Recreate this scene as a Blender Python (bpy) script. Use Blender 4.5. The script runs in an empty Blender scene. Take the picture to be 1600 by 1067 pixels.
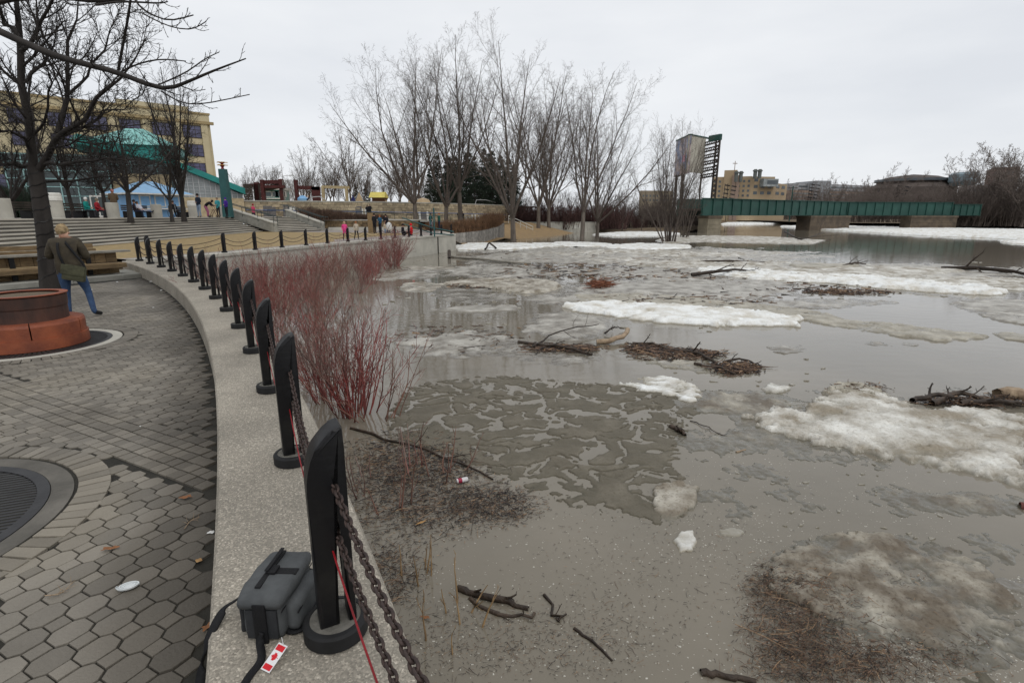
import bpy, bmesh, math, random
import numpy as np
from mathutils import Vector, Matrix, Euler
R = math.radians
sc = bpy.context.scene
C = sc.collection
rnd = random.Random(7)
nr = np.random.RandomState(11)

# ------------------------------------------------------------------ camera, sky, sun
F = 820.0; PT = math.atan(196.5/820.0); SP, CP = math.sin(PT), math.cos(PT)
EYE = 3.2
cam = bpy.data.cameras.new('camera'); cam.sensor_width = 36; cam.lens = F/1600*36
cam.clip_start = 0.05; cam.clip_end = 3000
co = bpy.data.objects.new('camera', cam); C.objects.link(co)
co.location = (0, 0, EYE); co.rotation_euler = (math.pi/2 - PT, 0, 0)
sc.camera = co
SUN_EL, SUN_AZ = R(52), R(150)
wd = bpy.data.worlds.new('World'); sc.world = wd; wd.use_nodes = True
wn = wd.node_tree; wn.nodes.clear()
def N(nt, t, **k):
    n = nt.nodes.new(t)
    for a, b in k.items():
        if a.startswith('i_'): n.inputs[a[2:].replace('_', ' ')].default_value = b
        else: setattr(n, a, b)
    return n
def ramp(nt, stops):
    r = nt.nodes.new('ShaderNodeValToRGB'); e = r.color_ramp.elements
    while len(e) < len(stops): e.new(0.5)
    for q, (p, c) in zip(e, stops):
        q.position = p; q.color = (*c, 1) if len(c) == 3 else c
    return r
sky = N(wn, 'ShaderNodeTexSky', sky_type='NISHITA', sun_disc=False, sun_elevation=SUN_EL, sun_rotation=SUN_AZ)
bg1 = N(wn, 'ShaderNodeBackground'); bg1.inputs[1].default_value = 0.05
tc = N(wn, 'ShaderNodeTexCoord'); mp = N(wn, 'ShaderNodeMapping'); mp.inputs['Scale'].default_value = (1.3, 1.3, 5.0)
nz = N(wn, 'ShaderNodeTexNoise'); nz.inputs['Scale'].default_value = 1.7; nz.inputs['Detail'].default_value = 5; nz.inputs['Roughness'].default_value = .5
cr = ramp(wn, [(0.28, (0.71, 0.735, 0.775)), (0.5, (0.79, 0.81, 0.84)), (0.72, (0.86, 0.875, 0.895))])
bg2 = N(wn, 'ShaderNodeBackground'); bg2.inputs[1].default_value = 1.0
mx = N(wn, 'ShaderNodeMixShader'); mx.inputs[0].default_value = .9
wo = N(wn, 'ShaderNodeOutputWorld')
L = wn.links.new
L(sky.outputs[0], bg1.inputs[0]); L(tc.outputs['Generated'], mp.inputs[0]); L(mp.outputs[0], nz.inputs['Vector'])
L(nz.outputs['Fac'], cr.inputs[0]); L(cr.outputs[0], bg2.inputs[0])
L(bg1.outputs[0], mx.inputs[1]); L(bg2.outputs[0], mx.inputs[2]); L(mx.outputs[0], wo.inputs[0])
sl = bpy.data.lights.new('sun', 'SUN'); sl.energy = 0.9; sl.angle = R(35); sl.color = (1, .97, .93)
so = bpy.data.objects.new('sun', sl); C.objects.link(so)
so.rotation_euler = (R(90) - SUN_EL, 0, R(180) - SUN_AZ)
sc.view_settings.view_transform = 'Standard'; sc.view_settings.look = 'None'
sc.view_settings.gamma = 1; sc.view_settings.use_curve_mapping = False; sc.view_settings.exposure = 0.18

# ------------------------------------------------------------------ helpers
def at(px, py, z=0.0):
    v = (py-533.5)/F; u = (px-800)/F; r = (v*CP+SP)/(CP-v*SP); Y = (EYE-z)/r
    return Vector((u*(Y*CP+(EYE-z)*SP), Y, z))
def D(px, py, Y):
    v = (py-533.5)/F; u = (px-800)/F; r = (v*CP+SP)/(CP-v*SP); d = r*Y
    return Vector((u*(Y*CP+d*SP), Y, EYE-d))
def xat(px, Y, z=1.5): return (px-800)/F*(Y*CP+(EYE-z)*SP)

def smooth(me):
    me.polygons.foreach_set('use_smooth', [True]*len(me.polygons)); me.update()
def mesh(name, v, f, m=None, sm=False):
    me = bpy.data.meshes.new(name); me.from_pydata([tuple(p) for p in v], [], [tuple(q) for q in f]); me.update()
    if m: me.materials.append(m)
    if sm: smooth(me)
    return me
def npmesh(name, V, Q, m=None, sm=False):
    """V (n,3) float, Q (m,k) int, one face size"""
    me = bpy.data.meshes.new(name); V = np.asarray(V, np.float32); Q = np.asarray(Q, np.int32); k = Q.shape[1]
    me.vertices.add(len(V)); me.vertices.foreach_set('co', V.ravel())
    me.loops.add(Q.size); me.loops.foreach_set('vertex_index', Q.ravel())
    me.polygons.add(len(Q)); me.polygons.foreach_set('loop_start', np.arange(0, Q.size, k, dtype=np.int32))
    me.polygons.foreach_set('loop_total', np.full(len(Q), k, np.int32))
    me.update(calc_edges=True)
    if m: me.materials.append(m)
    if sm: smooth(me)
    return me
def ob(name, me, parent=None, loc=None, rot=None, scale=None):
    o = bpy.data.objects.new(name, me); C.objects.link(o)
    if parent: o.parent = parent
    if loc is not None: o.location = loc
    if rot is not None: o.rotation_euler = rot
    if scale is not None: o.scale = (scale,)*3 if isinstance(scale, (int, float)) else scale
    return o
def tag(o, label=None, cat=None, group=None, kind=None):
    if label: o['label'] = label
    if cat: o['category'] = cat
    if group: o['group'] = group
    if kind: o['kind'] = kind
    return o
def thing(name, label, cat, loc=(0, 0, 0), rz=0, group=None):
    return tag(ob(name, None, None, loc, (0, 0, rz)), label, cat, group)
def struct(name, me, parent=None):
    o = ob(name, me, parent)
    if not parent: o['kind'] = 'structure'
    return o
def copy_tree(o, parent=None):
    c = o.copy(); C.objects.link(c); c.parent = parent
    for ch in list(o.children): copy_tree(ch, c)
    return c

class MB:
    """collects primitives, builds ONE mesh"""
    def __init__(s): s.bm = bmesh.new()
    def box(s, x0, x1, y0, y1, z0, z1, M=None, bev=0):
        r = bmesh.ops.create_cube(s.bm, size=1); vs = r['verts']
        for v in vs: v.co = Vector(((x0+x1)/2+v.co.x*(x1-x0), (y0+y1)/2+v.co.y*(y1-y0), (z0+z1)/2+v.co.z*(z1-z0)))
        if bev:
            es = list({e for v in vs for e in v.link_edges})
            b = bmesh.ops.bevel(s.bm, geom=es, offset=bev, segments=2, affect='EDGES', profile=.6)
            vs = list({v for f in b['faces'] for v in f.verts} | {v for v in vs if v.is_valid})
        if M is not None: bmesh.ops.transform(s.bm, matrix=M, verts=vs)
        return s
    def prism(s, pts, z0, z1, M=None, bev=0):
        """polygon (x,y) list extruded z0..z1"""
        a = [s.bm.verts.new((x, y, z0)) for x, y in pts]; b = [s.bm.verts.new((x, y, z1)) for x, y in pts]
        n = len(pts); fs = [s.bm.faces.new(a[::-1]), s.bm.faces.new(b)]
        for i in range(n): fs.append(s.bm.faces.new((a[i], a[(i+1) % n], b[(i+1) % n], b[i])))
        vs = a+b
        if bev:
            es = [e for e in {e for f in fs[:2] for e in f.edges}]
            r = bmesh.ops.bevel(s.bm, geom=es, offset=bev, segments=2, affect='EDGES', profile=.6)
            vs = list({v for f in r['faces'] for v in f.verts} | {v for v in vs if v.is_valid})
        if M is not None: bmesh.ops.transform(s.bm, matrix=M, verts=vs)
        return s
    def tube(s, pts, rad, k=8, cap=True):
        pts = [Vector(p) for p in pts]; n = len(pts); rad = rad if isinstance(rad, (list, tuple)) else [rad]*n
        rings = []; ref = None
        for i, p in enumerate(pts):
            t = (pts[min(i+1, n-1)]-pts[max(i-1, 0)]).normalized()
            if ref is None: ref = Vector((0, 0, 1)) if abs(t.z) < .9 else Vector((1, 0, 0))
            e1 = (ref - t*ref.dot(t)).normalized(); ref = e1; e2 = t.cross(e1)
            rings.append([s.bm.verts.new(p+(e1*math.cos(a)+e2*math.sin(a))*rad[i]) for a in [2*math.pi*j/k for j in range(k)]])
        for A, B in zip(rings, rings[1:]):
            for j in range(k): s.bm.faces.new((A[j], A[(j+1) % k], B[(j+1) % k], B[j]))
        if cap: s.bm.faces.new(rings[0][::-1]); s.bm.faces.new(rings[-1])
        return s
    def lathe(s, prof, k=24, c=(0, 0), a0=0, a1=2*math.pi, sx=1, sy=1, cap=True):
        full = abs(a1-a0-2*math.pi) < 1e-6; m = k if full else k+1; rings = []
        for r, z in prof:
            rings.append([s.bm.verts.new((c[0]+sx*r*math.cos(a0+(a1-a0)*j/k), c[1]+sy*r*math.sin(a0+(a1-a0)*j/k), z)) for j in range(m)])
        for A, B in zip(rings, rings[1:]):
            for j in range(k): s.bm.faces.new((A[j], A[(j+1) % m], B[(j+1) % m], B[j]))
        if cap and full and prof[0][0] > 1e-4: s.bm.faces.new(rings[0][::-1])
        if cap and full and prof[-1][0] > 1e-4: s.bm.faces.new(rings[-1])
        if not full and len(rings) > 2:
            s.bm.faces.new([r[0] for r in rings]); s.bm.faces.new([r[-1] for r in rings][::-1])
        return s
    def hull8(s, v):
        """8 corners: bottom 4 (ccw), top 4"""
        q = [s.bm.verts.new(p) for p in v]
        for f in ((3, 2, 1, 0), (4, 5, 6, 7), (0, 1, 5, 4), (1, 2, 6, 5), (2, 3, 7, 6), (3, 0, 4, 7)): s.bm.faces.new([q[i] for i in f])
        return s
    def me(s, name, m=None, sm=False):
        bmesh.ops.remove_doubles(s.bm, verts=s.bm.verts, dist=1e-5)
        bmesh.ops.recalc_face_normals(s.bm, faces=s.bm.faces)
        me = bpy.data.meshes.new(name); s.bm.to_mesh(me); s.bm.free()
        if m: me.materials.append(m)
        if sm: smooth(me)
        return me
    def build(s, name, m=None, parent=None, sm=False, **k): return ob(name, s.me(name, m, sm), parent, **k)

# noise in numpy
def vn(x, y, seed=0):
    xi = np.floor(x).astype(np.int64); yi = np.floor(y).astype(np.int64); fx = x-xi; fy = y-yi
    def h(a, b):
        n = (a*374761393 + b*668265263 + seed*1442695041) & 0xffffffff
        n = ((n ^ (n >> 13))*1274126177) & 0xffffffff; n = n ^ (n >> 16)
        return (n & 0xffff)/65535.0
    fx = fx*fx*(3-2*fx); fy = fy*fy*(3-2*fy)
    return (h(xi, yi)*(1-fx)+h(xi+1, yi)*fx)*(1-fy)+(h(xi, yi+1)*(1-fx)+h(xi+1, yi+1)*fx)*fy
def fbm(x, y, seed=0, o=4, g=.5):
    s = 0; a = 1; t = 0
    for i in range(o): s = s+a*vn(x*2**i+i*17.3, y*2**i-i*9.1, seed+i); t += a; a *= g
    return s/t

# ------------------------------------------------------------------ materials
MAT = {}
def mat(name, c1, c2=None, scale=3.0, rough=.8, bump=0.0, bscale=None, metal=0, stretch=(1, 1, 1), lo=.35, hi=.65, spec=.3, coords='Object', island=0, detail=6):
    if name in MAT: return MAT[name]
    m = bpy.data.materials.new(name); m.use_nodes = True; nt = m.node_tree; nt.nodes.clear(); l = nt.links.new
    b = N(nt, 'ShaderNodeBsdfPrincipled'); o = N(nt, 'ShaderNodeOutputMaterial'); l(b.outputs[0], o.inputs[0])
    b.inputs['Roughness'].default_value = rough; b.inputs['Metallic'].default_value = metal; b.inputs['Specular IOR Level'].default_value = spec
    t = N(nt, 'ShaderNodeTexCoord'); mpn = N(nt, 'ShaderNodeMapping'); mpn.inputs['Scale'].default_value = stretch
    if coords == 'World':
        g = N(nt, 'ShaderNodeNewGeometry'); l(g.outputs['Position'], mpn.inputs[0])
    else: l(t.outputs[coords], mpn.inputs[0])
    n = N(nt, 'ShaderNodeTexNoise'); n.inputs['Scale'].default_value = scale; n.inputs['Detail'].default_value = detail; n.inputs['Roughness'].default_value = .6
    l(mpn.outputs[0], n.inputs['Vector'])
    if c2 is None: c2 = tuple(x*.7 for x in c1)
    r = ramp(nt, [(lo, c2), (hi, c1)]); l(n.outputs['Fac'], r.inputs[0])
    src = r.outputs[0]
    if island:
        g2 = N(nt, 'ShaderNodeNewGeometry'); oi = N(nt, 'ShaderNodeObjectInfo'); ad = N(nt, 'ShaderNodeMath', operation='ADD')
        l(g2.outputs['Random Per Island'], ad.inputs[0]); l(oi.outputs['Random'], ad.inputs[1])
        fr = N(nt, 'ShaderNodeMath', operation='FRACT'); l(ad.outputs[0], fr.inputs[0])
        mr = N(nt, 'ShaderNodeMapRange'); mr.inputs['To Min'].default_value = 1-island; mr.inputs['To Max'].default_value = 1+island
        l(fr.outputs[0], mr.inputs['Value'])
        vm = N(nt, 'ShaderNodeVectorMath', operation='SCALE'); l(src, vm.inputs[0]); l(mr.outputs[0], vm.inputs['Scale']); src = vm.outputs[0]
    l(src, b.inputs['Base Color'])
    if bump:
        n2 = N(nt, 'ShaderNodeTexNoise'); n2.inputs['Scale'].default_value = bscale or scale*4; n2.inputs['Detail'].default_value = 4
        l(mpn.outputs[0], n2.inputs['Vector'])
        bp = N(nt, 'ShaderNodeBump'); bp.inputs['Strength'].default_value = bump; bp.inputs['Distance'].default_value = .02
        l(n2.outputs['Fac'], bp.inputs['Height']); l(bp.outputs[0], b.inputs['Normal'])
    MAT[name] = m; m['_b'] = b.name
    return m
def nodes_of(m): return m.node_tree, m.node_tree.nodes[m['_b']]

def aggregate(name, base, dark, lightc, scale=70):
    """exposed aggregate concrete: small pebbles of several tones"""
    m = mat(name, base, dark, 1.2, .85, 0, coords='World', spec=.25)
    nt, b = nodes_of(m); l = nt.links.new
    g = N(nt, 'ShaderNodeNewGeometry'); v = N(nt, 'ShaderNodeTexVoronoi'); v.inputs['Scale'].default_value = scale
    l(g.outputs['Position'], v.inputs['Vector'])
    sep = N(nt, 'ShaderNodeSeparateColor'); l(v.outputs['Color'], sep.inputs[0])
    rr = ramp(nt, [(0, (.55, .53, .5)), (.55, (.85, .84, .8)), (.8, (1.1, 1.05, 1.0)), (.95, (1.45, 1.42, 1.35)), (1, (1.95, 1.9, 1.85))]); l(sep.outputs[0], rr.inputs[0])
    old = b.inputs['Base Color'].links[0].from_socket
    mu = N(nt, 'ShaderNodeMix', data_type='RGBA', blend_type='MULTIPLY'); mu.inputs[0].default_value = .75
    l(old, mu.inputs[6]); l(rr.outputs[0], mu.inputs[7]); l(mu.outputs[2], b.inputs['Base Color'])
    bp = N(nt, 'ShaderNodeBump'); bp.inputs['Strength'].default_value = .5; bp.inputs['Distance'].default_value = .004; bp.invert = True
    l(v.outputs['Distance'], bp.inputs['Height']); l(bp.outputs[0], b.inputs['Normal'])
    return m

def ice(name, white, dirt, bias=.5, scale=1.3, speck=.5, wet=(.16, .15, .12), rough=.55):
    """snow and ice with dirt patches, grit specks and a wet waterline"""
    m = mat(name, white, dirt, scale, rough, .5, 14, coords='World', lo=bias-.12, hi=bias+.12, spec=.4, detail=9)
    nt, b = nodes_of(m); l = nt.links.new
    g = N(nt, 'ShaderNodeNewGeometry')
    n = N(nt, 'ShaderNodeTexNoise'); n.inputs['Scale'].default_value = 28; n.inputs['Detail'].default_value = 5; n.inputs['Roughness'].default_value = .7
    l(g.outputs['Position'], n.inputs['Vector'])
    rr = ramp(nt, [(.38, (.45, .4, .33)), (.48, (1, 1, 1))]); l(n.outputs['Fac'], rr.inputs[0])
    old = b.inputs['Base Color'].links[0].from_socket
    mu = N(nt, 'ShaderNodeMix', data_type='RGBA', blend_type='MULTIPLY'); mu.inputs[0].default_value = speck
    l(old, mu.inputs[6]); l(rr.outputs[0], mu.inputs[7])
    sx = N(nt, 'ShaderNodeSeparateXYZ'); l(g.outputs['Position'], sx.inputs[0])
    mr = N(nt, 'ShaderNodeMapRange'); mr.inputs['From Min'].default_value = 0.004; mr.inputs['From Max'].default_value = .06 if white[0] > .6 else .035; l(sx.outputs[2], mr.inputs['Value'])
    m2 = N(nt, 'ShaderNodeMix', data_type='RGBA'); m2.inputs[6].default_value = (*wet, 1); l(mr.outputs[0], m2.inputs[0]); l(mu.outputs[2], m2.inputs[7])
    l(m2.outputs[2], b.inputs['Base Color'])
    r2 = N(nt, 'ShaderNodeMapRange'); r2.inputs['To Min'].default_value = .12; r2.inputs['To Max'].default_value = rough; l(mr.outputs[0], r2.inputs['Value']); l(r2.outputs[0], b.inputs['Roughness'])
    return m

M_water = mat('muddy_water', (.205, .181, .142), (.16, .143, .112), .3, .045, 0, coords='World', spec=.5)
nt, b = nodes_of(M_water); l = nt.links.new
b.inputs['IOR'].default_value = 1.33
g = N(nt, 'ShaderNodeNewGeometry'); mpn = N(nt, 'ShaderNodeMapping'); mpn.inputs['Scale'].default_value = (1, 2.2, 1); l(g.outputs['Position'], mpn.inputs[0])
n1 = N(nt, 'ShaderNodeTexNoise'); n1.inputs['Scale'].default_value = 1.6; n1.inputs['Detail'].default_value = 3; l(mpn.outputs[0], n1.inputs['Vector'])
bp = N(nt, 'ShaderNodeBump'); bp.inputs['Strength'].default_value = .10; bp.inputs['Distance'].default_value = .05; l(n1.outputs['Fac'], bp.inputs['Height']); l(bp.outputs[0], b.inputs['Normal'])

M_curb = aggregate('exposed_aggregate', (.37, .34, .29), (.26, .24, .205), None, 125)
M_conc = mat('pale_concrete', (.47, .45, .39), (.36, .345, .30), 1.1, .85, .15, 30, coords='World')
M_conc_d = mat('weathered_concrete', (.33, .32, .28), (.2, .195, .17), 1.3, .88, .2, 25, coords='World')
M_step = mat('step_concrete', (.50, .465, .40), (.34, .32, .275), .9, .85, .2, 20, coords='World', stretch=(1, .35, 1))
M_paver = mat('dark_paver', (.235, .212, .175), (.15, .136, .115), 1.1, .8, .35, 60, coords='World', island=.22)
_nt, _b = nodes_of(M_paver); _l = _nt.links.new
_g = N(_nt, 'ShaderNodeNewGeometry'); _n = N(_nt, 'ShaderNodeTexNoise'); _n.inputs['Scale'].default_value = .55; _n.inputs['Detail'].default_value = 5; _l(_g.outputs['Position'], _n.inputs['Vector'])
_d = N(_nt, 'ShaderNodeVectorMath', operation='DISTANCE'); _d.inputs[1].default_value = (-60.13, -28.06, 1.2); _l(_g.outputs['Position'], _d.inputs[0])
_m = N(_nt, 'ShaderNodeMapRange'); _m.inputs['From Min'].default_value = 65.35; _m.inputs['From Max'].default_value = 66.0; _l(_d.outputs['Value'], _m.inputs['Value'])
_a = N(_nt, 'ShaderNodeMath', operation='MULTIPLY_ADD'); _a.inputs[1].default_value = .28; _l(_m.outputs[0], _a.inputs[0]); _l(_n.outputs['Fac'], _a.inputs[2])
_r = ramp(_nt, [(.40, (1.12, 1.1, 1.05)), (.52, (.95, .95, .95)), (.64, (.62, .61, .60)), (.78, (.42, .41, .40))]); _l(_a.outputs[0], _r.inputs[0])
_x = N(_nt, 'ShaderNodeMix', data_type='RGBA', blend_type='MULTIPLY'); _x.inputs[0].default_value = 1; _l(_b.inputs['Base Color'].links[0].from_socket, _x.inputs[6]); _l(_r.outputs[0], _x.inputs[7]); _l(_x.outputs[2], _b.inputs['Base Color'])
M_joint = mat('joint_sand', (.035, .032, .026), (.02, .019, .015), 6, .95, .3, 60, coords='World')
M_black = mat('black_paint', (.006, .006, .007), (.013, .0125, .012), 5, .40, .12, 26, spec=.3, lo=.3, hi=.5)
M_rubber = mat('black_rubber', (.016, .016, .017), (.01, .01, .01), 8, .7, .1, 60)
M_basetop = mat('bollard_base_concrete', (.17, .16, .14), (.11, .105, .09), 14, .85, .3, 90)
M_chain = mat('rusty_chain', (.075, .05, .042), (.04, .03, .028), 30, .6, .2, 150, metal=.3)
M_red = mat('red_paint', (.30, .012, .018), (.18, .01, .013), 6, .45)
M_bark = mat('grey_bark', (.16, .135, .112), (.085, .07, .058), 4, .9, .6, 18, stretch=(1, 1, .25), coords='World')
M_twig = mat('grey_twig', (.135, .11, .092), (.08, .065, .055), 4, .9)
M_darkbark = mat('dark_wet_bark', (.04, .034, .03), (.02, .017, .015), 5, .85, .6, 20, stretch=(1, 1, .25), coords='World')
M_fartwig = mat('far_twig', (.12, .095, .08), (.075, .06, .052), 2, .95)
M_fartwig2 = mat('far_twig_pale', (.19, .155, .135), (.12, .098, .085), 2, .95)
M_dog = mat('red_dogwood_stem', (.235, .058, .052), (.19, .125, .105), .8, .6, coords='World', island=.55, lo=.42, hi=.58)
M_dog2 = mat('brown_dogwood_stem', (.25, .13, .095), (.16, .09, .07), 5, .7, island=.4)
M_brush = mat('maroon_brush', (.10, .052, .046), (.06, .035, .032), 2, .9, island=.4)
M_tan = mat('dry_stalk', (.33, .22, .11), (.2, .13, .07), 6, .85, island=.3)
M_lawn = mat('dormant_grass', (.33, .235, .11), (.215, .165, .085), 5, .95, .6, 60, coords='World')
M_mud = mat('muddy_ground', (.16, .12, .075), (.09, .07, .048), .6, .95, .4, 10, coords='World')
M_wood = mat('weathered_timber', (.24, .165, .085), (.13, .09, .05), 4, .8, .3, 30, stretch=(1, 1, 6), coords='World', island=.25)
M_woodgrey = mat('grey_timber', (.27, .25, .21), (.17, .16, .135), 4, .85, .3, 30, coords='World', island=.2)
M_drift = mat('wet_driftwood', (.055, .038, .026), (.022, .016, .012), 9, .6, .6, 40, coords='World', island=.4)
M_driftpale = mat('pale_driftwood', (.36, .27, .18), (.2, .14, .09), 9, .7, .4, 40, coords='World')
M_evg = mat('spruce_needles', (.032, .048, .03), (.016, .026, .018), 3, .9, island=.35)
M_jeans = mat('denim', (.045, .085, .17), (.03, .055, .115), 12, .85, .3, 120)

I_white = ice('white_snow', (.78, .79, .77), (.50, .46, .38), .44, 1.4, .28, (.26, .23, .17))
I_mix = ice('dirty_snow', (.66, .65, .60), (.25, .215, .16), .525, 1.3, .45, (.22, .20, .155))
I_tan = ice('tan_ice', (.40, .37, .30), (.23, .205, .155), .5, 1.6, .5, (.15, .135, .10), .45)
I_grey = ice('grey_slush', (.44, .42, .37), (.17, .15, .12), .5, 1.5, .6, (.13, .115, .09), .4)
I_brown = ice('brown_ice', (.235, .208, .165), (.15, .13, .10), .5, 2.2, .5, (.095, .085, .062), .8)
_nt, _b = nodes_of(I_brown)
for _n in _nt.nodes:
    if _n.bl_idname == 'ShaderNodeMapRange' and abs(_n.inputs['To Min'].default_value-.12) < 1e-4: _n.inputs['To Min'].default_value = .6
_b.inputs['Specular IOR Level'].default_value = .15
I_dirt = ice('gritty_brown_ice', (.42, .39, .32), (.12, .095, .065), .56, 1.9, .6, (.11, .10, .075), .6)
I_sand = ice('sandy_snow', (.50, .47, .40), (.17, .14, .10), .53, 1.7, .6, (.16, .145, .11), .5)

# ------------------------------------------------------------------ big ground, water
CX, CY = -60.13, -28.06                       # centre of the curved quay
def arc(r, deg): return (CX+r*math.cos(R(deg)), CY+r*math.sin(R(deg)))
def poly(name, pts, z, m, kind=True):
    me = MB(); vs = [me.bm.verts.new((p[0], p[1], p[2] if len(p) > 2 else z)) for p in pts]; me.bm.faces.new(vs)
    bmesh.ops.triangulate(me.bm, faces=me.bm.faces[:])
    o = ob(name, me.me(name, m))
    for p in o.data.polygons:
        pass
    if kind: o['kind'] = 'structure'
    return o
poly('ground', [(-900, -300), (900, -300), (900, 1500), (-900, 1500)], -2.2, M_mud)
poly('river_water', [(-120, -60), (700, -60), (700, 900), (-120, 900)], 0.0, M_water)

# quay: edge line of the far promenade
EDGE = [(-14.35, 20.3), (-13.75, 21.6), (-13.0, 23.6), (-12.45, 25.6), (-11.95, 27.7), (-11.5, 29.8), (-11.0, 32.2), (-10.35, 34.6),
        (-9.6, 36.8), (-8.9, 39.0), (-8.2, 41.2), (-7.4, 43.4), (-6.7, 45.6), (-6.0, 47.8), (-5.3, 50.3)]
STB0, STB1 = (-20.4, 21.5), (-24.2, 52.0)          # bottom line of the long steps
def lerp(a, b, t): return tuple(x+(y-x)*t for x, y in zip(a, b))
# promenade strip and lawn
inset = []
for i, p in enumerate(EDGE):
    a = EDGE[max(i-1, 0)]; b_ = EDGE[min(i+1, len(EDGE)-1)]; d = Vector((b_[0]-a[0], b_[1]-a[1])).normalized(); n = Vector((-d.y, d.x))
    inset.append((p, (p[0]+n.x, p[1]+n.y), n))
def strip(name, la, lb, za, zb, m, parent=None):
    v = []; f = []
    for (a, b_) in zip(la, lb): v += [(a[0], a[1], za), (b_[0], b_[1], zb)]
    for i in range(len(la)-1): f.append((2*i, 2*i+2, 2*i+3, 2*i+1))
    return struct(name, mesh(name, v, f, m), parent)
def off(i, d): p, q, n = inset[i]; return (p[0]+n.x*d, p[1]+n.y*d)
K = range(len(EDGE))
# concrete quay cap and wall (one wall, its own thickness)
M_path = mat('pinkish_paving', (.30, .26, .235), (.21, .185, .165), 3, .85, .2, 30, coords='World')
wl = MB()
for i in range(len(EDGE)-1):
    a, b_, c, d = off(i, 0), off(i+1, 0), off(i+1, .75), off(i, .75)
    wl.hull8([(*a, -2), (*b_, -2), (*c, -2), (*d, -2), (*a, 1.42), (*b_, 1.42), (*c, 1.42), (*d, 1.42)])
quay = thing('quay_wall', 'pale concrete river wall of the far promenade ending in a square corner by the ice', 'wall')
wl.build('wall', M_conc, quay)
cp_ = MB()
for i in range(len(EDGE)-1):
    a, b_, c, d = off(i, -.05), off(i+1, -.05), off(i+1, .75), off(i, .75)
    cp_.hull8([(*a, 1.42), (*b_, 1.42), (*c, 1.42), (*d, 1.42), (*a, 1.55), (*b_, 1.55), (*c, 1.55), (*d, 1.55)])
cp_.build('cap', M_conc, quay)
jt = MB()
for i in (13,):
    p = off(i-1, -.004); q = off(i, -.004); m_ = lerp(p, q, .35); jt.box(m_[0]-.06, m_[0]+.06, m_[1]-.06, m_[1]+.06, -.3, 1.40)
jt.build('expansion_joint', M_joint, quay)
# far return of the quay, from the corner back to the bank
e = EDGE[-1]
rt = MB(); rt.hull8([(e[0]-.6, e[1]+.01, -2), (e[0], e[1]+.01, -2), (e[0]-2.6, e[1]+9, -2), (e[0]-3.2, e[1]+9, -2), (e[0]-.6, e[1]+.01, 1.545), (e[0], e[1]+.01, 1.545), (e[0]-2.6, e[1]+9, 1.545), (e[0]-3.2, e[1]+9, 1.545)])
rt.build('return_wall', M_conc, quay)
strip('promenade', [off(i, .75) for i in K], [off(i, 3.2 if i > 7 else 1.3) for i in K], 1.54, 1.55, M_path)
def lawn_back(p):   # project to the step line at same Y
    t = min(max((p[1]-21.5)/(52-21.5), 0), 1); return lerp(STB0, STB1, t)
la = [off(i, 3.2 if i > 7 else 1.3) for i in K]
strip('lawn', la, [lawn_back(p) for p in la], 1.55, 1.70, M_lawn)
strip('lawn', [(-14.9, 19.0), la[0]], [(-24.5, 12), lawn_back(la[0])], 1.30, 1.50, M_lawn)
poly('plaza_beyond', [(-5.9, 50.4, 1.545), (-8.6, 59.3, 1.545), (-18, 75, 1.7), (-30, 75, 1.7), (-24.2, 50, 1.6), (-12, 44, 1.54), (-9.2, 46, 1.54)], 1.55, M_path)

poly('earth_bank', [(-12.9, 19.2), (-14.3, 20.25), (-13.8, 21.9), (-20.5, 21.8), (-20.3, 30), (-60, 30), (-60, -6), (-21.9, -6), (-21.9, 4), (-16.4, 13.1)], 1.16, M_mud)
# ------------------------------------------------------------------ steps
M_riser = mat('stained_riser', (.17, .155, .13), (.085, .08, .07), 1.2, .9, .2, 20, coords='World', stretch=(1, .35, 1))  # riser colour set darker than the treads
def steps(name, label, A0, A1, B0, B1, z0, z1, n, m):
    """A bottom line, B top line; each step a part"""
    root = thing(name, label, 'steps')
    for i in range(n):
        t0 = i/n; t1 = (i+1)/n; zt = z0+(z1-z0)*(i+1)/n
        p0, p1 = lerp(A0, B0, t0), lerp(A1, B1, t0); q0, q1 = lerp(A0, B0, min(t1+.05, 1)), lerp(A1, B1, min(t1+.05, 1))
        s_ = MB(); h = (z1-z0)/n; pv = lambda p, z: (p[0], p[1], z)
        nx, ny = (p0[0]-B0[0]), (p0[1]-B0[1]); nn = math.hypot(B0[0]-A0[0], B0[1]-A0[1]); dx, dy = (A0[0]-B0[0])/nn, (A0[1]-B0[1])/nn
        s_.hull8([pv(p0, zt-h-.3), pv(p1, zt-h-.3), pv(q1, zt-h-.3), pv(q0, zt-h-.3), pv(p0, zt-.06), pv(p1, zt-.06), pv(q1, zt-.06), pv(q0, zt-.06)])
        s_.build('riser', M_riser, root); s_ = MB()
        f0 = (p0[0]+dx*.035, p0[1]+dy*.035); f1 = (p1[0]+dx*.035, p1[1]+dy*.035)
        s_.hull8([pv(f0, zt-.06), pv(f1, zt-.06), pv(q1, zt-.06), pv(q0, zt-.06), pv(f0, zt), pv(f1, zt), pv(q1, zt), pv(q0, zt)])
        s_.build('tread', m, root)
    return root
sd = Vector((STB1[0]-STB0[0], STB1[1]-STB0[1])).normalized(); sn = Vector((-sd.y, sd.x))
RUN = 3.1
STT0 = (STB0[0]+sn.x*RUN, STB0[1]+sn.y*RUN); STT1 = (STB1[0]+sn.x*RUN, STB1[1]+sn.y*RUN)
steps('amphitheatre_steps', 'long flight of pale concrete seating steps between the tan lawn and the upper terrace', STB0, STB1, STT0, STT1, 1.62, 3.05, 9, M_step)
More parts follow.
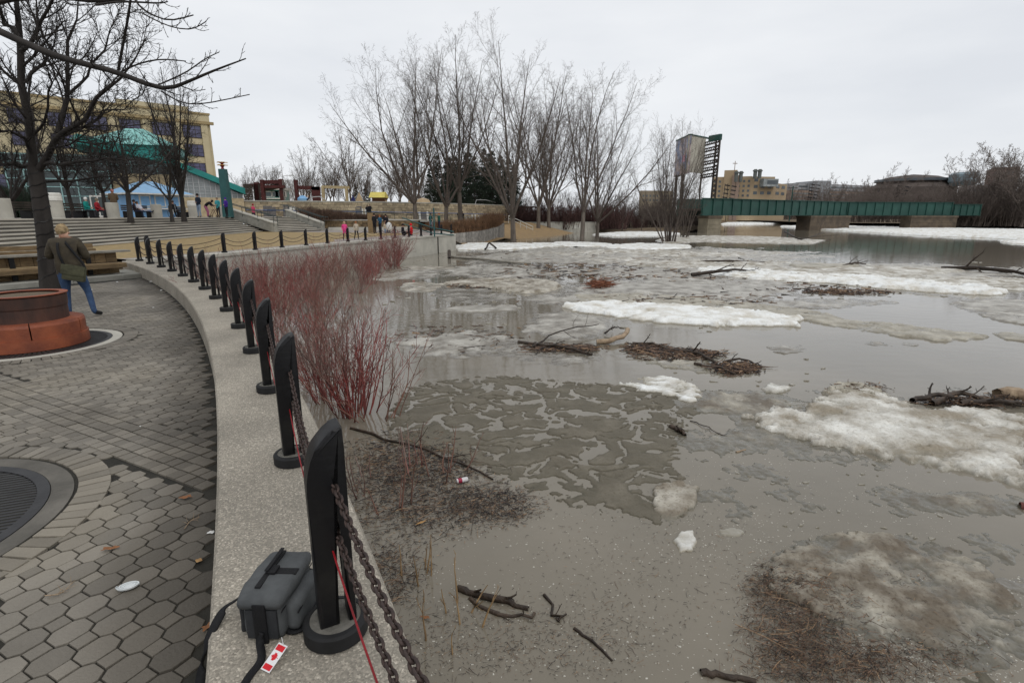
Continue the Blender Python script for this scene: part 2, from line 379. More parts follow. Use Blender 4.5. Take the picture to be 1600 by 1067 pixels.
# right flight
F2 = dict(A0=(-22.7, 51.6), A1=(-20.4, 57.2), B0=(-27.4, 53.8), B1=(-25.2, 60.2))
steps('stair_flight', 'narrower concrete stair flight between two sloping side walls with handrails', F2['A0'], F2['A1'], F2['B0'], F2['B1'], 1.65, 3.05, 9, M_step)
poly('terrace', [(STT0[0]+sn.x*.0, STT0[1], 3.046), (STT1[0], STT1[1], 3.046), (-27.3, 53.6, 3.046), (-25.3, 60.3, 3.046), (-26, 70, 3.046), (-36, 78, 3.046), (-90, 120, 3.046), (-110, 60, 3.046), (-60, 8, 3.046), (-24.3, 14, 3.046)], 3.046, M_path)

def side_wall(label, A, B, zA, zB, hA, hB, w=.45):
    t = thing('stair_side_wall', label, 'wall')
    d = Vector((B[0]-A[0], B[1]-A[1])).normalized(); n = Vector((-d.y, d.x))*w/2
    c = [(A[0]-n.x, A[1]-n.y), (B[0]-n.x, B[1]-n.y), (B[0]+n.x, B[1]+n.y), (A[0]+n.x, A[1]+n.y)]
    s_ = MB(); s_.hull8([(*c[0], zA), (*c[1], zB), (*c[2], zB), (*c[3], zA), (*c[0], zA+hA), (*c[1], zB+hB), (*c[2], zB+hB), (*c[3], zA+hA)]); s_.build('panel', M_conc_d, t)
    k = 1.25; c2 = [((p[0]-(A[0]+B[0])/2)*1.0+(A[0]+B[0])/2, p[1]) for p in c]
    n2 = n*k; c = [(A[0]-n2.x, A[1]-n2.y), (B[0]-n2.x, B[1]-n2.y), (B[0]+n2.x, B[1]+n2.y), (A[0]+n2.x, A[1]+n2.y)]
    s_ = MB(); s_.hull8([(*c[0], zA+hA), (*c[1], zB+hB), (*c[2], zB+hB), (*c[3], zA+hA), (*c[0], zA+hA+.1), (*c[1], zB+hB+.1), (*c[2], zB+hB+.1), (*c[3], zA+hA+.1)]); s_.build('coping', M_conc, t)
    for sgn in (-1, 1):
        r = MB(); a = Vector((A[0]+sgn*n.x, A[1]+sgn*n.y, zA+hA+.65)); b2 = Vector((B[0]+sgn*n.x, B[1]+sgn*n.y, zB+hB+.55))
        if sgn > 0: a += Vector((0, 0, .02))
        r.tube([a-Vector((-.5*d.x*-1, 0, 0)), a, b2, b2+Vector((d.x*.7, d.y*.7, 0))], .035, 6)
        for q in range(4):
            p = a.lerp(b2, q/3.0); r.tube([p, p-Vector((0, 0, .9))], .028, 5)
        r.build('handrail', M_rail, t)
    for q in (.22, .8):
        p = lerp(A, B, q); zz = (zA+hA)*(1-q)+(zB+hB)*q-.45; lm = MB(); lm.box(p[0]-.12, p[0]+.12, p[1]-n.y*1.0-.3, p[1]-n.y*1.0, zz-.1, zz+.1); 
        lm.build('wall_light', M_black, t)
    return t
M_rail = mat('green_black_rail', (.03, .045, .043), (.02, .03, .03), 4, .4)
side_wall('sloping concrete wall with twin handrails left of the narrow stair flight', (-22.4, 51.0), (-27.9, 53.4), 1.6, 3.0, .85, .85)
side_wall('sloping concrete wall with handrail right of the narrow stair flight', (-20.3, 57.7), (-25.3, 60.8), 1.6, 3.0, .8, .8)

# ------------------------------------------------------------------ near curved kerb wall and plaza
RI, RO = 66.03, 66.75
def arcmesh(name, prof, d0, d1, n, m, parent=None):
    """profile (r,z) swept along the quay arc"""
    v = []; f = []; k = len(prof)
    for i in range(n+1):
        a = d0+(d1-d0)*i/n
        for r, z in prof: p = arc(r, a); v.append((p[0], p[1], z))
    for i in range(n):
        for j in range(k-1): f.append((i*k+j, i*k+j+1, (i+1)*k+j+1, (i+1)*k+j))
    f.append(tuple(range(k))[::-1]); f.append(tuple(n*k+j for j in range(k)))
    o = ob(name, mesh(name, v, f, m), parent); return o
kw = arcmesh('kerb_wall', [(RI-.0, .9), (RI, 1.525), (RI+.015, 1.547), (RI+.035, 1.552), (RO-.04, 1.552), (RO-.015, 1.545), (RO, 1.52), (RO, -2)], 23.3, 46.35, 160, M_curb)
tag(kw, 'low curved kerb wall of exposed aggregate concrete carrying the black bollards', 'wall')
pz = MB()
pts = [arc(RI+.01, 23.3+(46.3-23.3)*i/60) for i in range(61)] + [(-13.2, 19.5), (-14.2, 17.2), (-16.5, 13.0), (-22, 4), (-22, -6), (-3, -6)]
v = [pz.bm.verts.new((x, y, 1.188)) for x, y in pts]; pz.bm.faces.new(v); bmesh.ops.triangulate(pz.bm, faces=pz.bm.faces[:])
plaza = struct('plaza', pz.me('plaza', M_joint))

TH = R(-26.5); ea = np.array([math.cos(TH), math.sin(TH)]); el = np.array([-math.sin(TH), math.cos(TH)])
PA, PL = .1205, .133
O0 = np.array([-1.97, 2.085])
G1, G2 = np.array([-4.27, 2.92]), np.array([-7.68, 8.19])     # drain grate, fire pit
def octo(wo, lo_, ch):
    a, b_ = wo/2, lo_/2
    return [(a, -b_+ch*1.0), (a, b_-ch), (a-ch*.75, b_), (-a+ch*.75, b_), (-a, b_-ch), (-a, -b_+ch), (-a+ch*.75, -b_), (a-ch*.75, -b_)]
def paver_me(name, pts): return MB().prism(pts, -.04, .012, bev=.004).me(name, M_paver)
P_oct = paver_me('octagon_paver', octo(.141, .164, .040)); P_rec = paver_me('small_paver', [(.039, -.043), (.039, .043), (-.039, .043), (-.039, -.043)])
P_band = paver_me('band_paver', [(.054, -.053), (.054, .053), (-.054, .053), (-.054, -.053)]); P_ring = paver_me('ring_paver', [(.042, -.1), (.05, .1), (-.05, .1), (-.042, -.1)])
nb = np.array([math.sin(R(28)), math.cos(R(28))]); tb = np.array([math.cos(R(-28)), math.sin(R(-28))])
places = []
def visible(x, y):
    if y < .9: return False
    zc = y*CP+2*SP; px = 800+F*x/zc; py = 533.5+F*(2.0*CP - y*SP)/zc
    return -30 < px < 360 and py < 1100
def okp(p, ring1=1.34, ring2=1.32):
    r = math.hypot(p[0]-CX, p[1]-CY)
    if r > RI-.07 or not visible(*p): return False
    if np.linalg.norm(p-G1) < ring1+.06 or np.linalg.norm(p-G2) < ring2+.06: return False
    if p[0] < -13.4 + (p[1]-14)*0.0 and p[1] > 12: return False
    # bench step line
    if (p[1]-14.0) - (p[0]+13.6)*2.1 > 0 and p[1] > 8: return False
    return True
for i in range(-140, 60):
    for j in range(-40, 160):
        p = O0+ea*PA*i+el*PL*j
        if not okp(p): continue
        if 2.055 < p@nb < 2.635: continue
        places.append((p, TH, P_oct if (i+j) % 2 == 0 else P_rec))
for j in range(5):
    for i in range(-120, 60):
        p = nb*(2.08+.118*j+.03)+tb*(.118*i)
        if okp(p): places.append((p, R(-28), P_band))
for G, r in ((G1, 1.30), (G2, 1.28)):
    n = int(2*math.pi*r/.105)
    for i in range(n):
        a = 2*math.pi*i/n; p = G+np.array([math.cos(a), math.sin(a)])*r
        if visible(*p) and p@nb > -9: places.append((p, a-math.pi/2, P_ring))
places.sort(key=lambda q: q[0][0]**2*.0+(q[0][1]**2)+(q[0][0]**2))
for k, (p, a, me) in enumerate(places[:299]):
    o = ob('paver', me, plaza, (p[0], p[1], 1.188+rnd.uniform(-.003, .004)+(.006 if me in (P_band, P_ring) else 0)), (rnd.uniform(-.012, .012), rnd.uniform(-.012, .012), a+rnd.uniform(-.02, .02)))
data = {}
for me in (P_oct, P_rec, P_band, P_ring):
    co_ = np.empty(len(me.vertices)*3); me.vertices.foreach_get('co', co_); data[me.name] = (co_.reshape(-1, 3), [tuple(f.vertices) for f in me.polygons])
V = []; FF = []; base = 0
for p, a, me in places[299:]:
    cv, fs = data[me.name]; c_, s_ = math.cos(a), math.sin(a); w = cv.copy(); tx, ty = rnd.uniform(-.012, .012), rnd.uniform(-.012, .012)
    w[:, 2] += cv[:, 0]*tx+cv[:, 1]*ty+rnd.uniform(-.002, .003)+1.188+(.006 if me in (P_band, P_ring) else 0); w[:, 0] = cv[:, 0]*c_-cv[:, 1]*s_+p[0]; w[:, 1] = cv[:, 0]*s_+cv[:, 1]*c_+p[1]
    V.append(w); FF += [tuple(i+base for i in f) for f in fs]; base += len(w)
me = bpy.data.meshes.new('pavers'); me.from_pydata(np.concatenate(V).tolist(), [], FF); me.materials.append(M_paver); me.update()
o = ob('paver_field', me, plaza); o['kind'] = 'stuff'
# concrete rings + grates
M_ringd = mat('damp_concrete', (.15, .138, .118), (.075, .07, .06), 2.2, .85, .3, 30, coords='World')
M_grate = mat('cast_iron_grate', (.045, .045, .047), (.028, .028, .03), 6, .5, .1, 40, metal=.4)
def ring_sheet(r0, r1, z0, z1, c, k=72): return MB().lathe([(r0, z0), (r0, z1), (r1, z1), (r1, z0)], k, c, cap=False)
ring_sheet(1.04, 1.175, 1.15, 1.197, tuple(G1)).build('concrete_ring', M_ringd, plaza)
ring_sheet(1.02, 1.155, 1.15, 1.2, tuple(G2)).build('concrete_ring', M_conc, plaza)
gr = thing('round_drain_grate', 'round slotted iron grate set in concrete at the left edge of the near paving', 'grate', (G1[0], G1[1], 0))
ring_sheet(.96, 1.035, 1.15, 1.2, (0, 0)).build('rim', M_grate, gr)
ring_sheet(.12, .17, 1.15, 1.2, (0, 0), 32).build('hub', M_grate, gr)
ang = R(22)
for k in range(-21, 22):
    y = k*.045; w = math.sqrt(max(.96**2-y*y, 0))
    if w < .1: continue
    b_ = MB(); b_.box(-w, w, y-.011, y+.011, 1.16, 1.194, Matrix.Rotation(ang, 4, 'Z')); b_.build('bar', M_grate, gr)
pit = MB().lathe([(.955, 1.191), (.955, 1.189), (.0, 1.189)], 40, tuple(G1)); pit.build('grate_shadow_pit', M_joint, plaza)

# fire pit
M_terra = mat('red_stained_concrete', (.30, .085, .038), (.17, .05, .028), 3, .55, .25, 25, coords='World')
M_rust = mat('rusty_steel', (.10, .045, .03), (.04, .024, .02), 3, .6, .2, 30, coords='World', stretch=(1, 1, .4))
fp = thing('fire_pit', 'round fire pit with red concrete seat ring and rusty steel bowl on the plaza', 'fire pit', (G2[0], G2[1], 1.2))
MB().lathe([(.5, 0), (.72, 0), (.72, .17), (.5, .17)], 64).build('lower_ring', M_terra, fp, sm=False)
for k in range(6):
    a0 = R(60*k-48); MB().lathe([(.45, .171), (.695, .171), (.70, .36), (.685, .40), (.45, .41)], 12, a0=a0+.012, a1=a0+R(60)-.012).build('seat_block', M_terra, fp)
MB().lathe([(.51, .3), (.51, .60), (.52, .62), (.53, .78), (.50, .80), (.47, .79), (.44, .775), (.1, .77), (.1, .3)], 64).build('steel_bowl', M_rust, fp, sm=False)
MB().lathe([(.44, .802), (.44, .814), (.545, .814), (.545, .802), (.44, .802)], 64, cap=False).build('rim', M_terra, fp)
gr2 = thing('tree_grate', 'round iron grate surrounding the red fire pit', 'grate', (G2[0], G2[1], 0))
ring_sheet(.95, 1.015, 1.15, 1.2, (0, 0)).build('rim', M_grate, gr2)
for k in range(90):
    a = 2*math.pi*k/90; b_ = MB(); b_.box(.725, .952, -.014, .014, 1.16, 1.196, Matrix.Rotation(a, 4, 'Z')); b_.build('bar', M_grate, gr2)
MB().lathe([(.0, .786), (.3, .782), (.43, .778)], 24).build('ash_bed', M_mud, fp)
sp = MB(); sp.tube([(0, 0, 0), (0, 0, .22)], .012, 6); sp.tube([(0, 0, .2), (.09, .03, .26)], .01, 5); 
# ------------------------------------------------------------------ bollards
def bollard_me():
    pr = [(-.064, .0), (-.064, .64)]
    for q in range(1, 8):
        a = math.pi/2*q/8; pr.append((-.064+.130*(1-math.cos(a))**1.0, .64+.25*math.sin(a)**1.1))
    pr += [(.070, .898), (.078, .885), (.078, .80), (.078, 0), (.045, 0), (.045, .66), (.038, .70), (.028, .715), (.018, .69), (.012, 0)]
    pr = [(a, b_*.925) for a, b_ in pr]
    M = Matrix(((1, 0, 0, 0), (0, 0, -1, 0), (0, 1, 0, .07), (0, 0, 0, 1)))
    return MB().prism(pr, -.056, .056, M, bev=.016).me('bollard_post', M_black, True)
B_post = bollard_me()
B_base = MB().lathe([(.118, 0), (.126, .008), (.126, .062), (.118, .072), (.10, .074), (.099, .068)], 40).me('bollard_base', M_rubber, False)
B_top = MB().lathe([(.099, .05), (.099, .071)], 40).me('bollard_base_top', M_basetop)
def auto(me):
    me.polygons.foreach_set('use_smooth', [True]*len(me.polygons))
    if hasattr(me, 'set_sharp_from_angle'): me.set_sharp_from_angle(angle=R(35))
auto(B_post); auto(B_base)
def bollard(p, z, rz, label, group):
    t = thing('bollard', label, 'bollard', (p[0], p[1], z), rz, group)
    ob('post', B_post, t); ob('base', B_base, t); ob('base_top', B_top, t)
    return t
BA = [26.69+1.481*i for i in range(-1, 14)]; RB = 66.5
ordn = ['', 'nearest black bollard beside the grey camera bag', 'second bollard from the camera on the kerb wall', 'third bollard from the camera on the kerb wall', 'fourth bollard from the camera on the kerb wall',
        'fifth bollard from the camera on the kerb wall', 'sixth bollard from the camera on the kerb wall', 'seventh bollard from the camera on the kerb wall', 'eighth bollard from the camera on the kerb wall', 'ninth bollard from the camera on the kerb wall',
        'tenth bollard from the camera on the kerb wall', 'eleventh bollard from the camera on the kerb wall', 'third from last bollard at the far end of the kerb wall', 'next to last bollard at the far end of the kerb wall', 'last black bollard at the far end of the kerb wall by the bench']
nearpos = []
for i, a in enumerate(BA):
    p = arc(RB+(.14 if i == 0 else 0), a); nearpos.append(p)
    bollard(p, 1.552, R(a), ordn[i] if i else 'bollard at the foot of the camera just below the picture', 'bollards along the curved kerb wall')
farpx = [(291, 400), (350, 396), (398, 392), (441, 388), (478, 384.5), (512, 381), (543, 378), (571, 376.3), (595, 375), (617.5, 373), (639, 371.2), (658, 369.8), (674, 368.4), (690, 367), (705, 365.7)]
farpos = []; cum = [0]
for a, b_ in zip(EDGE, EDGE[1:]): cum.append(cum[-1]+math.dist(a, b_))
wh = ['leftmost bollard of the far promenade row, behind the red shrubs', 'second bollard from the left on the far promenade', 'third bollard from the left on the far promenade', 'fourth bollard from the left on the far promenade',
      'fifth bollard from the left on the far promenade', 'bollard left of the girl in the pink coat', 'bollard just right of the girl in the pink coat', 'bollard right of the girl with brown hair',
      'bollard left of the couple sitting on the quay', 'bollard beside the seated person in black', 'bollard in front of the seated person in red', 'fourth bollard from the quay corner', 'third bollard from the quay corner', 'second bollard from the quay corner', 'last bollard at the square corner of the quay wall']
for i, (px, py) in enumerate(farpx):
    # foot the bollard on the cap, half a metre in from the water edge
    w = at(px, py, 1.55); best = None
    for k in range(len(EDGE)-1):
        for q in range(21):
            c = lerp(off(k, .33), off(k+1, .33), q/20); u = 800+F*c[0]/(c[1]*CP+1.65*SP)
            if best is None or abs(u-px) < best[0]: best = (abs(u-px), c, k)
    if i == 0: best = (0, (-14.35+.0, 20.95), 0)
    c = best[1]; d = Vector((EDGE[best[2]+1][0]-EDGE[best[2]][0], EDGE[best[2]+1][1]-EDGE[best[2]][1])); farpos.append(c)
    bollard(c, 1.55, math.atan2(-d.x, d.y)*1.0, wh[i], 'bollards along the far promenade')

# ------------------------------------------------------------------ chains
def link_me():
    a, b_, wr = .021, .0115, .0052; pts = []
    for q in range(14):
        t = 2*math.pi*q/14; x = math.cos(t); y = math.sin(t); pts.append(Vector((math.copysign(abs(x)**.75, x)*a, math.copysign(abs(y)**.9, y)*b_, 0)))
    s_ = MB(); rings = []
    for q, p in enumerate(pts):
        t = (pts[(q+1) % 14]-pts[q-1]).normalized(); e1 = Vector((0, 0, 1)); e2 = t.cross(e1)
        rings.append([s_.bm.verts.new(p+(e1*math.cos(w)+e2*math.sin(w))*wr) for w in [math.pi*2*j/6 for j in range(6)]])
    for q in range(14):
        A, B = rings[q], rings[(q+1) % 14]
        for j in range(6): s_.bm.faces.new((A[j], A[(j+1) % 6], B[(j+1) % 6], B[j]))
    return s_.me('chain_link', M_chain, True)
LINK = link_me()
def catenary(Lh, sag, n=60): return [Vector((Lh*i/n, 0, -4*sag*(i/n)*(1-i/n))) for i in range(n+1)]
def link_frames(Lh, sag, pitch=.0315, big=1.0):
    pts = catenary(Lh, sag, 200); out = []; s_ = 0; nxt = 0; k = 0
    for a, b_ in zip(pts, pts[1:]):
        d = (b_-a).length
        while nxt <= s_+d:
            p = a.lerp(b_, (nxt-s_)/d); t = (b_-a).normalized(); out.append((p, math.atan2(-t.z, t.x), k)); nxt += pitch*big; k += 1
        s_ += d
    return out
def frame_mat(p, pitchang, k, big=1.0):
    return Matrix.Translation(p) @ Matrix.Rotation(pitchang, 4, 'Y') @ Matrix.Rotation(R(45)+R(90)*(k % 2), 4, 'X') @ Matrix.Scale(big, 4)
GAP = math.dist(nearpos[1], nearpos[2])
lv = np.empty(len(LINK.vertices)*3); LINK.vertices.foreach_get('co', lv); lv = lv.reshape(-1, 3); lf = np.array([tuple(p.vertices) for p in LINK.polygons])
def chain_me(Lh, sag, simple=False):
    V = []; Q = []; b0 = 0
    if simple:
        pts = catenary(Lh, sag, 14); return MB().tube(pts, .014, 4).me('chain', M_chain)
    for p, a, k in link_frames(Lh, sag):
        M = np.array(frame_mat(p, a, k)); V.append(lv@M[:3, :3].T+M[:3, 3]); Q.append(lf+b0); b0 += len(lv)
    return npmesh('chain', np.concatenate(V), np.concatenate(Q), M_chain, True)
CH = [(.64, .22, 'upper'), (.42, .19, 'lower')]
cm = {}
for nm, sag, w in [(c[2], c[1], c[0]) for c in CH]: cm[nm] = chain_me(GAP, sag)
gapname = ['gap in front of the camera', 'gap between the nearest and second bollards']
words = ['third', 'fourth', 'fifth', 'sixth', 'seventh', 'eighth', 'ninth', 'tenth', 'eleventh', 'twelfth', 'thirteenth', 'last']
for i in range(14):
    a, b_ = Vector((*nearpos[i], 0)), Vector((*nearpos[i+1], 0)); d = b_-a; rz = math.atan2(d.y, d.x)
    n = Vector((math.cos(R(BA[i])), math.sin(R(BA[i])), 0))*.029
    for h, sag, nm in CH:
        where = 'from the nearest bollard towards the camera' if i == 0 else 'from the nearest bollard to the second' if i == 1 else 'from the second bollard to the third' if i == 2 else 'between the %s kerb bollard and the next one nearer' % words[i-2]
        loc = a+n+Vector((0, 0, 1.552+.07+h-.03))
        if i < 3:
            t = thing('chain', '%s rusty chain hanging %s' % (nm, where), 'chain', loc, rz, 'chains along the kerb wall')
            for p, an, k in link_frames(d.length, sag*(.45 if i == 0 else 1)):
                q = ob('link', LINK, t); q.matrix_local = frame_mat(p, an, k)
        else:
            t = tag(ob('chain', cm[nm], None, loc, (0, 0, rz)), '%s rusty chain hanging %s' % (nm, where), 'chain', 'chains along the kerb wall')
for i in range(14):
    a, b_ = Vector((*farpos[i], 0)), Vector((*farpos[i+1], 0)); d = b_-a; rz = math.atan2(d.y, d.x)
    for h, sag, nm in CH:
        tag(ob('chain', chain_me(d.length, sag*1.2, True), None, a+Vector((0, 0, 1.6+h)), (0, 0, rz)), '%s chain of the far promenade, span %s' % (nm, ['at the left end', 'second from the left', 'third from the left', 'fourth from the left', 'fifth from the left', 'at the girl in pink', 'between the two girls', 'right of the girls', 'left of the seated couple', 'at the seated couple', 'right of the seated couple', 'third from the corner', 'second from the corner', 'at the quay corner'][i]), 'chain', 'chains along the far promenade')
# red cable threaded with the lower chain
pts = []
for i in range(0, 6):
    a, b_ = Vector((*nearpos[i], 0)), Vector((*nearpos[i+1], 0)); n = Vector((math.cos(R(BA[i])), math.sin(R(BA[i])), 0))*.0
    for q in range(12): pts.append(a.lerp(b_, q/12)+n+Vector((.004, 0, 1.97-(.20 if i else .14)*math.sin(math.pi*q/12)**.9)))
tag(MB().tube(pts, .004, 6).build('red_cord', M_red, None, True), 'red cord strung through the slots of the bollards under the chains', 'cord')

# ------------------------------------------------------------------ facades and buildings
class Face:
    """vertical wall from A to B (ground points), s along it in metres, h height above z0, d outward"""
    def __init__(s, A, B, z0=0):
        s.A = Vector((A[0], A[1], 0)); s.B = Vector((B[0], B[1], 0)); s.d = (s.B-s.A).normalized(); s.L = (s.B-s.A).length
        s.n = Vector((s.d.y, -s.d.x, 0)); s.z0 = z0
        s.M = Matrix(((s.d.x, s.n.x, 0, s.A.x), (s.d.y, s.n.y, 0, s.A.y), (0, 0, 1, z0), (0, 0, 0, 1)))
    def box(s, mb, s0, s1, h0, h1, d0, d1, bev=0): mb.box(s0, s1, d0, d1, h0, h1, s.M, bev); return mb
    def part(s, name, m, par, s0, s1, h0, h1, d0, d1): return s.box(MB(), s0, s1, h0, h1, d0, d1).build(name, m, par)
    def u(s, px, h=0):     # distance along the wall where the image column px meets it
        best = None
        for k in range(401):
            t = -.3+1.6*k/400; p = s.A.lerp(s.B, t); q = 800+F*p.x/(p.y*CP-(s.z0+h-EYE)*SP)
            if best is None or abs(q-px) < best[0]: best = (abs(q-px), t*s.L)
        return best[1]
    def h(s, py, u):       # height above z0 seen at image row py at distance u
        p = s.A+s.d*u; v = (py-533.5)/F; r = (v*CP+SP)/(CP-v*SP); return EYE-r*p.y-s.z0

M_tanb = mat('buff_brick', (.52, .455, .30), (.44, .38, .245), .35, .85, .1, 6, coords='World')
M_tanb2 = mat('buff_cornice', (.36, .28, .15), (.29, .225, .12), .6, .85, coords='World')
M_winp = mat('violet_glass', (.085, .085, .17), (.04, .04, .08), .6, .15, spec=.6, coords='World')
M_post = mat('dark_teal_paint', (.03, .10, .10), (.02, .075, .075), .8, .5)
M_teal = mat('teal_metal', (.025, .25, .22), (.02, .18, .165), .8, .45, coords='World')
M_tealroof = mat('teal_seam_roof', (.22, .50, .46), (.16, .40, .37), .7, .45, coords='World')
M_glassd = mat('dark_glass', (.03, .05, .05), (.015, .025, .028), .7, .08, spec=.6, coords='World')
M_glassl = mat('pale_glazing', (.30, .32, .32), (.18, .2, .2), .8, .2, spec=.5, coords='World')
M_mull = mat('pale_mullion', (.28, .45, .44), (.2, .33, .33), 2, .5)
M_mullw = mat('white_mullion', (.45, .46, .46), (.35, .36, .36), 2, .5)
M_stone = mat('tan_stone', (.46, .37, .23), (.30, .24, .15), 1.8, .85, .3, 12, coords='World', island=.2)
M_blue = mat('pale_blue_paint', (.22, .42, .66), (.16, .33, .55), 1.5, .55)
M_blueroof = mat('blue_metal_roof', (.22, .38, .56), (.17, .31, .47), 1.2, .5)
M_white = mat('off_white_paint', (.66, .65, .60), (.5, .49, .45), 3, .6)
M_maroon = mat('maroon_steel', (.085, .02, .018), (.05, .014, .013), 3, .6)
M_brown = mat('brown_metal', (.06, .045, .035), (.03, .025, .02), 3, .6)
M_gold = mat('gold_paint', (.5, .3, .06), (.35, .2, .05), 4, .4)
M_grn = mat('bridge_green', (.022, .075, .060), (.014, .05, .042), .5, .55, .1, 4, coords='World')
M_pink = mat('far_brick', (.32, .235, .18), (.26, .19, .15), .1, .9, coords='World')
M_fargl = mat('far_glass', (.12, .14, .15), (.07, .08, .09), .2, .3)
M_yell = mat('yellow_board', (.62, .52, .13), (.5, .42, .11), 2, .6)

# old warehouse behind
wf = Face((-72.7-8.4, 80.6-7.4), (-52.8, 98), 3.05)
H = 17.4
wh_ = thing('warehouse_building', 'four-storey buff brick warehouse with flat roof and violet windows behind the bare trees', 'building', (-60, 95, 3.05))
wh_.location = (0, 0, 0)
uw = wf.u(302, 13); dw = uw-wf.u(256, 13)
wf.part('wall', M_tanb, wh_, 0, wf.L, 0, H-.3, -30, 0)
wf.part('cornice', M_tanb2, wh_, 0, wf.L+.5, H-1.9, H-1.45, .0, .55)
wf.part('parapet_cap', M_tanb2, wh_, -.0, wf.L+.15, H-.3, H, -30.1, .15)
wf.part('raised_parapet', M_tanb, wh_, wf.L-13, wf.L-3, H, H+.7, -.8, .1)
for q in (1.0, wf.L-uw+dw/2, wf.L-uw+dw*1.5, wf.L-uw+dw*2.5): wf.part('pilaster', M_tanb, wh_, wf.L-q-.5, wf.L-q+.5, 0, H-1.9, 0, .35)
uw = wf.u(302, 13); dw = uw-wf.u(256, 13)
for col in range(7):
    for rw in range(4):
        s0 = uw-col*dw-1.35; h0 = 4.1+3.05*rw
        w = wf.part('window', M_mull if False else M_brown, wh_, s0-.1, s0+2.8, h0-.1, h0+1.95, -.05, .08)
        for a in range(3):
            for b2 in range(3): wf.part('pane', M_winp, w, s0+a*.91, s0+a*.91+.82, h0+b2*.63, h0+b2*.63+.56, .06, .11)

# market hall with teal hip roof, glass front and sloping glazed wing
mh = thing('market_hall', 'glass-fronted market hall with teal hip roof and a sloping teal-edged glazed wing', 'building', (0, 0, 0))
f1 = Face((-70, 47), (-37.2, 60.0), 3.05)        # long front, partly out of frame
u175, u280 = f1.u(178, 3), f1.u(266, 4); uL = f1.u(122, 7)
f1.part('brick_wall', M_stone, mh, u175, u280+.4, 0, 3.9+.6, -6, 0)
f1.part('clerestory_glass', M_glassd, mh, u175-4, u280+.2, 4.5, 6.3, -6, -.2)
for k in range(9):
    s0 = (u175-4)+k*(u280-u175+4)/8; f1.part('mullion', M_mull, mh, s0-.05, s0+.05, 4.5, 6.3, -.2, -.08)
f1.part('rail_bar', M_mull, mh, u175-4, u280+.2, 5.35, 5.45, -.2, -.1)
f1.part('fascia', M_teal, mh, uL, u280+1.0, 6.5, 7.4, -6, .5)
rf = MB(); p = lambda s_, d, h: f1.M @ Vector((s_, d, h))
um = uL+(u280-uL)*.55
rf.hull8([p(uL, .8, 7.4), p(u280+1.2, .8, 7.4), p(u280+1.2, -10, 7.4), p(uL, -10, 7.4), p(um-.8, -4.3, 9.6), p(um+.8, -4.3, 9.6), p(um+.8, -5.2, 9.6), p(um-.8, -5.2, 9.6)])
ro = rf.build('hip_roof', M_tealroof, mh)
for k in range(1, 14):
    s0 = uL+k*(u280+1.2-uL)/14; t = max(0, 1-abs(s0-um)/(um-uL)) if s0 < um else max(0, 1-abs(s0-um)/(u280+1.2-um))
    MB().tube([p(s0, .8, 7.42), p(s0, .8-5.1*t, 7.42+2.2*t)], .05, 4).build('seam', M_tealroof, ro)
# curtain wall on the left
u75 = f1.u(20, 2)
f1.part('curtain_glass', M_glassd, mh, u75, u175-.1, 0, 6.2, -.6, .3)
nc = int((u175-u75)/1.25)
for k in range(nc+1):
    s0 = u75+(u175-u75-.1)*k/nc; f1.part('mullion', M_mull, mh, s0-.05, s0+.05, 0, 6.2, .3, .40)
for h in (1.0, 2.1, 3.0, 3.8, 4.6, 5.4, 6.15): f1.part('transom', M_mull, mh, u75, u175-.1, h-.045, h+.045, .3, .385)
f1.part('door', M_white, mh, f1.u(146, 1), f1.u(168, 1), 0, 2.2, .3, .46)
for k in range(2):
    a = f1.u(146, 1)+.12+k*.62; f1.part('door_pane', M_glassd, mh, a, a+.5, .15, 2.05, .44, .475)
# sloping wing
f2 = Face((-37.0, 60.2), (-30.6, 66.5), 3.05)
ua, ub = 0, f2.u(379, 2)
def wing(name, m, s0, s1, ha0, ha1, hb0, hb1, d0, d1):
    v = [f2.M @ Vector(c) for c in ((s0, d1, ha0), (s1, d1, hb0), (s1, d0, hb0), (s0, d0, ha0), (s0, d1, ha1), (s1, d1, hb1), (s1, d0, hb1), (s0, d0, ha1))]
    return MB().hull8(v).build(name, m, mh)
hA, hB = 6.1, 3.3
wing('teal_roof_edge', M_teal, -1, ub+.2, hA-.7+.4, hA+.3, hB-.7, hB+.0, -5, .6)
wing('glazed_wall', M_glassl, 0, ub, 2.1, hA-.45, 2.1, hB-.75, -4, 0)
wing('stone_plinth', M_stone, 0, ub+.1, 0, 2.15, 0, 2.15, -4, .15)
n = 12
for k in range(n+1):
    s0 = ub*k/n; ht = hA-.45+(hB-.75-hA+.45)*k/n; f2.part('mullion', M_mullw, mh, s0-.04, s0+.04, 2.15, ht, 0, .08)
for h in (2.5, 2.9, 3.3, 3.7, 4.1, 4.5, 4.9):
    k = min(1, (hA-.5-h)/((hA-.45)-(hB-.75))); f2.part('transom', M_mullw, mh, 0, ub*max(k, .05), h-.02, h+.02, 0, .06)
f1.part('corner_glass', M_glassd, mh, u280+.4, f1.L-.1, 0, 5.6, -2, .1)
wing('teal_eave_link', M_teal, -8, -.9, 7.0, 7.9, hA-.4, hA+.35, -5, .6)

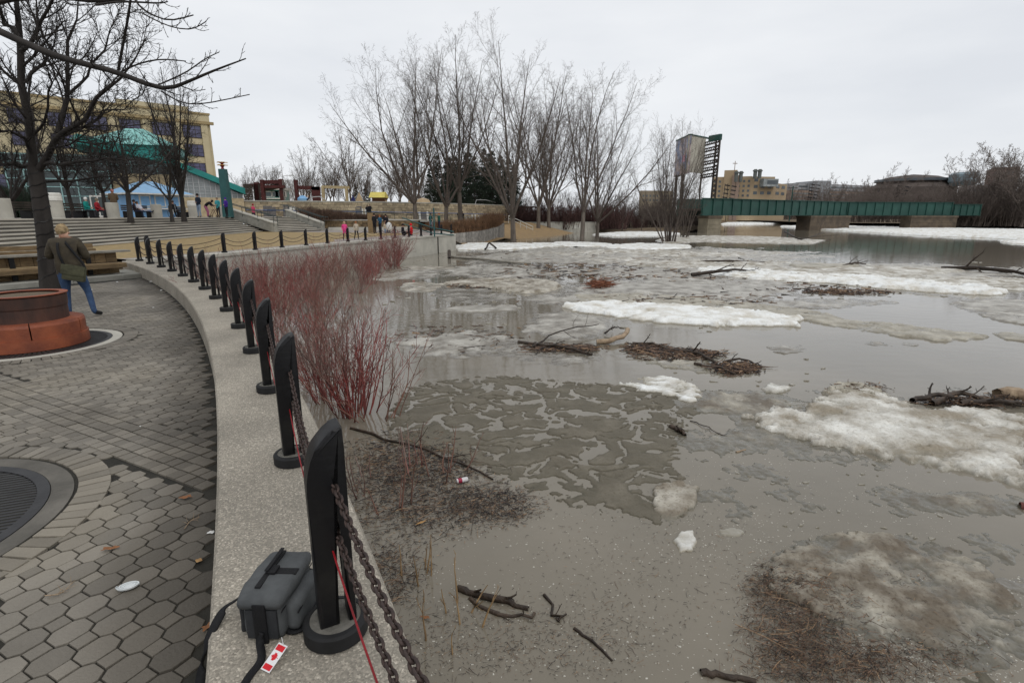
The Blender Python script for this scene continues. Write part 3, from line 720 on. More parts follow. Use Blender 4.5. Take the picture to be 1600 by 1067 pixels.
# blue kiosk
kf = Face(D(212, 320, 50)[:2], D(287, 320, 54)[:2], 3.05)
kk = thing('blue_kiosk', 'pale blue kiosk with shallow hip roof and three shuttered serving windows', 'kiosk')
Lk = kf.L
kf.part('body', M_blue, kk, 0, Lk, 0, 2.0, -3.5, 0)
for k in range(3):
    s0 = .35+k*(Lk-.4)/3; w = kf.part('window', M_white, kk, s0, s0+(Lk-.4)/3-.35, .95, 2.0, 0, .06)
    kf.part('shutter', M_blue, w, s0+.12, s0+(Lk-.4)/3-.47, 1.05, 1.9, .05, .09)
kf.part('counter', M_white, kk, -.25, Lk+.25, .72, .84, 0, .45)
kf.part('eave', M_white, kk, -.75, Lk+.75, 2.05, 2.17, -4.2, .8)
p = lambda s_, d, h: kf.M @ Vector((s_, d, h))
MB().hull8([p(-.7, .75, 2.17), p(Lk+.7, .75, 2.17), p(Lk+.7, -4.1, 2.17), p(-.7, -4.1, 2.17), p(Lk/2-.5, -1.5, 3.35), p(Lk/2+.5, -1.5, 3.35), p(Lk/2+.5, -1.9, 3.35), p(Lk/2-.5, -1.9, 3.35)]).build('roof', M_blueroof, kk)

# teal post with red and gold finial
pp = D(357, 339, 50.6)
gp = thing('tall_post', 'tall tapering teal post topped by a red and gold ornament near the stairs', 'post', (pp.x, pp.y, 3.05))
MB().hull8([(-.36, -.36, 0), (.36, -.36, 0), (.36, .36, 0), (-.36, .36, 0), (-.28, -.28, 4.3), (.28, -.28, 4.3), (.28, .28, 4.3), (-.28, .28, 4.3)]).build('shaft', M_post, gp)
MB().lathe([(.14, 4.3), (.1, 4.45), (.2, 4.6), (.1, 4.75), (.24, 4.85), (.05, 4.95)], 12).build('finial', M_red, gp)
for z in (4.62, 4.86): MB().prism([(.48*math.cos(R(q*36))*(1 if q % 2 else .5), .48*math.sin(R(q*36))*(1 if q % 2 else .5)) for q in range(10)], z, z+.06).build('star_ring', M_gold, gp)

# concrete cylinders along the terrace edge
def on_edge(px, back=.5):
    best = None
    for k in range(1200):
        t = -.05+1.2*k/1000; a = Vector(lerp(STT0, STT1, t))+sn*back; q = 800+F*a.x/(a.y*CP+.15*SP)
        if best is None or abs(q-px) < best[0]: best = (abs(q-px), a)
    return best[1]
def cyl_me(cap):
    m_ = MB().lathe([(.37, 0), (.37, .03), (.35, .04), (.35, .93), (.33, .96), (0, .96)] if not cap else [(.37, 0), (.35, .04), (.35, .93), (0, .94)], 24).me('cylinder_body', M_conc)
    return m_
cyl, cylc = cyl_me(False), cyl_me(True)
lidm = MB().lathe([(.375, .94), (.375, 1.12), (.36, 1.14), (.36, 1.3), (.3, 1.36), (0, 1.36)], 24).me('cylinder_lid', M_white)
lab = {8: 'concrete cylinder at the far left end of the terrace edge', 90: 'lidded concrete litter bin left of the white-haired woman', 178: 'plain concrete cylinder in front of the man in the brown coat', 246: 'plain concrete cylinder left of the wheelchair', 303: 'lidded concrete litter bin between the bench and the standing people', 351: 'plain concrete cylinder at the right end, below the person in purple'}
for px, lb in lab.items():
    a = on_edge(px); cap = px in (90, 303)
    t = thing('litter_bin' if cap else 'concrete_cylinder', lb, 'litter bin' if cap else 'bollard', (a.x, a.y, 3.046), 0, 'concrete cylinders along the terrace edge')
    ob('body', cylc if cap else cyl, t)
    if cap: ob('lid', lidm, t)
# terrace benches
def bench_me():
    t = thing('park_bench', 'x', 'bench')
    for k in range(4): MB().box(-.9, .9, -.25+k*.125, -.15+k*.125, .42, .46).build('seat_slat', M_brown, t)
    for k in range(3): MB().box(-.9, .9, .27, .31, .52+k*.13, .62+k*.13).build('back_slat', M_brown, t)
    for x in (-.75, .75): MB().box(x-.04, x+.04, -.22, .3, 0, .42).build('leg', M_black, t)
    return t
b0 = None
for px, back, lb in ((28, 1.6, 'dark bench at the far left of the terrace'), (60, 1.6, 'dark bench behind the big tree trunk on the terrace'), (118, 1.6, 'dark bench between the litter bin and the white-haired woman'), (137, 1.6, 'bench under the woman in teal and the woman in red'), (228, 1.5, 'bench carrying the person lying back in jeans'), (210, 1.5, 'bench under the seated person in dark clothes'), (290, 1.4, 'empty bench right of the wheelchair')):
    a = on_edge(px, back); t = bench_me() if b0 is None else copy_tree(b0); b0 = b0 or t
    t['label'] = lb; t['group'] = 'benches on the terrace'; t.location = (a.x, a.y, 3.046); t.rotation_euler = (0, 0, math.atan2(sd.y, sd.x))

# timber benches by the plaza
def timber_bench(label, P, Q, zb=1.2):
    f = Face(P, Q, zb); t = thing('timber_bench', label, 'bench'); Lb = f.L
    for k in range(4): f.part('seat_plank', M_wood, t, 0, Lb, .44, .49, .02+k*.14, .15+k*.14)
    f.part('seat_front', M_wood, t, 0, Lb, .34, .435, .5, .57)
    for k in range(int(Lb/.3)): f.part('riser_board', M_wood, t, k*Lb/int(Lb/.3), (k+1)*Lb/int(Lb/.3)-.012, 0, .43, -.06, .0+(.006 if k % 2 else 0))
    for k in range(int(Lb/.3)): f.part('back_board', M_wood, t, k*Lb/int(Lb/.3), (k+1)*Lb/int(Lb/.3)-.012, .5, .80, -.12, -.05+(.006 if k % 2 else 0))
    for k in range(2): f.part('top_plank', M_woodgrey, t, -.1, Lb+.35, .81, .87, -.30+k*.24, -.08+k*.24)
    for k in range(max(2, int(Lb/1.8))):
        s0 = Lb*(k+.55)/max(2, int(Lb/1.8)); f.part('post', M_black, t, s0-.06, s0+.06, 0, .81, .0, .07)
    return t
E1 = np.array([-14.55, 13.6]); 
timber_bench('long weathered timber bench with grey top plank behind the man in brown', (-15.2, 14.6), (-13.25, 17.8))
timber_bench('long weathered timber bench at the left edge behind the fire pit', (-17.9, 10.2), (-15.6, 14.0))
for (P, Q, z0, z1, d0, nm) in (((-18.9, 7.0), (-12.9, 17.2), 1.19, 1.33, 0, 'lower'), ):
    f = Face((-18.6, 8.6), (-12.75, 18.2), 1.19); stp = thing('bench_step', 'low concrete step running in front of the timber benches', 'step')
    for k in range(5): f.part('block', M_conc_d, stp, f.L*k/5, f.L*(k+1)/5-.01, 0, .14, -1.2, .75)
f = Face((-19.5, 9.9), (-13.9, 18.9), 1.2); pl_ = thing('timber_planter', 'tan timber retaining boards behind the benches below the concrete steps', 'planter')
for k in range(3): f.part('board', M_wood, pl_, 0, f.L-.4, .55+.16*k, .70+.16*k, -.9-.2*k, -.75-.2*k)

# ------------------------------------------------------------------ upper wall, ramp, hedges, playground
wpts = [(-36.2, 73.5), (-28, 75.5), (-19, 79.5), (-11, 88), (-5.2, 98), (-1.2, 106)]
M_rub = mat('rubble_stone', (.44, .36, .24), (.27, .22, .15), 2.6, .9, .6, 9, coords='World', island=.3)
rw = thing('rubble_retaining_wall', 'long pale rubble stone retaining wall with sloping right end below the playground', 'wall')
ZT = 5.2
for i in range(len(wpts)-1):
    f = Face(wpts[i], wpts[i+1], 1.0)
    f.part('core', M_joint, rw, 0, f.L, 0, ZT-1.0-.15, -1.0, -.06)
    f.part('coping', M_conc, rw, -.0, f.L, ZT-1.15, ZT-1.0, -.9, .06)
    nrow = 11; hh = (ZT-1.15)/nrow; V = []; 
    mb = MB()
    for rwi in range(nrow):
        s0 = 0
        while s0 < f.L-.05:
            w = min(rnd.uniform(.5, 1.3), f.L-s0); d = rnd.uniform(-.03, .05); f.box(mb, s0+.015, s0+w-.015, rwi*hh+.012, rwi*hh+hh-.012, -.1, d); s0 += w
    o = mb.build('rubble_stones', M_rub, rw); o['kind'] = 'stuff'
# raked right end
A = Vector((wpts[-1][0], wpts[-1][1], 0)); dd = Vector((.45, .89, 0))
rk = MB(); q = A+Vector((2.2, 2.5, 0)); rk.hull8([(A.x, A.y, .8), (q.x, q.y, .8), (q.x-1, q.y+3, .8), (A.x-1, A.y+3, .8), (A.x, A.y, ZT), (A.x+.25, A.y+.3, ZT), (A.x-.8, A.y+3, ZT), (A.x-1, A.y+3, ZT)]); rk.build('raked_end', M_rub, rw)
poly('park_ground', [(p[0], p[1]+.9) for p in wpts]+[(8, 130), (-10, 260), (-260, 330), (-150, 120), (-60, 82)], ZT-.03, M_lawn)
# plaques leaning on the wall
M_plq = mat('grey_board', (.16, .15, .14), (.11, .1, .1), 3, .7)
def wallpos(px, d=.3):
    best = None
    for i in range(len(wpts)-1):
        for k in range(60):
            a = lerp(wpts[i], wpts[i+1], k/60); q = 800+F*a[0]/(a[1]*CP)
            if best is None or abs(q-px) < best[0]: best = (abs(q-px), a, i)
    f = Face(wpts[best[2]], wpts[best[2]+1], 0); a = best[1]; return Vector((a[0]+f.n.x*d, a[1]+f.n.y*d, 0)), math.atan2(f.d.y, f.d.x)
for px, zz, w, dark, lb in ((418, 3.2, .9, 1, 'grey display panel on the stone wall, leftmost'), (426, 3.2, .9, 1, 'grey display panel on the stone wall, second from left'), (449, 3.3, .9, 1, 'grey display panel left of the white panels'), (456, 3.3, .35, 0, 'narrow white panel, left of a pair on the wall'), (461, 3.3, .35, 0, 'narrow white panel, right of a pair on the wall'),
        (561, 3.2, .9, 1, 'grey panel left of the couple in black'), (566, 3.0, .3, 0, 'white panel left of the couple in black, left one'), (571, 3.0, .3, 0, 'white panel nearest the couple in black'), (655, 2.8, .4, 0, 'white leaning slab by the leftmost cottonwood trunk'), (661, 2.8, 1.0, 1, 'grey slab leaning on the wall between the trunks'), (668, 2.8, .4, 0, 'white slab right of the grey slab on the wall'),
        (737, 2.4, .4, 0, 'white slab among the bicycles by the wall'), (742, 2.4, .4, 0, 'second white slab right of the bicycles'), (748, 2.3, .4, 0, 'third white slab right of the bicycles'), (753, 2.3, .4, 0, 'last white slab towards the right end of the wall')):
    a, rz = wallpos(px, .12); hh = 1.7 if px < 600 else 1.4
    t = MB(); t.box(-w/2, w/2, -.04, .04, 0, hh, None, .01); tag(t.build('display_panel', M_plq if dark else M_white, None, loc=(a.x, a.y, zz-.4), rot=(R(-5), 0, rz)), lb, 'panel', 'panels along the rubble wall')
# ramp with planter wall
r0, r1 = at(505, 343, 2.8), None
ramp_pts = [(-31.5, 69.0), (-17, 73.5), (-9, 79)]
v = []; f_ = []
for (a, b_), z in zip([((-32, 68), (-33, 75)), ((-20, 70), (-22, 78.4)), ((-13, 73), (-13, 85.5)), ((-4, 88), (-5.2, 97.5)), ((1, 100), (-.8, 105.6))], (2.95, 2.95, 2.4, 2.0, 1.9)): v += [(a[0], a[1], z), (b_[0], b_[1], z)]
for i in range(4): f_.append((2*i, 2*i+2, 2*i+3, 2*i+1))
struct('ramp_path', mesh('ramp_path', v, f_, M_conc_d))
tw = thing('terrace_wall', 'lower brown stone planter wall with pale coping behind the standing group', 'wall')
for P, Q in (((-27.5, 64), (-18.5, 66.5)), ((-18.5, 66.5), (-11.5, 66.0))):
    f = Face(P, Q, 1.5); f.part('core', M_joint, tw, 0, f.L, 0, 1.1, -1, -.06); f.part('coping', M_conc, tw, 0, f.L, 1.1, 1.22, -5, .05); mb = MB()
    for rwi in range(5):
        s0 = 0
        while s0 < f.L-.05:
            w = min(rnd.uniform(.4, .9), f.L-s0); f.box(mb, s0+.015, s0+w-.015, rwi*.22+.01, rwi*.22+.21, -.1, rnd.uniform(-.03, .04)); s0 += w
    o = mb.build('rubble_stones', mat('brown_stone', (.26, .185, .10), (.14, .1, .06), 2.5, .9, .4, 9, coords='World', island=.35), tw); o['kind'] = 'stuff'
f = Face((-20, 58.5), (-11.5, 61), 1.5); st_ = thing('kerb_seat', 'long low concrete ledge below the brown stone planter wall', 'ledge'); f.part('ledge', M_conc, st_, 0, f.L, 0, .45, -.5, 0)
# railing along the ramp
rl = thing('ramp_railing', 'long thin dark railing sloping along the ramp in front of the rubble wall', 'railing'); a0 = Vector((-30.5, 67.5, 3.9)); pts_ = [a0, Vector((-20, 69.6, 3.75)), Vector((-12.5, 72.3, 3.2)), Vector((-3.6, 87, 2.9))]
MB().tube(pts_, .04, 5).build('rail', M_rail, rl)
for k in range(3):
    for q in range(5):
        p = pts_[k].lerp(pts_[k+1], q/5); MB().tube([p, p-Vector((0, 0, 1))], .03, 5).build('post', M_rail, rl)
# blue rope line on the wall
bl = []
for i in range(len(wpts)): 
    f = Face(wpts[max(i-1, 0)], wpts[max(i-1, 0)+1], 0); bl.append(Vector((wpts[i][0]+f.n.x*.12, wpts[i][1]+f.n.y*.12, 3.95-.12*i)))
tag(MB().tube(bl, .035, 5).build('blue_line', mat('blue_line_paint', (.12, .22, .5), None, 2), None), 'thin blue line stretched along the rubble wall', 'line')
# hedge planter on the right
def hedge(name, label, pts, z0, z1, w, m, n, seed):
    g = np.random.RandomState(seed); segs = []; P = []
    for k in range(n):
        t = g.rand()*(len(pts)-1); i = int(t); a = Vector(lerp(pts[i], pts[i+1], t-i)); d = Vector((pts[i+1][0]-pts[i][0], pts[i+1][1]-pts[i][1])).normalized()
        o = g.uniform(-w/2, w/2); zb = z0[i]+(z0[i+1]-z0[i])*(t-i); zt = z1[i]+(z1[i+1]-z1[i])*(t-i)
        b = Vector((a.x-d.y*o, a.y+d.x*o, zb)); top = zb+(zt-zb)*g.uniform(.55, 1.05)
        P.append([b, b+Vector((g.normal()*.1, g.normal()*.1, (top-zb)*.5)), Vector((b.x+g.normal()*.22, b.y+g.normal()*.22, top))])
    return np.array([[tuple(v_) for v_ in q] for q in P])
# ------------------------------------------------------------------ vegetation
def tubes_arr(P, Rr, k=3):
    """P (B,n,3), Rr (B,n) -> verts, quads"""
    B, n, _ = P.shape; T = np.gradient(P, axis=1); T /= np.linalg.norm(T, axis=2, keepdims=True)+1e-9
    ref = np.where(np.abs(T[..., 2:3]) < .9, np.array([0, 0, 1.0]), np.array([1.0, 0, 0]))
    e1 = np.cross(T, ref); e1 /= np.linalg.norm(e1, axis=2, keepdims=True)+1e-9; e2 = np.cross(T, e1)
    a = np.arange(k)*2*np.pi/k
    V = P[:, :, None, :]+Rr[:, :, None, None]*(e1[:, :, None, :]*np.cos(a)[None, None, :, None]+e2[:, :, None, :]*np.sin(a)[None, None, :, None])
    idx = np.arange(B*n*k).reshape(B, n, k); nx = np.roll(idx, -1, axis=2)
    Q = np.stack([idx[:, :-1], nx[:, :-1], nx[:, 1:], idx[:, 1:]], axis=-1).reshape(-1, 4)
    return V.reshape(-1, 3), Q
def join_arr(L_):
    V = []; Q = []; b = 0
    for v, q in L_: V.append(v); Q.append(q+b); b += len(v)
    return np.concatenate(V), np.concatenate(Q)
def kids(P, Rr, g, m, t0, t1, ang, lf, up=.15, wig=.12, n=4, rr=.5, tip=.25, lvar=.35, taper=.5, minr=0):
    B, k, _ = P.shape; seg = np.linalg.norm(np.diff(P, axis=1), axis=2).sum(1)
    t = t0+(t1-t0)*(np.arange(m)[None, :]+g.rand(B, m))/m; x = t*(k-1); i = np.minimum(x.astype(int), k-2); f = x-i
    bi = np.arange(B)[:, None]; a = P[bi, i]; b = P[bi, i+1]; p = a+(b-a)*f[..., None]; T = b-a; T /= np.linalg.norm(T, axis=2, keepdims=True)+1e-9
    r = (Rr[bi, i]*(1-f)+Rr[bi, i+1]*f)*rr*g.uniform(.75, 1.1, (B, m))
    r = np.maximum(r, minr)
    ref = np.where(np.abs(T[..., 2:3]) < .9, np.array([0, 0, 1.0]), np.array([1.0, 0, 0])); e1 = np.cross(T, ref); e1 /= np.linalg.norm(e1, axis=2, keepdims=True); e2 = np.cross(T, e1)
    ph = (np.arange(m)[None, :]*2.4+g.rand(B, 1)*6.28+g.normal(0, .5, (B, m)))[..., None]; A = (R(ang)*g.uniform(.7, 1.3, (B, m)))[..., None]
    d = np.cos(A)*T+np.sin(A)*(np.cos(ph)*e1+np.sin(ph)*e2)
    Lc = seg[:, None]*lf*(1-taper*t)*g.uniform(1-lvar, 1+lvar, (B, m)); st = (Lc/(n-1))[..., None]
    pts = [p]; q = p
    for s_ in range(n-1):
        d = d+np.array([0, 0, up])+g.normal(0, wig, d.shape); d /= np.linalg.norm(d, axis=2, keepdims=True); q = q+d*st; pts.append(q)
    PP = np.stack(pts, 2).reshape(B*m, n, 3); rs = np.linspace(1, tip, n)[None, :]*r.reshape(-1, 1)
    return PP, rs
def limb(p0, d, L_, r0, r1, n, g, up=.1, wig=.06):
    d = np.array(d, float); d /= np.linalg.norm(d); pts = [np.array(p0, float)]
    for k in range(n-1):
        d = d+np.array([0, 0, up])+g.normal(0, wig, 3); d /= np.linalg.norm(d); pts.append(pts[-1]+d*L_/(n-1))
    return np.array(pts), np.linspace(r0, r1, n)

def tree_meshes(seed, H, r, fork, nl, spread, dens=(10, 8, 6, 3), twig=.014, mb=None, mt=None, up=.06, lean=(0, 0), ksides=8):
    g = np.random.RandomState(seed)
    tp, tr = limb((0, 0, -.3), (lean[0], lean[1], 1), fork+.3, r, r*.78, 5, g, 0, .02); tr[0] = r*1.25
    trunk = tubes_arr(tp[None], tr[None], 12)
    LP = []; LR = []
    for k in range(nl):
        a = 2*math.pi*k/nl+g.uniform(-.4, .4); sp = R(spread)*g.uniform(.5, 1.15) if k else R(4)
        d = (math.sin(sp)*math.cos(a), math.sin(sp)*math.sin(a), math.cos(sp)); Lm = (H-fork)*g.uniform(.75, 1.02)/max(math.cos(sp*.6), .5)
        t = g.uniform(.75, 1); base = tp[-1]*t+tp[-2]*(1-t)
        p_, r_ = limb(base, d, Lm, r*g.uniform(.42, .62), .02, 9, g, up, .055); LP.append(p_); LR.append(r_)
    LP = np.array(LP); LR = np.array(LR)
    l2 = kids(LP, LR, g, dens[0], .12, .93, 32, .42, .07, .08, 6, .55, .2, minr=.012)
    l3 = kids(*l2, g, dens[1], .12, .95, 38, .42, .06, .10, 4, .6, .3, minr=.009)
    l3b = kids(LP, LR, g, dens[1], .3, 1., 40, .14, .05, .1, 4, .4, .3, minr=.01)
    l4 = kids(*l3, g, dens[2], .15, 1., 42, .5, .05, .12, 3, .7, .5, minr=twig*.6)
    l4b = kids(*l2, g, dens[2], .3, 1., 42, .16, .05, .12, 3, .5, .5, minr=twig*.6)
    parts = [tubes_arr(LP, LR, ksides), tubes_arr(*l2, 4), tubes_arr(*l3, 3), tubes_arr(*l3b, 3), tubes_arr(*l4, 3), tubes_arr(*l4b, 3)]
    if dens[3]:
        l5 = kids(*l4, g, dens[3], .2, 1., 45, .6, .05, .15, 3, .8, .6, minr=twig*.5); parts.append(tubes_arr(*l5, 3))
    V, Q = join_arr(parts)
    return npmesh('trunk', *trunk, mb or M_bark, True), npmesh('branches', V, Q, mt or M_twig)
def tree(label, meshes, loc, rz=0, s_=1, name='bare_tree', group=None):
    t = thing(name, label, 'tree', loc, rz, group); t.scale = (s_,)*3
    ob('trunk', meshes[0], t); ob('branches', meshes[1], t); return t

# the cottonwoods standing in and beside the flood
cw = [tree_meshes(21, 25, .40, 3.4, 7, 36, (11, 8, 5, 3)), tree_meshes(22, 25, .40, 2.6, 6, 40, (11, 8, 5, 3)), tree_meshes(35, 23, .34, 4.2, 5, 26, (11, 8, 5, 3)), tree_meshes(44, 24, .38, 3.0, 6, 46, (11, 8, 5, 3))]
CG = 'tall bare cottonwoods around the flooded bank'
for px, py, z, me_, rz, s_, lb in (
    (802, 379, 0, 0, 20, .88, 'large bare cottonwood with thick trunk standing nearest in the water, centre'),
    (841, 366, 0, 2, 70, 1.12, 'slimmer cottonwood just right of the thick centre trunk, standing in water'),
    (855, 363, 0, 2, 170, 1.05, 'thin cottonwood, third trunk from the centre, touching its neighbour'),
    (909, 379, 0, 2, 200, .86, 'cottonwood with pale trunk in the water before the low far wall'),
    (933, 372, 0, 3, 100, .74, 'cottonwood with wide low limbs, rightmost of the trunks in open water'),
    (858, 364.5, 0, 2, 290, 1.05, 'thin cottonwood behind the paired trunks right of centre')):
    w = at(px, py, z); tree(lb, cw[me_], (w.x, w.y, 0), R(rz), s_, 'cottonwood_tree', CG)
for px, Y, z, me_, rz, s_, lb in ((650, 68, 2.2, 3, 10, .80, 'leftmost tall cottonwood with a limb reaching far left, before the rubble wall'), (697, 70, 2.2, 1, 120, .78, 'cottonwood in front of the rubble wall, second from left'), (720, 71, 2.2, 2, 40, .93, 'cottonwood in front of the rubble wall by the cyclists')):
    tree(lb, cw[me_], (xat(px, Y, 2), Y, z), R(rz), s_, 'cottonwood_tree', CG)

# young multi-stem trees in the water at right
g = np.random.RandomState(5)
def clump(seed, n, H, spread, r, m, dens=(9, 7, 4), base=.5):
    tw = .006 if base < .6 else .009 if base < 1 else .016
    g = np.random.RandomState(seed); LP = []; LR = []
    for k in range(n):
        a = g.rand()*6.28; sp = R(spread)*g.uniform(.1, 1); d = (math.sin(sp)*math.cos(a), math.sin(sp)*math.sin(a), math.cos(sp))
        b = (math.cos(a)*base*g.rand(), math.sin(a)*base*g.rand(), -.3); p_, r_ = limb(b, d, H*g.uniform(.6, 1.05), r*g.uniform(.6, 1), r*.12, 7, g, .04, .06); LP.append(p_); LR.append(r_)
    LP = np.array(LP); LR = np.array(LR); l2 = kids(LP, LR, g, dens[0], .2, .97, 30, .3, .08, .09, 4, .5, .3, minr=tw); l3 = kids(*l2, g, dens[1], .15, 1, 35, .45, .05, .12, 3, .6, .4, minr=tw*.8)
    L_ = [tubes_arr(LP, LR, 5), tubes_arr(*l2, 3), tubes_arr(*l3, 3)]
    if dens[2]: L_.append(tubes_arr(*kids(*l3, g, dens[2], .2, 1, 35, .6, .05, .12, 3, .7, .5, minr=.004), 3))
    return npmesh('stems', *join_arr(L_), m)
w = at(1048, 379, 0)
tag(ob('willow_clump', clump(61, 16, 13.5, 30, .12, M_twig, (14, 9, 4), .9), None, (w.x, w.y, 0)), 'multi-stemmed bare young tree standing in water in front of the billboard', 'tree')
w = at(1068, 372, 0)
tag(ob('willow_clump', clump(62, 8, 13, 24, .09, M_twig, (12, 8, 3), .8), None, (w.x, w.y, 0)), 'thinner bare sapling clump just right of the multi-stemmed one, in water', 'tree')

# brushy thickets: prototypes, many individually placed
bush = [clump(70+k, 26, 4.2, 34, .06, M_fartwig, (9, 6, 0), 1.6) for k in range(3)]
mar = [clump(80+k, 34, 3.0, 30, .05, M_brush, (8, 5, 0), 1.5) for k in range(2)]
bt = [tree_meshes(90+k, 9, .14, 1.6, 6, 38, (8, 6, 5, 0), .022, M_fartwig, M_fartwig, ksides=5) for k in range(3)]
br_ = [tree_meshes(95+k, 9, .16, 1.0, 7, 46, (10, 7, 6, 0), .036, M_fartwig2, M_fartwig2, ksides=4) for k in range(2)]
BG = 'bare trees beyond the park wall'
gg = random.Random(3)
lbs = 'one of the bare grey trees crowding the skyline beyond the park wall'
for k in range(46):
    px = 372+k*9.5+gg.uniform(-5, 5); Y = gg.uniform(112, 165); big = 1.0+gg.random()*.5
    if px > 800: continue
    lbs = 'one of the bare skyline trees %s' % ('behind the maroon pavilion' if px < 500 else 'between the swing frame and the yellow playhouse' if px < 590 else 'right of the yellow playhouse' if px < 665 else 'behind the spruces')
    tree(lbs, bt[k % 3], (xat(px, Y, 6), Y, ZT-.1), gg.uniform(0, 6), big*(.66 if px < 470 else .8), 'bare_tree', BG)
for px, Y, s_, lb in ((483, 105, 1.15, 'rounded bare tree behind the swing frame'), (548, 100, 1.45, 'leaning bare tree right of the swing frame'), (655, 100, 1.65, 'dense rounded bare tree behind the leftmost cottonwood'), (625, 98, 1.2, 'low spreading bare tree right of the yellow playhouse')):
    tree(lb, bt[1], (xat(px, Y, 6), Y, ZT-.1), px, s_, 'bare_tree', 'bare trees near the playground')
BB = 'bare brush and saplings on the flooded far bank'
poly('far_bank', [(6, 114, -.1), (33, 104, -.1), (40, 108, 1.2), (60, 150, 1.4), (90, 290, 1.5), (60, 420, 2), (-60, 420, 2), (-20, 130, 2), (0, 116, 1.6)], 1, M_mud)
for k in range(64):
    t = k/63; px = 790+t*320; Y = gg.uniform(110, 140) if k % 2 else gg.uniform(108, 120)
    if k % 3 == 0: tree('one of the bare grey-brown saplings behind the flooded cottonwoods', bt[k % 3], (xat(px, Y, 2), Y, .4), gg.uniform(0, 6), gg.uniform(.75, 1.05)*(1 if px < 1000 else .8), 'bare_tree', BB)
    else: tag(ob('brush_clump', (mar if px < 960 or k % 4 == 1 else bush)[k % 2], None, (xat(px, Y, 2), Y, .2), (0, 0, gg.uniform(0, 6)), gg.uniform(1.2, 1.75)), ('one of the maroon brush clumps along the far flooded bank' if (px < 960 or k % 4 == 1) else 'one of the grey-brown brush clumps left of the billboard'), 'brush', 'brush clumps along the flooded bank')
for k in range(26):
    px = 780+k*7.5; Y = gg.uniform(106, 114)
    tag(ob('brush_clump', mar[k % 2], None, (xat(px, Y, 2), Y, 1.0), (0, 0, gg.uniform(0, 6)), gg.uniform(1.3, 1.7)), 'one of the maroon bushes standing on top of the low flooded wall', 'brush', 'brush clumps along the flooded bank')

# spruces
def spruce(seed, H, Rb):
    g = np.random.RandomState(seed); tp, tr = limb((0, 0, 0), (0, 0, 1), H, .16, .02, 6, g, 0, .01)
    nb_ = 150; z = H*(.06+.92*np.sort(g.rand(nb_))**1.0); a = g.rand(nb_)*6.28; ln = Rb*(1.02-z/H)*g.uniform(.75, 1.15, nb_)+.15
    P = np.stack([np.stack([np.cos(a)*ln*s_, np.sin(a)*ln*s_, z-ln*.18*s_+ln*.12*s_*s_], -1) for s_ in (0, .35, .7, 1)], 1)
    rr_ = np.stack([.03*np.ones(nb_), .02*np.ones(nb_), .015*np.ones(nb_), .006*np.ones(nb_)], 1)
    tw = kids(P, rr_, g, 16, .15, 1, 55, .32, -.08, .1, 3, .6, .5, taper=.3)
    # needle cards
    nd = 2600*2; c = tw[0]; i = g.randint(0, len(c), nd); t = g.rand(nd)[:, None]; p = c[i, 0]*(1-t)+c[i, 2]*t; sz = g.uniform(.07, .16, (nd, 1))
    d1 = g.normal(size=(nd, 3)); d1 /= np.linalg.norm(d1, axis=1, keepdims=True); d2 = np.cross(d1, g.normal(size=(nd, 3))); d2 /= np.linalg.norm(d2, axis=1, keepdims=True); d1[:, 2] -= .4
    V = np.stack([p-d1*sz, p+d2*sz*.35, p+d1*sz, p-d2*sz*.35], 1).reshape(-1, 3); Q = np.arange(len(V)).reshape(-1, 4)
    return npmesh('trunk', *join_arr([tubes_arr(tp[None], tr[None], 8), tubes_arr(P, rr_, 3)]), M_darkbark), npmesh('needles', *join_arr([(V, Q), tubes_arr(*tw, 3)]), M_evg)
sprs = [spruce(5, 8, 2.1), spruce(6, 8, 2.4)]
for k, (px, Y, s_) in enumerate([(556, 120, .62), (572, 118, .6), (672, 112, .95), (684, 106, 1.2), (700, 112, 1.25), (714, 105, 1.15), (729, 110, 1.3), (742, 105, 1.15), (757, 109, 1.4), (770, 106, 1.3), (782, 112, 1.5), (794, 108, 1.35), (806, 113, 1.15), (735, 120, 1.45), (765, 121, 1.45), (705, 121, 1.35)]):
    t = thing('spruce_tree', 'one of the dark green spruces massed behind the right end of the rubble wall' if k > 1 else ['small dark spruce left of the yellow playhouse, left one', 'small dark spruce just left of the yellow playhouse'][k], 'tree', (xat(px, Y, 7), Y, ZT-.2 if px < 780 else 3.2), k*1.3, 'spruces behind the park wall')
    t.scale = (s_,)*3; ob('trunk', sprs[k % 2][0], t); ob('needles', sprs[k % 2][1], t)

# dogwood shrubs
def dogwood(seed, n=24, H=1.9, spread=44, m=M_dog, dens=(7, 4)):
    g = np.random.RandomState(seed); LP = []; LR = []
    for k in range(n):
        a = g.rand()*6.28; sp = R(spread)*g.uniform(.1, 1); b = (math.cos(a)*.3*g.rand(), math.sin(a)*.3*g.rand(), -.15)
        p_, r_ = limb(b, (math.sin(sp)*math.cos(a), math.sin(sp)*math.sin(a), math.cos(sp)), H*g.uniform(.6, 1.15), g.uniform(.008, .014), .003, 6, g, .05, .09); LP.append(p_); LR.append(r_)
    LP = np.array(LP); LR = np.array(LR); l2 = kids(LP, LR, g, dens[0], .25, .97, 32, .34, .10, .12, 4, .65, .4, minr=.0042); l3 = kids(*l2, g, dens[1], .2, 1, 35, .5, .08, .14, 3, .75, .6, minr=.0034)
    return npmesh('stems', *join_arr([tubes_arr(LP, LR, 5), tubes_arr(*l2, 3), tubes_arr(*l3, 3)]), m)
dg = [dogwood(101), dogwood(102, 20, 2.1, 50), dogwood(103, 22, 1.8, 40), dogwood(104, 22, 1.9, 48, M_dog2)]
DG = 'red-stemmed dogwood shrubs filling the flooded bay'
def wallX(Y): return CX+math.sqrt(RO**2-(Y-CY)**2)
sp_ = []
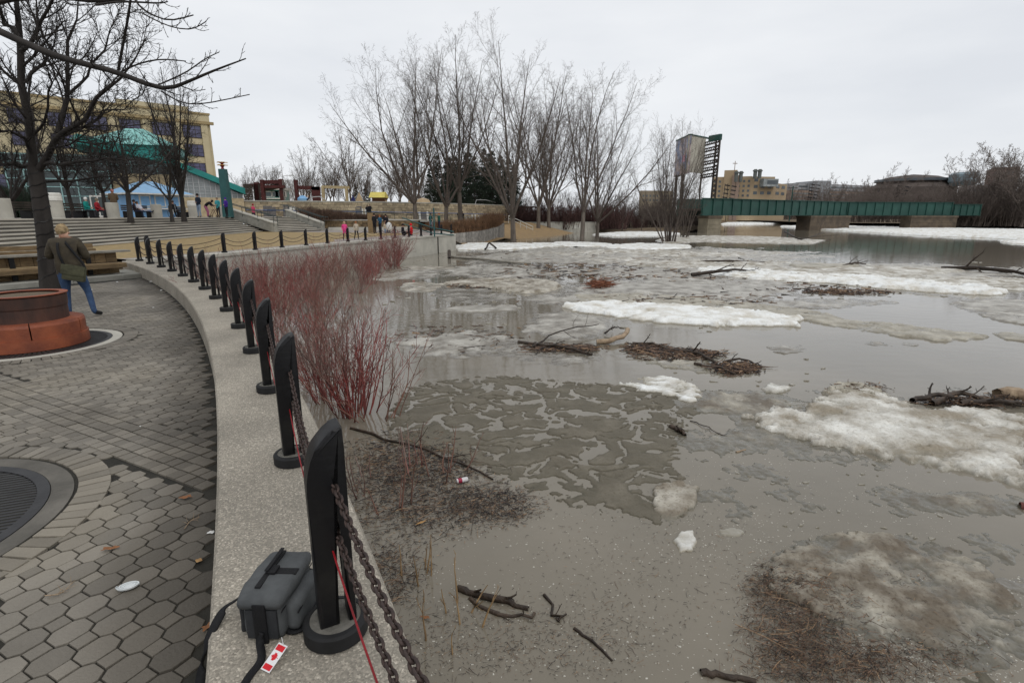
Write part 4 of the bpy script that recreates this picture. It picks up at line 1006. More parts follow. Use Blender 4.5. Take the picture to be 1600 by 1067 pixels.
for Y in np.arange(9.8, 34.5, 1.5):
    lo_ = wallX(Y)+.6 if Y < 19.5 else float(np.interp(Y, [19, 22, 26, 30, 35], [-12.9, -12.4, -11.3, -10.4, -9.4]))
    hi_ = float(np.interp(Y, [9, 11, 13, 16, 20, 24, 28, 32, 34], [-3.1, -3.7, -4.5, -5.4, -6.3, -6.8, -7.0, -7.2, -7.8]))
    x = lo_+gg.uniform(0, .9)
    while x < hi_: sp_.append((x, Y+gg.uniform(-.6, .6))); x += gg.uniform(1.45, 2.5)
for k, (x, Y) in enumerate(sp_):
    tag(ob('dogwood_shrub', dg[3 if k % 5 == 3 else k % 3], None, (x, Y, 0), (0, 0, gg.uniform(0, 6)), gg.uniform(.62, .9) if Y < 20 else gg.uniform(.78, 1.12)), 'one of the %s dogwoods %s' % ('brownish' if k % 5 == 3 else 'red', 'close behind the third to sixth bollards' if Y < 15 else 'in the middle of the flooded bay' if Y < 24 else 'at the far end of the bay below the promenade'), 'shrub', DG)
# the near shrub with thicker stems
w = at(560, 650, 0); a = at(505, 632, 0)
tag(ob('dogwood_shrub', dogwood(111, 44, 1.75, 32, M_dog, (6, 3)), None, (w.x-.1, w.y+.1, 0), None, 1.12), 'nearest red dogwood shrub with thick bare stems rising from the water', 'shrub', 'near dogwood shrubs')
tag(ob('dogwood_shrub', dogwood(112, 26, 1.7, 26, M_dog, (6, 4)), None, (a.x, a.y+.3, 0)), 'red dogwood shrub in water right behind the second bollard', 'shrub', 'near dogwood shrubs')
tag(ob('dogwood_shrub', dogwood(113, 9, 1.5, 45, M_dog2, (4, 3)), None, (w.x+.35, w.y-.05, 0)), 'sparse brownish shrub leaning right over the brown ice sheet', 'shrub', 'near dogwood shrubs')
w = at(600, 405, 0)
tag(ob('dogwood_shrub', dogwood(114, 60, 2.0, 48, M_dog, (8, 6)), None, (-7.7, 34.5, 0), (0, 0, 1), 1.15), 'bright red dogwood at the far end of the mass by the pale quay wall', 'shrub', DG)
# thin saplings in front
for px, py, n, lb in ((652, 742, 6, 'thin red twigs rising from the debris near the branch'), (700, 740, 5, 'thin red twigs beside the floating can'), (575, 760, 6, 'thin dark red twigs behind the nearest bollard'), (622, 790, 4, 'two or three thin stalks standing in the dark debris')):
    w = at(px, py, 0); tag(ob('twig_clump', dogwood(120+px, n, .75, 35, M_dog2 if n < 6 else M_dog, (3, 1)), None, (w.x, w.y, 0)), lb, 'twigs')
for px, py, lb in ((710, 985, 'tan dry stalks standing in the water near the bottom'), (675, 900, 'thin tan reeds in front of the dark log')):
    w = at(px, py, 0); tag(ob('dry_stalks', dogwood(200+px, 7, .5, 22, M_tan, (1, 1)), None, (w.x, w.y, 0)), lb, 'dry stalks')

# hedges
def hedge_obj(name, label, cat, *a):
    P = hedge(name, label, *a); r_ = np.tile(np.array([[.02, .016, .008]]), (len(P), 1)); g = np.random.RandomState(3)
    k2 = kids(P, r_, g, 4, .3, 1, 40, .5, .05, .1, 3, .6, .5, minr=.006)
    return tag(ob(name, npmesh(name, *join_arr([tubes_arr(P, r_, 3), tubes_arr(*k2, 3)]), a[4]), None), label, cat)
M_hedge = mat('brown_hedge', (.23, .125, .065), (.13, .08, .05), 2, .9, island=.4)
HP = [(-9.5, 61), (-7.0, 62.5), (-4.6, 66), (-3.0, 71), (-2.4, 76)]
hedge_obj('clipped_hedge', 'clipped russet hedge curving above the grey stone planter wall at the water', 'hedge', HP, [1.1, 1.2, 1.4, 1.8, 2.2], [2.5, 2.6, 2.8, 3.2, 3.7], 2.6, M_hedge, 2600, 4)
hedge_obj('shrub_bank', 'brown leafless shrubs right of the narrow stairs under the rubble wall', 'hedge', [(-25, 63.5), (-22, 66), (-20.5, 68)], [2.6, 2.7, 2.7], [4.3, 3.9, 3.5], 2.5, mat('brown_shrub', (.16, .10, .07), (.09, .06, .045), 2, .9, island=.4), 1300, 5)
hedge_obj('shrub_bank', 'low brown shrubs in the planter on top of the brown stone wall', 'hedge', [(-20, 68.3), (-16, 69)], [2.7, 2.7], [3.4, 3.3], 1.4, mat('brown_shrub', (1, 1, 1)), 700, 6)
pw = thing('stone_planter_wall', 'low curved grey stone planter wall under the russet hedge at the water edge', 'wall')
WP = [(-8.9, 59.6), (-6.0, 61.0), (-3.4, 65.2), (-1.7, 70.5), (-1.1, 76)]; wt = [1.2, 1.25, 1.45, 1.8, 2.25]
M_gst = mat('grey_split_stone', (.30, .28, .25), (.17, .16, .145), 3, .9, .5, 9, coords='World', island=.3)
for i in range(4):
    f = Face(WP[i], WP[i+1], 0); m_ = max(3, int(f.L/.55))
    for k in range(m_):
        ht = wt[i]+(wt[i+1]-wt[i])*(k+.5)/m_; f.part('stone', M_gst, pw, f.L*k/m_+.015, f.L*(k+1)/m_-.015, -.6, ht-.02, -.5, rnd.uniform(-.02, .05))
bank = [(-8.4, 58.5, 1.5), (-5.6, 60.9, .0), (-3.0, 65.0, -.05), (-1.0, 70, .3), (1.5, 74.5, -.1), (6, 84, -.1), (12, 100, -.1), (3.7, 103, 1.9), (-2, 106, 2.2), (-10, 88, 2.2), (-18, 76, 2.2), (-16, 66, 2.0), (-11, 61, 1.5)]
me_ = MB(); vs = [me_.bm.verts.new(p) for p in bank]; me_.bm.faces.new(vs); bmesh.ops.triangulate(me_.bm, faces=me_.bm.faces[:]); struct('grass_bank', me_.me('grass_bank', mat('tan_bank', (.30, .20, .095), (.2, .14, .075), 2, .95, .5, 12, coords='World')))
# low far wall with handrail
lw = thing('flooded_path_wall', 'low pale wall of the flooded riverside path behind the cottonwood trunks', 'wall')
f = Face((1.0, 104), (17.5, 108), -.5); nb2 = 14
for k in range(nb2): f.part('panel', M_conc, lw, f.L*k/nb2, f.L*(k+1)/nb2-.03, 0, 2.35, -.6, 0)
f.part('coping', M_conc_d, lw, 0, f.L, 2.35, 2.5, -.7, .05)
hr = thing('handrail', 'railing descending from the rubble wall end into the flood', 'railing'); A_ = Vector((-.6, 94, 3.2)); B_ = Vector((3.5, 90, 1.4)); MB().tube([A_, B_], .05, 5).build('rail', M_white, hr); MB().tube([A_-Vector((0, 0, .5)), B_-Vector((0, 0, .5))], .04, 5).build('rail', M_white, hr)
for k in range(5): p = A_.lerp(B_, k/4); MB().tube([p, p-Vector((0, 0, 1.3))], .04, 5).build('post', M_white, hr)
si = thing('white_sign', 'small white lettered sign on the low far wall', 'sign'); 
for k in range(4):
    ff = Face((1.0, 104), (17.5, 108), -.5); u_ = ff.u(896, 2)+k*.34; ff.part('bar', M_white, si, u_, u_+.22, 1.15, 1.85, .0, .05)

# ------------------------------------------------------------------ big tree on the left
def pxlimb(pts, Y0, Y1, r0, r1, n=9):
    P = [D(x, y, Y0+(Y1-Y0)*i/(len(pts)-1)) for i, (x, y) in enumerate(pts)]; P = np.array([tuple(p) for p in P])
    t = np.linspace(0, 1, len(P)); tt = np.linspace(0, 1, n); 
    # smooth interpolation
    q = np.stack([np.interp(tt, t, P[:, k]) for k in range(3)], 1); q[1:-1] = (q[:-2]+2*q[1:-1]+q[2:])/4
    return q, np.linspace(r0, r1, n)
g = np.random.RandomState(9)
TB = D(77, 443, 13.4); TB.z = 1.2
trk = [pxlimb([(76, 436), (73, 380), (64, 320), (55, 262)], 13.4, 13.6, .20, .155, 9)]
trk[0][0][0] = (TB.x, TB.y, 1.1); trk[0][1][0] = .25
LB = [pxlimb([(54, 275), (48, 200), (38, 120), (30, 50), (12, -40), (0, -120)], 13.6, 13.2, .15, .04), pxlimb([(58, 270), (82, 228), (100, 192), (150, 160), (195, 118), (228, 60)], 13.6, 12.4, .12, .02),
      pxlimb([(90, 208), (104, 155), (106, 95), (122, 30), (118, -60)], 13.3, 14, .09, .02), pxlimb([(56, 262), (112, 256), (180, 245), (232, 256)], 13.6, 12.6, .07, .012),
      pxlimb([(52, 262), (10, 255), (-60, 235)], 13.6, 13, .08, .02), pxlimb([(84, 222), (130, 202), (180, 172), (222, 148)], 13.4, 14.4, .07, .012), pxlimb([(60, 285), (118, 277), (180, 283), (226, 268)], 13.6, 14.6, .05, .01),
      pxlimb([(46, 200), (0, 162), (-50, 150)], 13.6, 14.4, .06, .015), pxlimb([(34, 80), (70, 40), (90, -10), (130, -60)], 13.2, 12.4, .07, .015), pxlimb([(30, 60), (-10, 10), (-40, -60)], 13.2, 13, .07, .015),
      pxlimb([(40, 130), (75, 85), (60, 20), (70, -60)], 13.4, 14.2, .06, .015), pxlimb([(50, 240), (30, 210), (0, 205), (-50, 180)], 13.5, 12.2, .06, .015), pxlimb([(104, 150), (150, 110), (170, 60), (190, 10)], 13.4, 13.9, .05, .012), pxlimb([(48, 215), (75, 180), (78, 120), (60, 60)], 13.5, 12.3, .05, .012)]
LP = np.array([q[0] for q in LB]); LR = np.array([q[1] for q in LB])
LR = LR*.70; LR[:, -3:] *= .7
LP[:, 1:-1] += g.normal(0, .05, LP[:, 1:-1].shape)
a2 = kids(LP, LR, g, 12, .15, .98, 42, .38, .10, .12, 6, .5, .3, minr=.012); a3 = kids(*a2, g, 11, .15, 1, 42, .45, .06, .13, 4, .6, .4, minr=.007); a4 = kids(*a3, g, 6, .15, 1, 42, .55, .04, .14, 3, .7, .6, minr=.0045); a5 = kids(LP, LR, g, 16, .1, 1, 60, .10, .1, .15, 4, .25, .4, minr=.006)
bt_ = thing('large_tree', 'large dark bare tree with string lights wrapped round its trunk, behind the fire pit', 'tree')
ob('trunk', npmesh('trunk', *tubes_arr(trk[0][0][None], trk[0][1][None], 14), M_darkbark, True), bt_)
ob('branches', npmesh('branches', *join_arr([tubes_arr(LP, LR, 8), tubes_arr(*a2, 5), tubes_arr(*a3, 3), tubes_arr(*a4, 3), tubes_arr(*a5, 3)]), M_darkbark), bt_)
lt = MB(); pts = []; tpn = trk[0][0]
for k in range(140):
    t = k/139*8; i = min(int(t), 7); c = tpn[i]*(1-(t-i))+tpn[i+1]*(t-i); rad = (.208-.0065*t)*1.06; an = k*.42; pts.append((c[0]+math.cos(an)*rad, c[1]+math.sin(an)*rad, c[2]+.02*math.sin(k*1.7)))
lt.tube(pts, .007, 3); tag(lt.build('string_lights', M_black), 'dark cable of string lights wound around the big tree trunk', 'string lights')
# overhanging branch from a tree outside the frame
OB = [pxlimb([(-220, 20), (-60, 20), (0, 50), (75, 84), (120, 98), (185, 112), (252, 143), (285, 132), (330, 112), (384, 92)], 7.2, 6.4, .075, .007, 20), pxlimb([(185, 110), (192, 70), (200, 30), (208, -30)], 6.9, 6.6, .028, .012), pxlimb([(190, 112), (215, 100), (250, 92), (290, 96)], 6.8, 6.4, .016, .006),
      pxlimb([(252, 143), (280, 160), (310, 165), (390, 148)], 6.7, 6.3, .014, .005), pxlimb([(205, -10), (220, 15), (262, 35), (302, 24)], 6.6, 6.2, .018, .006), pxlimb([(240, 136), (290, 115), (320, 92), (342, 82)], 6.7, 6.9, .014, .005), pxlimb([(220, 20), (262, 42), (300, 48), (322, 34)], 6.6, 6.3, .012, .005),
      pxlimb([(150, 8), (190, 2), (250, 6), (262, 3)], 7.0, 6.6, .02, .006), pxlimb([(-60, 15), (60, -10), (150, 4), (210, -4)], 7.4, 7.0, .05, .02)]
OP = [q[0] for q in OB]; OR = [q[1]*np.linspace(.62, .95, len(q[1])) for q in OB]; parts = [tubes_arr(OP[0][None], OR[0][None], 8)]+[tubes_arr(p[None], r_[None], 6) for p, r_ in zip(OP[1:], OR[1:])]
for p, r_ in zip(OP, OR):
    k1 = kids(p[None], r_[None], g, 11, .45 if len(p) == 20 else .15, .99, 55, .075 if len(p) == 20 else .2, .16, .10, 5, .35, .5, minr=.0042); parts.append(tubes_arr(*k1, 4)); parts.append(tubes_arr(*kids(*k1, g, 3, .3, 1, 40, .35, .12, .12, 3, .8, .7, minr=.003), 3))
ot = thing('overhanging_tree', 'dark bare branch of a nearby tree reaching across the upper left sky', 'tree')
ob('branches', npmesh('branches', *join_arr(parts), M_darkbark), ot)
s0 = OP[0][0]; tp, tr = np.array([(s0[0]-1.2, s0[1]+.3, 1.15), (s0[0]-1.1, s0[1]+.2, 3), (s0[0]-.9, s0[1]+.1, 5), (s0[0]-.6, s0[1], s0[2]-.1), (s0[0]-.8, s0[1]+.1, s0[2]+2.5)]), np.array([.3, .24, .2, .17, .1])
ob('trunk', npmesh('trunk', *tubes_arr(tp[None], tr[None], 12), M_darkbark, True), ot); ob('limb', npmesh('limb', *tubes_arr(np.array([[tp[3], s0]]), np.array([[.1, .076]]), 8), M_darkbark, True), ot)

# terrace trees
def tt(seed, H, nl, sp, fork, r=.13): return tree_meshes(seed, H, r, fork, nl, sp, (9, 7, 5, 0), .014, M_darkbark, M_darkbark, ksides=6)
for px, Y, args, lb in ((203, 34, (301, 6.0, 5, 52, 1.6, .17), 'small dark forked tree in front of the blue kiosk, left one'), (287, 39, (302, 10.2, 7, 14, 1.4, .17), 'tall narrow dark tree rising in front of the sloping teal roof'), (268, 38, (303, 5.2, 5, 38, 1.2, .12), 'small dark tree in front of the kiosk counter'), (165, 37, (304, 5.6, 5, 50, 1.8, .14), 'small dark tree behind the man in the brown coat'), (115, 38, (305, 7.0, 6, 45, 2, .14), 'dark bare tree before the glass curtain wall'), (20, 33, (306, 6.5, 8, 55, 1.0, .16), 'dense dark bare tree at the far left of the terrace')):
    tree(lb, tt(*args), (xat(px, Y, 3.2), Y, 3.04), px, 1, 'terrace_tree', 'dark bare trees on the terrace')
hedge_obj('evergreen_shrub', 'dark evergreen shrubs behind the benches at the left edge of the terrace', 'shrub', [(-38, 36), (-33, 38)], [3.0, 3.0], [5.4, 5.0], 3, M_evg, 1500, 8)

# ------------------------------------------------------------------ bridge, far bank, skyline
poly('far_shore', [(93, 163), (128, 141), (175, 137), (420, 120), (700, 130), (700, 900), (60, 900), (60, 285), (118, 283)], 1.1, M_mud)
poly('far_beach', [(60, 279, -.1), (119, 279, -.1), (122, 286, 1.3), (60, 288, 1.3)], 1, mat('dry_reeds', (.26, .18, .10), (.17, .12, .07), .4, .95, coords='World'))
br = thing('railway_bridge', 'dark green plate-girder railway bridge on stone piers crossing the flooded river', 'bridge')
ZB = 3.2
nodes = [(xat(1096, 101, 4), 101), (81.2, 131), (109.2, 134), (117.6, 135.5)]
for i, (P, Q) in enumerate(zip(nodes, nodes[1:])):
    f = Face(P, Q, ZB); h = 3.2 if i < 2 else 2.75; e0 = .15 if i else 0
    f.part('girder_web', M_grn, br, e0, f.L-.15, .1, h-.12, -.12, 0)
    f.part('top_flange', M_grn, br, e0, f.L-.15, h-.12, h, -.35, .25); f.part('bottom_flange', M_grn, br, e0, f.L-.15, 0, .1, -.35, .25)
    n = [18, 12, 4][i]
    for k in range(n+1): s0 = e0+.2+(f.L-.6-e0)*k/n; f.part('stiffener', M_grn, br, s0-.07, s0+.07, .1, h-.12, 0, .2)
    f.part('deck', M_brown, br, 0, f.L, .9, 1.3, -5.5, -.13); f.part('far_girder', M_grn, br, e0, f.L-.15, 0, h, -5.8, -5.6)
M_pier = mat('dark_pier_stone', (.13, .10, .07), (.07, .055, .042), .7, .9, .4, 3, coords='World')
def pier(P, Q, s0, s1, d0, d1, h, dark=True):
    f = Face(P, Q, -2); q = f.part('pier', M_pier if dark else mat('pale_pier_stone', (.27, .235, .17), (.18, .155, .11), .7, .9, .3, 3, coords='World'), br, s0, s1, 0, h-.5, d0, d1); 
    for r_ in range(4): f.part('course', M_pier if dark else MAT['pale_pier_stone'], q, s0-.04-.02*(r_ % 2), s1+.04+.02*(r_ % 2), 1.9+.8*r_, 2.65+.8*r_, d0-.04, d1+.05)
    f.part('bearing_cap', M_pier, q, s0-.2, s1+.2, h-.5, h-.02, d0-.2, d1+.2)
f = Face(*nodes[:2], 0)
pier(nodes[0], nodes[1], f.u(1104, 2), f.u(1124, 2), -1.8, .3, 5.2, False)
pier(nodes[0], nodes[1], f.u(1262, 2), f.L+.6, -2.5, .6, 5.2)
f = Face(*nodes[1:3], 0); pier(nodes[1], nodes[2], f.u(1420, 2), f.L+1.0, -2.5, .6, 5.2)
for px, m_, lb in ((1303, M_red, 'tiny person in red behind the bridge parapet'),):
    pass
# far trees right of and behind the bridge
FR = 'bare trees on the far right bank'
for k in range(34):
    px = 1335+k*8.6+gg.uniform(-6, 6); Y = gg.uniform(148, 185)+(30 if px < 1480 else 0); s_ = gg.uniform(1.0, 1.5)
    tree('one of the bare trees crowding the far right bank beyond the bridge', br_[k % 2], (xat(px, Y, 3), Y, 1.05), gg.uniform(0, 6), s_, 'bare_tree', FR)
for k in range(16):
    px = 1225+k*13+gg.uniform(-5, 5); Y = gg.uniform(300, 340); tree('one of the bare trees behind the bridge below the long buildings', br_[k % 2], (xat(px, Y, 3), Y, 1.05), gg.uniform(0, 6), gg.uniform(1.4, 2.1), 'bare_tree', 'bare trees behind the bridge')
for px, Y, s_, m_, lb in ((1296, 250, 2.0, 0, 'bare tree rising above the bridge before the striped long building'), (1380, 230, 2.25, 2, 'wide bare tree above the middle of the bridge'), (1352, 235, 1.9, 1, 'bare tree above the second bridge girder, left of the widest one'),
        (1522, 150, 2.0, 0, 'tall bare tree on the far bank right of the round glass building'), (1560, 145, 1.9, 2, 'tall bare tree near the right edge of the skyline'), (1600, 138, 2.3, 1, 'largest bare tree at the far right edge of the picture'), (1625, 150, 2.4, 0, 'bare tree cut by the right edge of the picture')):
    tree(lb, br_[m_ % 2], (xat(px, Y, 4), Y, 1.05), px*1.0, s_, 'bare_tree', 'tall bare trees on the far bank')
for k in range(44):
    px = 1478+k*3.6+gg.uniform(-3, 3) if k < 34 else 1330+(k-34)*15; Y = gg.uniform(139, 150) if k < 34 else gg.uniform(168, 180)
    tag(ob('brush_clump', bush[k % 3], None, (xat(px, Y, 2), Y, 1.0), (0, 0, gg.uniform(0, 6)), gg.uniform(1.3, 2.2)), ('one of the dark brush clumps on the right bank behind the ice shelf' if k < 34 else 'one of the dark brush clumps under the second bridge girder'), 'brush', 'brush clumps on the right bank')
for k in range(30):
    px = 1060+k*9; Y = gg.uniform(288, 300); tag(ob('brush_clump', bush[k % 3], None, (xat(px, Y, 2), Y, 1.1), (0, 0, gg.uniform(0, 6)), gg.uniform(1.1, 1.6)), 'one of the brown brush clumps seen beneath the bridge on the far shore', 'brush', 'brush clumps beneath the bridge')

def bldg(name, label, px0, px1, Y0, Y1, ytop, m, z0=1, storeys=0, cols=0, mw=None, depth=20, yb=None, band=None, wpx=None):
    t = thing(name, label, 'building'); P = (xat(px0, Y0, 12), Y0); Q = (xat(px1, Y1, 12), Y1); f = Face(P, Q, z0); h = f.h(ytop, 0)
    f.part('wall', m, t, 0, f.L, 0, h, -depth, 0)
    hb = 2 if yb is None else f.h(yb, 0)
    for r_ in range(storeys):
        zc = hb+(h-hb-1.0)*(r_+.5)/storeys; fh = (h-hb-1.0)/storeys
        if band: f.part('window_band', mw, t, .5, f.L-.5, zc-fh*.22, zc+fh*.22, -.02, .06)
        else:
            for c_ in range(cols):
                w = f.L/cols; f.part('window', mw, t, w*(c_+.28), w*(c_+.72), zc-fh*.25, zc+fh*.22, -.02, .08)
    return t, f, h
M_hosp = mat('ochre_brick', (.40, .31, .20), (.33, .25, .16), .05, .9, coords='World')
t, f, h = bldg('hospital_building', 'ochre brick hospital block with stacks and a glass box, beyond the bridge', 1112, 1172, 252, 246, 277, M_hosp, 1, 4, 8, M_fargl, 30, 310)
f.part('wall', M_hosp, t, f.L*.28, f.L*.62, 0, f.h(267, 0), -22, .6)
for q in (.55, .64): f.part('service_shaft', M_pink, t, f.L*q-.8, f.L*q+.9, 0, h+.5, .6, 1.6)
f3 = Face((xat(1172, 246, 12), 246), (xat(1208, 248, 12), 248), 1); f3.part('wall', M_hosp, t, 0, f3.L, 0, f3.h(276, 0), -25, 0)
for r_ in range(3):
    for c_ in range(3): f3.part('window', M_fargl, t, f3.L*(.12+.3*c_), f3.L*(.28+.3*c_), f3.h(304, 0)+r_*2.8, f3.h(304, 0)+r_*2.8+1.3, -.02, .08)
f3.part('glass_box', M_glassl, t, f3.L*.35, f3.L*.98, f3.h(292, 0), f3.h(280, 0), 0, 3.0); f3.part('glass_box_window', M_fargl, t, f3.L*.5, f3.L*.95, f3.h(288.5, 0), f3.h(282.5, 0), 3.0, 3.05)
f4 = Face((xat(1208, 248, 12), 248), (xat(1228, 262, 12), 262), 1); f4.part('wall', M_hosp, t, 0, f4.L, 0, f4.h(286, 0), -20, 0)
for r_ in range(2):
    for c_ in range(2): f4.part('window', M_fargl, t, f4.L*(.15+.42*c_), f4.L*(.4+.42*c_), f4.h(304, 0)+r_*2.9, f4.h(304, 0)+r_*2.9+1.3, -.02, .08)
for px, a_, b_ in ((1149, 281, 268), (1156, 281, 268), (1178, 276, 265), (1185, 276, 265)):
    w_ = xat(px, 244, 20); st = MB(); zt = EYE-((a_-533.5)/F*CP+SP)/(CP-(a_-533.5)/F*SP)*244; zt2 = EYE-((b_-533.5)/F*CP+SP)/(CP-(b_-533.5)/F*SP)*244
    st.lathe([(.8, zt-1), (.8, zt2-1.0), (1.1, zt2-.9), (1.1, zt2-.4), (.7, zt2-.3), (.7, zt2)], 12, (w_, 243)); st.build('stack', mat('stack_metal', (.13, .14, .13), None, 1, .6), t)
cx = xat(1147, 244, 25); MB().tube([(cx, 243, 20), (cx, 243, 26.5)], .15, 4).tube([(cx-1.0, 243, 25.5), (cx+1.0, 243, 25.5)], .15, 4).build('rooftop_cross', M_pink, t)
bldg('low_block', 'flat tan block seen through the brush left of the billboard', 1003, 1052, 190, 192, 298, mat('dull_ochre', (.30, .25, .18), None, .1, .9), 1, 2, 9, M_fargl, 2, 316)
bldg('long_building', 'long low building with pale grey and pinkish horizontal bands above the bridge', 1234, 1400, 350, 400, 297, M_pink, 1, 3, 1, M_glassl, 30, 315, True)
bldg('long_building_upper', 'pale grey glazed upper storeys set back above the long banded building', 1244, 1385, 362, 405, 286, mat('pale_grey_cladding', (.33, .34, .35), (.27, .28, .29), .05, .8), 1, 2, 1, M_fargl, 20, 300, True)
bldg('long_building_upper', 'small glazed rooftop block on the banded long building', 1272, 1295, 358, 360, 282.5, MAT['pale_grey_cladding'], 1, 0)
# round building
t = thing('round_building', 'low round dark-roofed building with a glazed drum on the right skyline', 'building'); c = (xat(1458, 300, 12), 318)
rr_ = lambda px: abs(xat(px, 300, 12)-c[0])
zf = lambda y, Y: EYE-((y-533.5)/F*CP+SP)/(CP-(y-533.5)/F*SP)*Y
MB().lathe([(21, 1), (21, zf(291, 296)), (17, zf(283, 298)), (17.4, zf(282.5, 298)), (16.6, zf(277, 298)), (12, zf(273, 300)), (0, zf(271, 310))], 40, c).build('drum', mat('dark_brown_cladding', (.10, .08, .07), (.06, .05, .045), .1, .8), t)
MB().lathe([(18.6, zf(281, 298)), (18.6, zf(277, 298))], 40, c).build('window_ring', M_fargl, t)
c2 = (xat(1500, 296, 12), 296); MB().lathe([(5.2, zf(290, 290)), (6.8, zf(283, 290)), (6.8, zf(272, 290)), (5.5, zf(268.5, 290)), (0, zf(268, 290))], 14, c2).build('glass_turret', mat('blue_grey_glass', (.22, .28, .31), (.14, .18, .2), .3, .2), t)
bldg('far_house', 'reddish brick building at the far right behind the tall trees', 1545, 1585, 260, 255, 262, mat('dull_red_brick', (.24, .165, .14), None, .1, .9), 1, 3, 6, M_fargl, 20, 300)
bldg('far_house', 'pale building glimpsed low behind the far right trees', 1508, 1560, 205, 200, 290, mat('dull_grey', (.28, .26, .25), None, .1, .9), 1, 2, 5, M_fargl, 15, 310)
# utility pole
up = D(1234, 337, 200); t = thing('utility_pole', 'thin utility pole between the hospital and the long building', 'pole', (up.x, up.y, 1)); MB().tube([(0, 0, 0), (0, 0, zf(291, 200)-1)], .22, 6).build('mast', M_grn, t); MB().box(-1.6, 1.6, -.1, .1, zf(294, 200)-1.1, zf(294, 200)-.9).build('crossarm', M_brown, t)
# stadium-light style racks behind the bridge
for px, Y, y0, lb in ((1134, 210, 287, 'dark rack of stadium lamps left, in front of the hospital'), (1265, 260, 286, 'dark rack of stadium lamps above the first bridge girder'), (1403, 230, 288, 'dark rack of stadium lamps above the second bridge girder')):
    p = xat(px, Y, 12); t = thing('lamp_rack', lb, 'floodlight', (p, Y, 1)); zt = zf(y0, Y)-1
    for dx in (-.9, .9): MB().tube([(dx, 0, 0), (dx*.6, 0, zt)], .12, 4).build('mast', M_brown, t)
    for k in range(5):
        for dx in (-1.5, 1.1): MB().box(dx-.9, dx+.9, -.4, .2, zt-1-k*1.5, zt-.6-k*1.5, Matrix.Rotation(R(8), 4, 'Y')).build('lamp_bank', M_black, t)

# billboard on truss
bb = thing('billboard', 'tall two-sided billboard, blue and pink picture faded, on a dark green steel truss', 'billboard')
A_, B_, C_ = (xat(1054, 126, 14), 126), (xat(1075, 116.5, 14), 116.5), (xat(1100, 121, 14), 121)
zt, zb_ = 19.5, 11.9
M_bbp = mat('faded_poster', (.20, .27, .42), (.50, .40, .36), .35, .7, coords='World', lo=.42, hi=.6)
M_bbw = mat('pale_board', (.48, .45, .38), (.38, .355, .30), .25, .8, coords='World', stretch=(1, 1, .3))
f = Face(A_, B_, 0); f.part('picture_panel', M_bbp, bb, 0, f.L, zb_, zt, -.4, 0); f.part('top_trim', M_grn, bb, -.1, f.L+.1, zt, zt+.25, -.5, .1)
f.part('pink_patch', mat('pink_print', (.55, .25, .32), (.5, .3, .35), .8, .7), bb, f.L*.55, f.L*.8, zb_+2.6, zb_+4.0, 0, .02)
f2_ = Face(B_, C_, 0); f2_.part('blank_panel', M_bbw, bb, 0, f2_.L, zb_+.3, zt, -.4, 0); f2_.part('top_trim', M_grn, bb, 0, f2_.L+3.2, zt, zt+.25, -.5, .1)
MB().hull8([(A_[0], A_[1], zb_), (B_[0], B_[1], zb_), (B_[0]+.3, B_[1]+2, zb_), (A_[0]+.4, A_[1]+2, zb_), (A_[0]+1.2, A_[1], zb_-0.01), (B_[0]-.1, B_[1], zb_-.01), (B_[0], B_[1]+1, zb_-.01), (A_[0]+1.4, A_[1]+1, zb_-.01)]).build('underside', M_brown, bb)
D_ = (xat(1122, 117, 14), 117)
f3_ = Face((xat(1097, 121.3, 14), 121.3), D_, 0); tr_ = MB(); TP = lambda s_, h_, d_=0: f3_.M @ Vector((s_, d_, h_))
for k in range(6):
    h_ = 11.2+k*1.35
    tr_.tube([TP(-.3, h_), TP(f3_.L, h_+.35)], .17, 4); tr_.tube([TP(-.3, h_+.6), TP(f3_.L, h_+.95)], .14, 4)
    for q in range(7): tr_.tube([TP(f3_.L*q/7, h_+.05*q), TP(f3_.L*(q+1)/7, h_+.6+.05*q)], .10, 4)
tr_.build('lattice_beams', M_brown, bb)
for s_ in (0, f3_.L-1.1, f3_.L):
    MB().tube([TP(s_, -1), TP(s_, zt)], .2, 5).build('column', M_brown, bb)
lc = MB()
for k in range(18): lc.tube([TP(f3_.L-1.1, k), TP(f3_.L, k+1)], .1, 4).tube([TP(f3_.L, k), TP(f3_.L-1.1, k+1)], .1, 4)
lc.build('lattice', M_brown, bb)
f3_.part('top_box', M_grn, bb, f3_.L*.35, f3_.L+.2, zt-.9, zt+.3, -.3, .3)
for q in (.3, .75): p = lerp(A_, B_, q); MB().tube([(p[0], p[1]+.8, -1), (p[0], p[1]+.8, zb_+.2)], .3, 8).build('pole', M_brown, bb)

# playground and pergola on the upper level
Yp = 80
def P2(px, Y): return (xat(px, Y, 6), Y)
pg = thing('steel_pergola', 'dark maroon steel frame pavilion with perforated and slatted screens above the rubble wall', 'pavilion')
def post_(m, px, Y, yt, w=.5, name='post', par=pg):
    x = xat(px, Y, 6); return MB().box(x-w/2, x+w/2, Y-.25, Y+.25, ZT-.2, zf(yt, Y)).build(name, m, par)
for px, yt in ((412, 281), (441, 280), (464, 281)): post_(M_maroon, px, Yp, yt, .5)
post_(M_maroon, 403, Yp+1, 285, .6)
def beam_(m, pa, pb, ya, yb, Y, h, name='beam', par=pg, Yb=None):
    a = D(pa, ya, Y); b = D(pb, yb, Yb or Y); return MB().hull8([(a.x, a.y, a.z-h), (b.x, b.y, b.z-h), (b.x, b.y+.4, b.z-h), (a.x, a.y+.4, a.z-h), a, b, (b.x, b.y+.4, b.z), (a.x, a.y+.4, a.z)]).build(name, m, par)
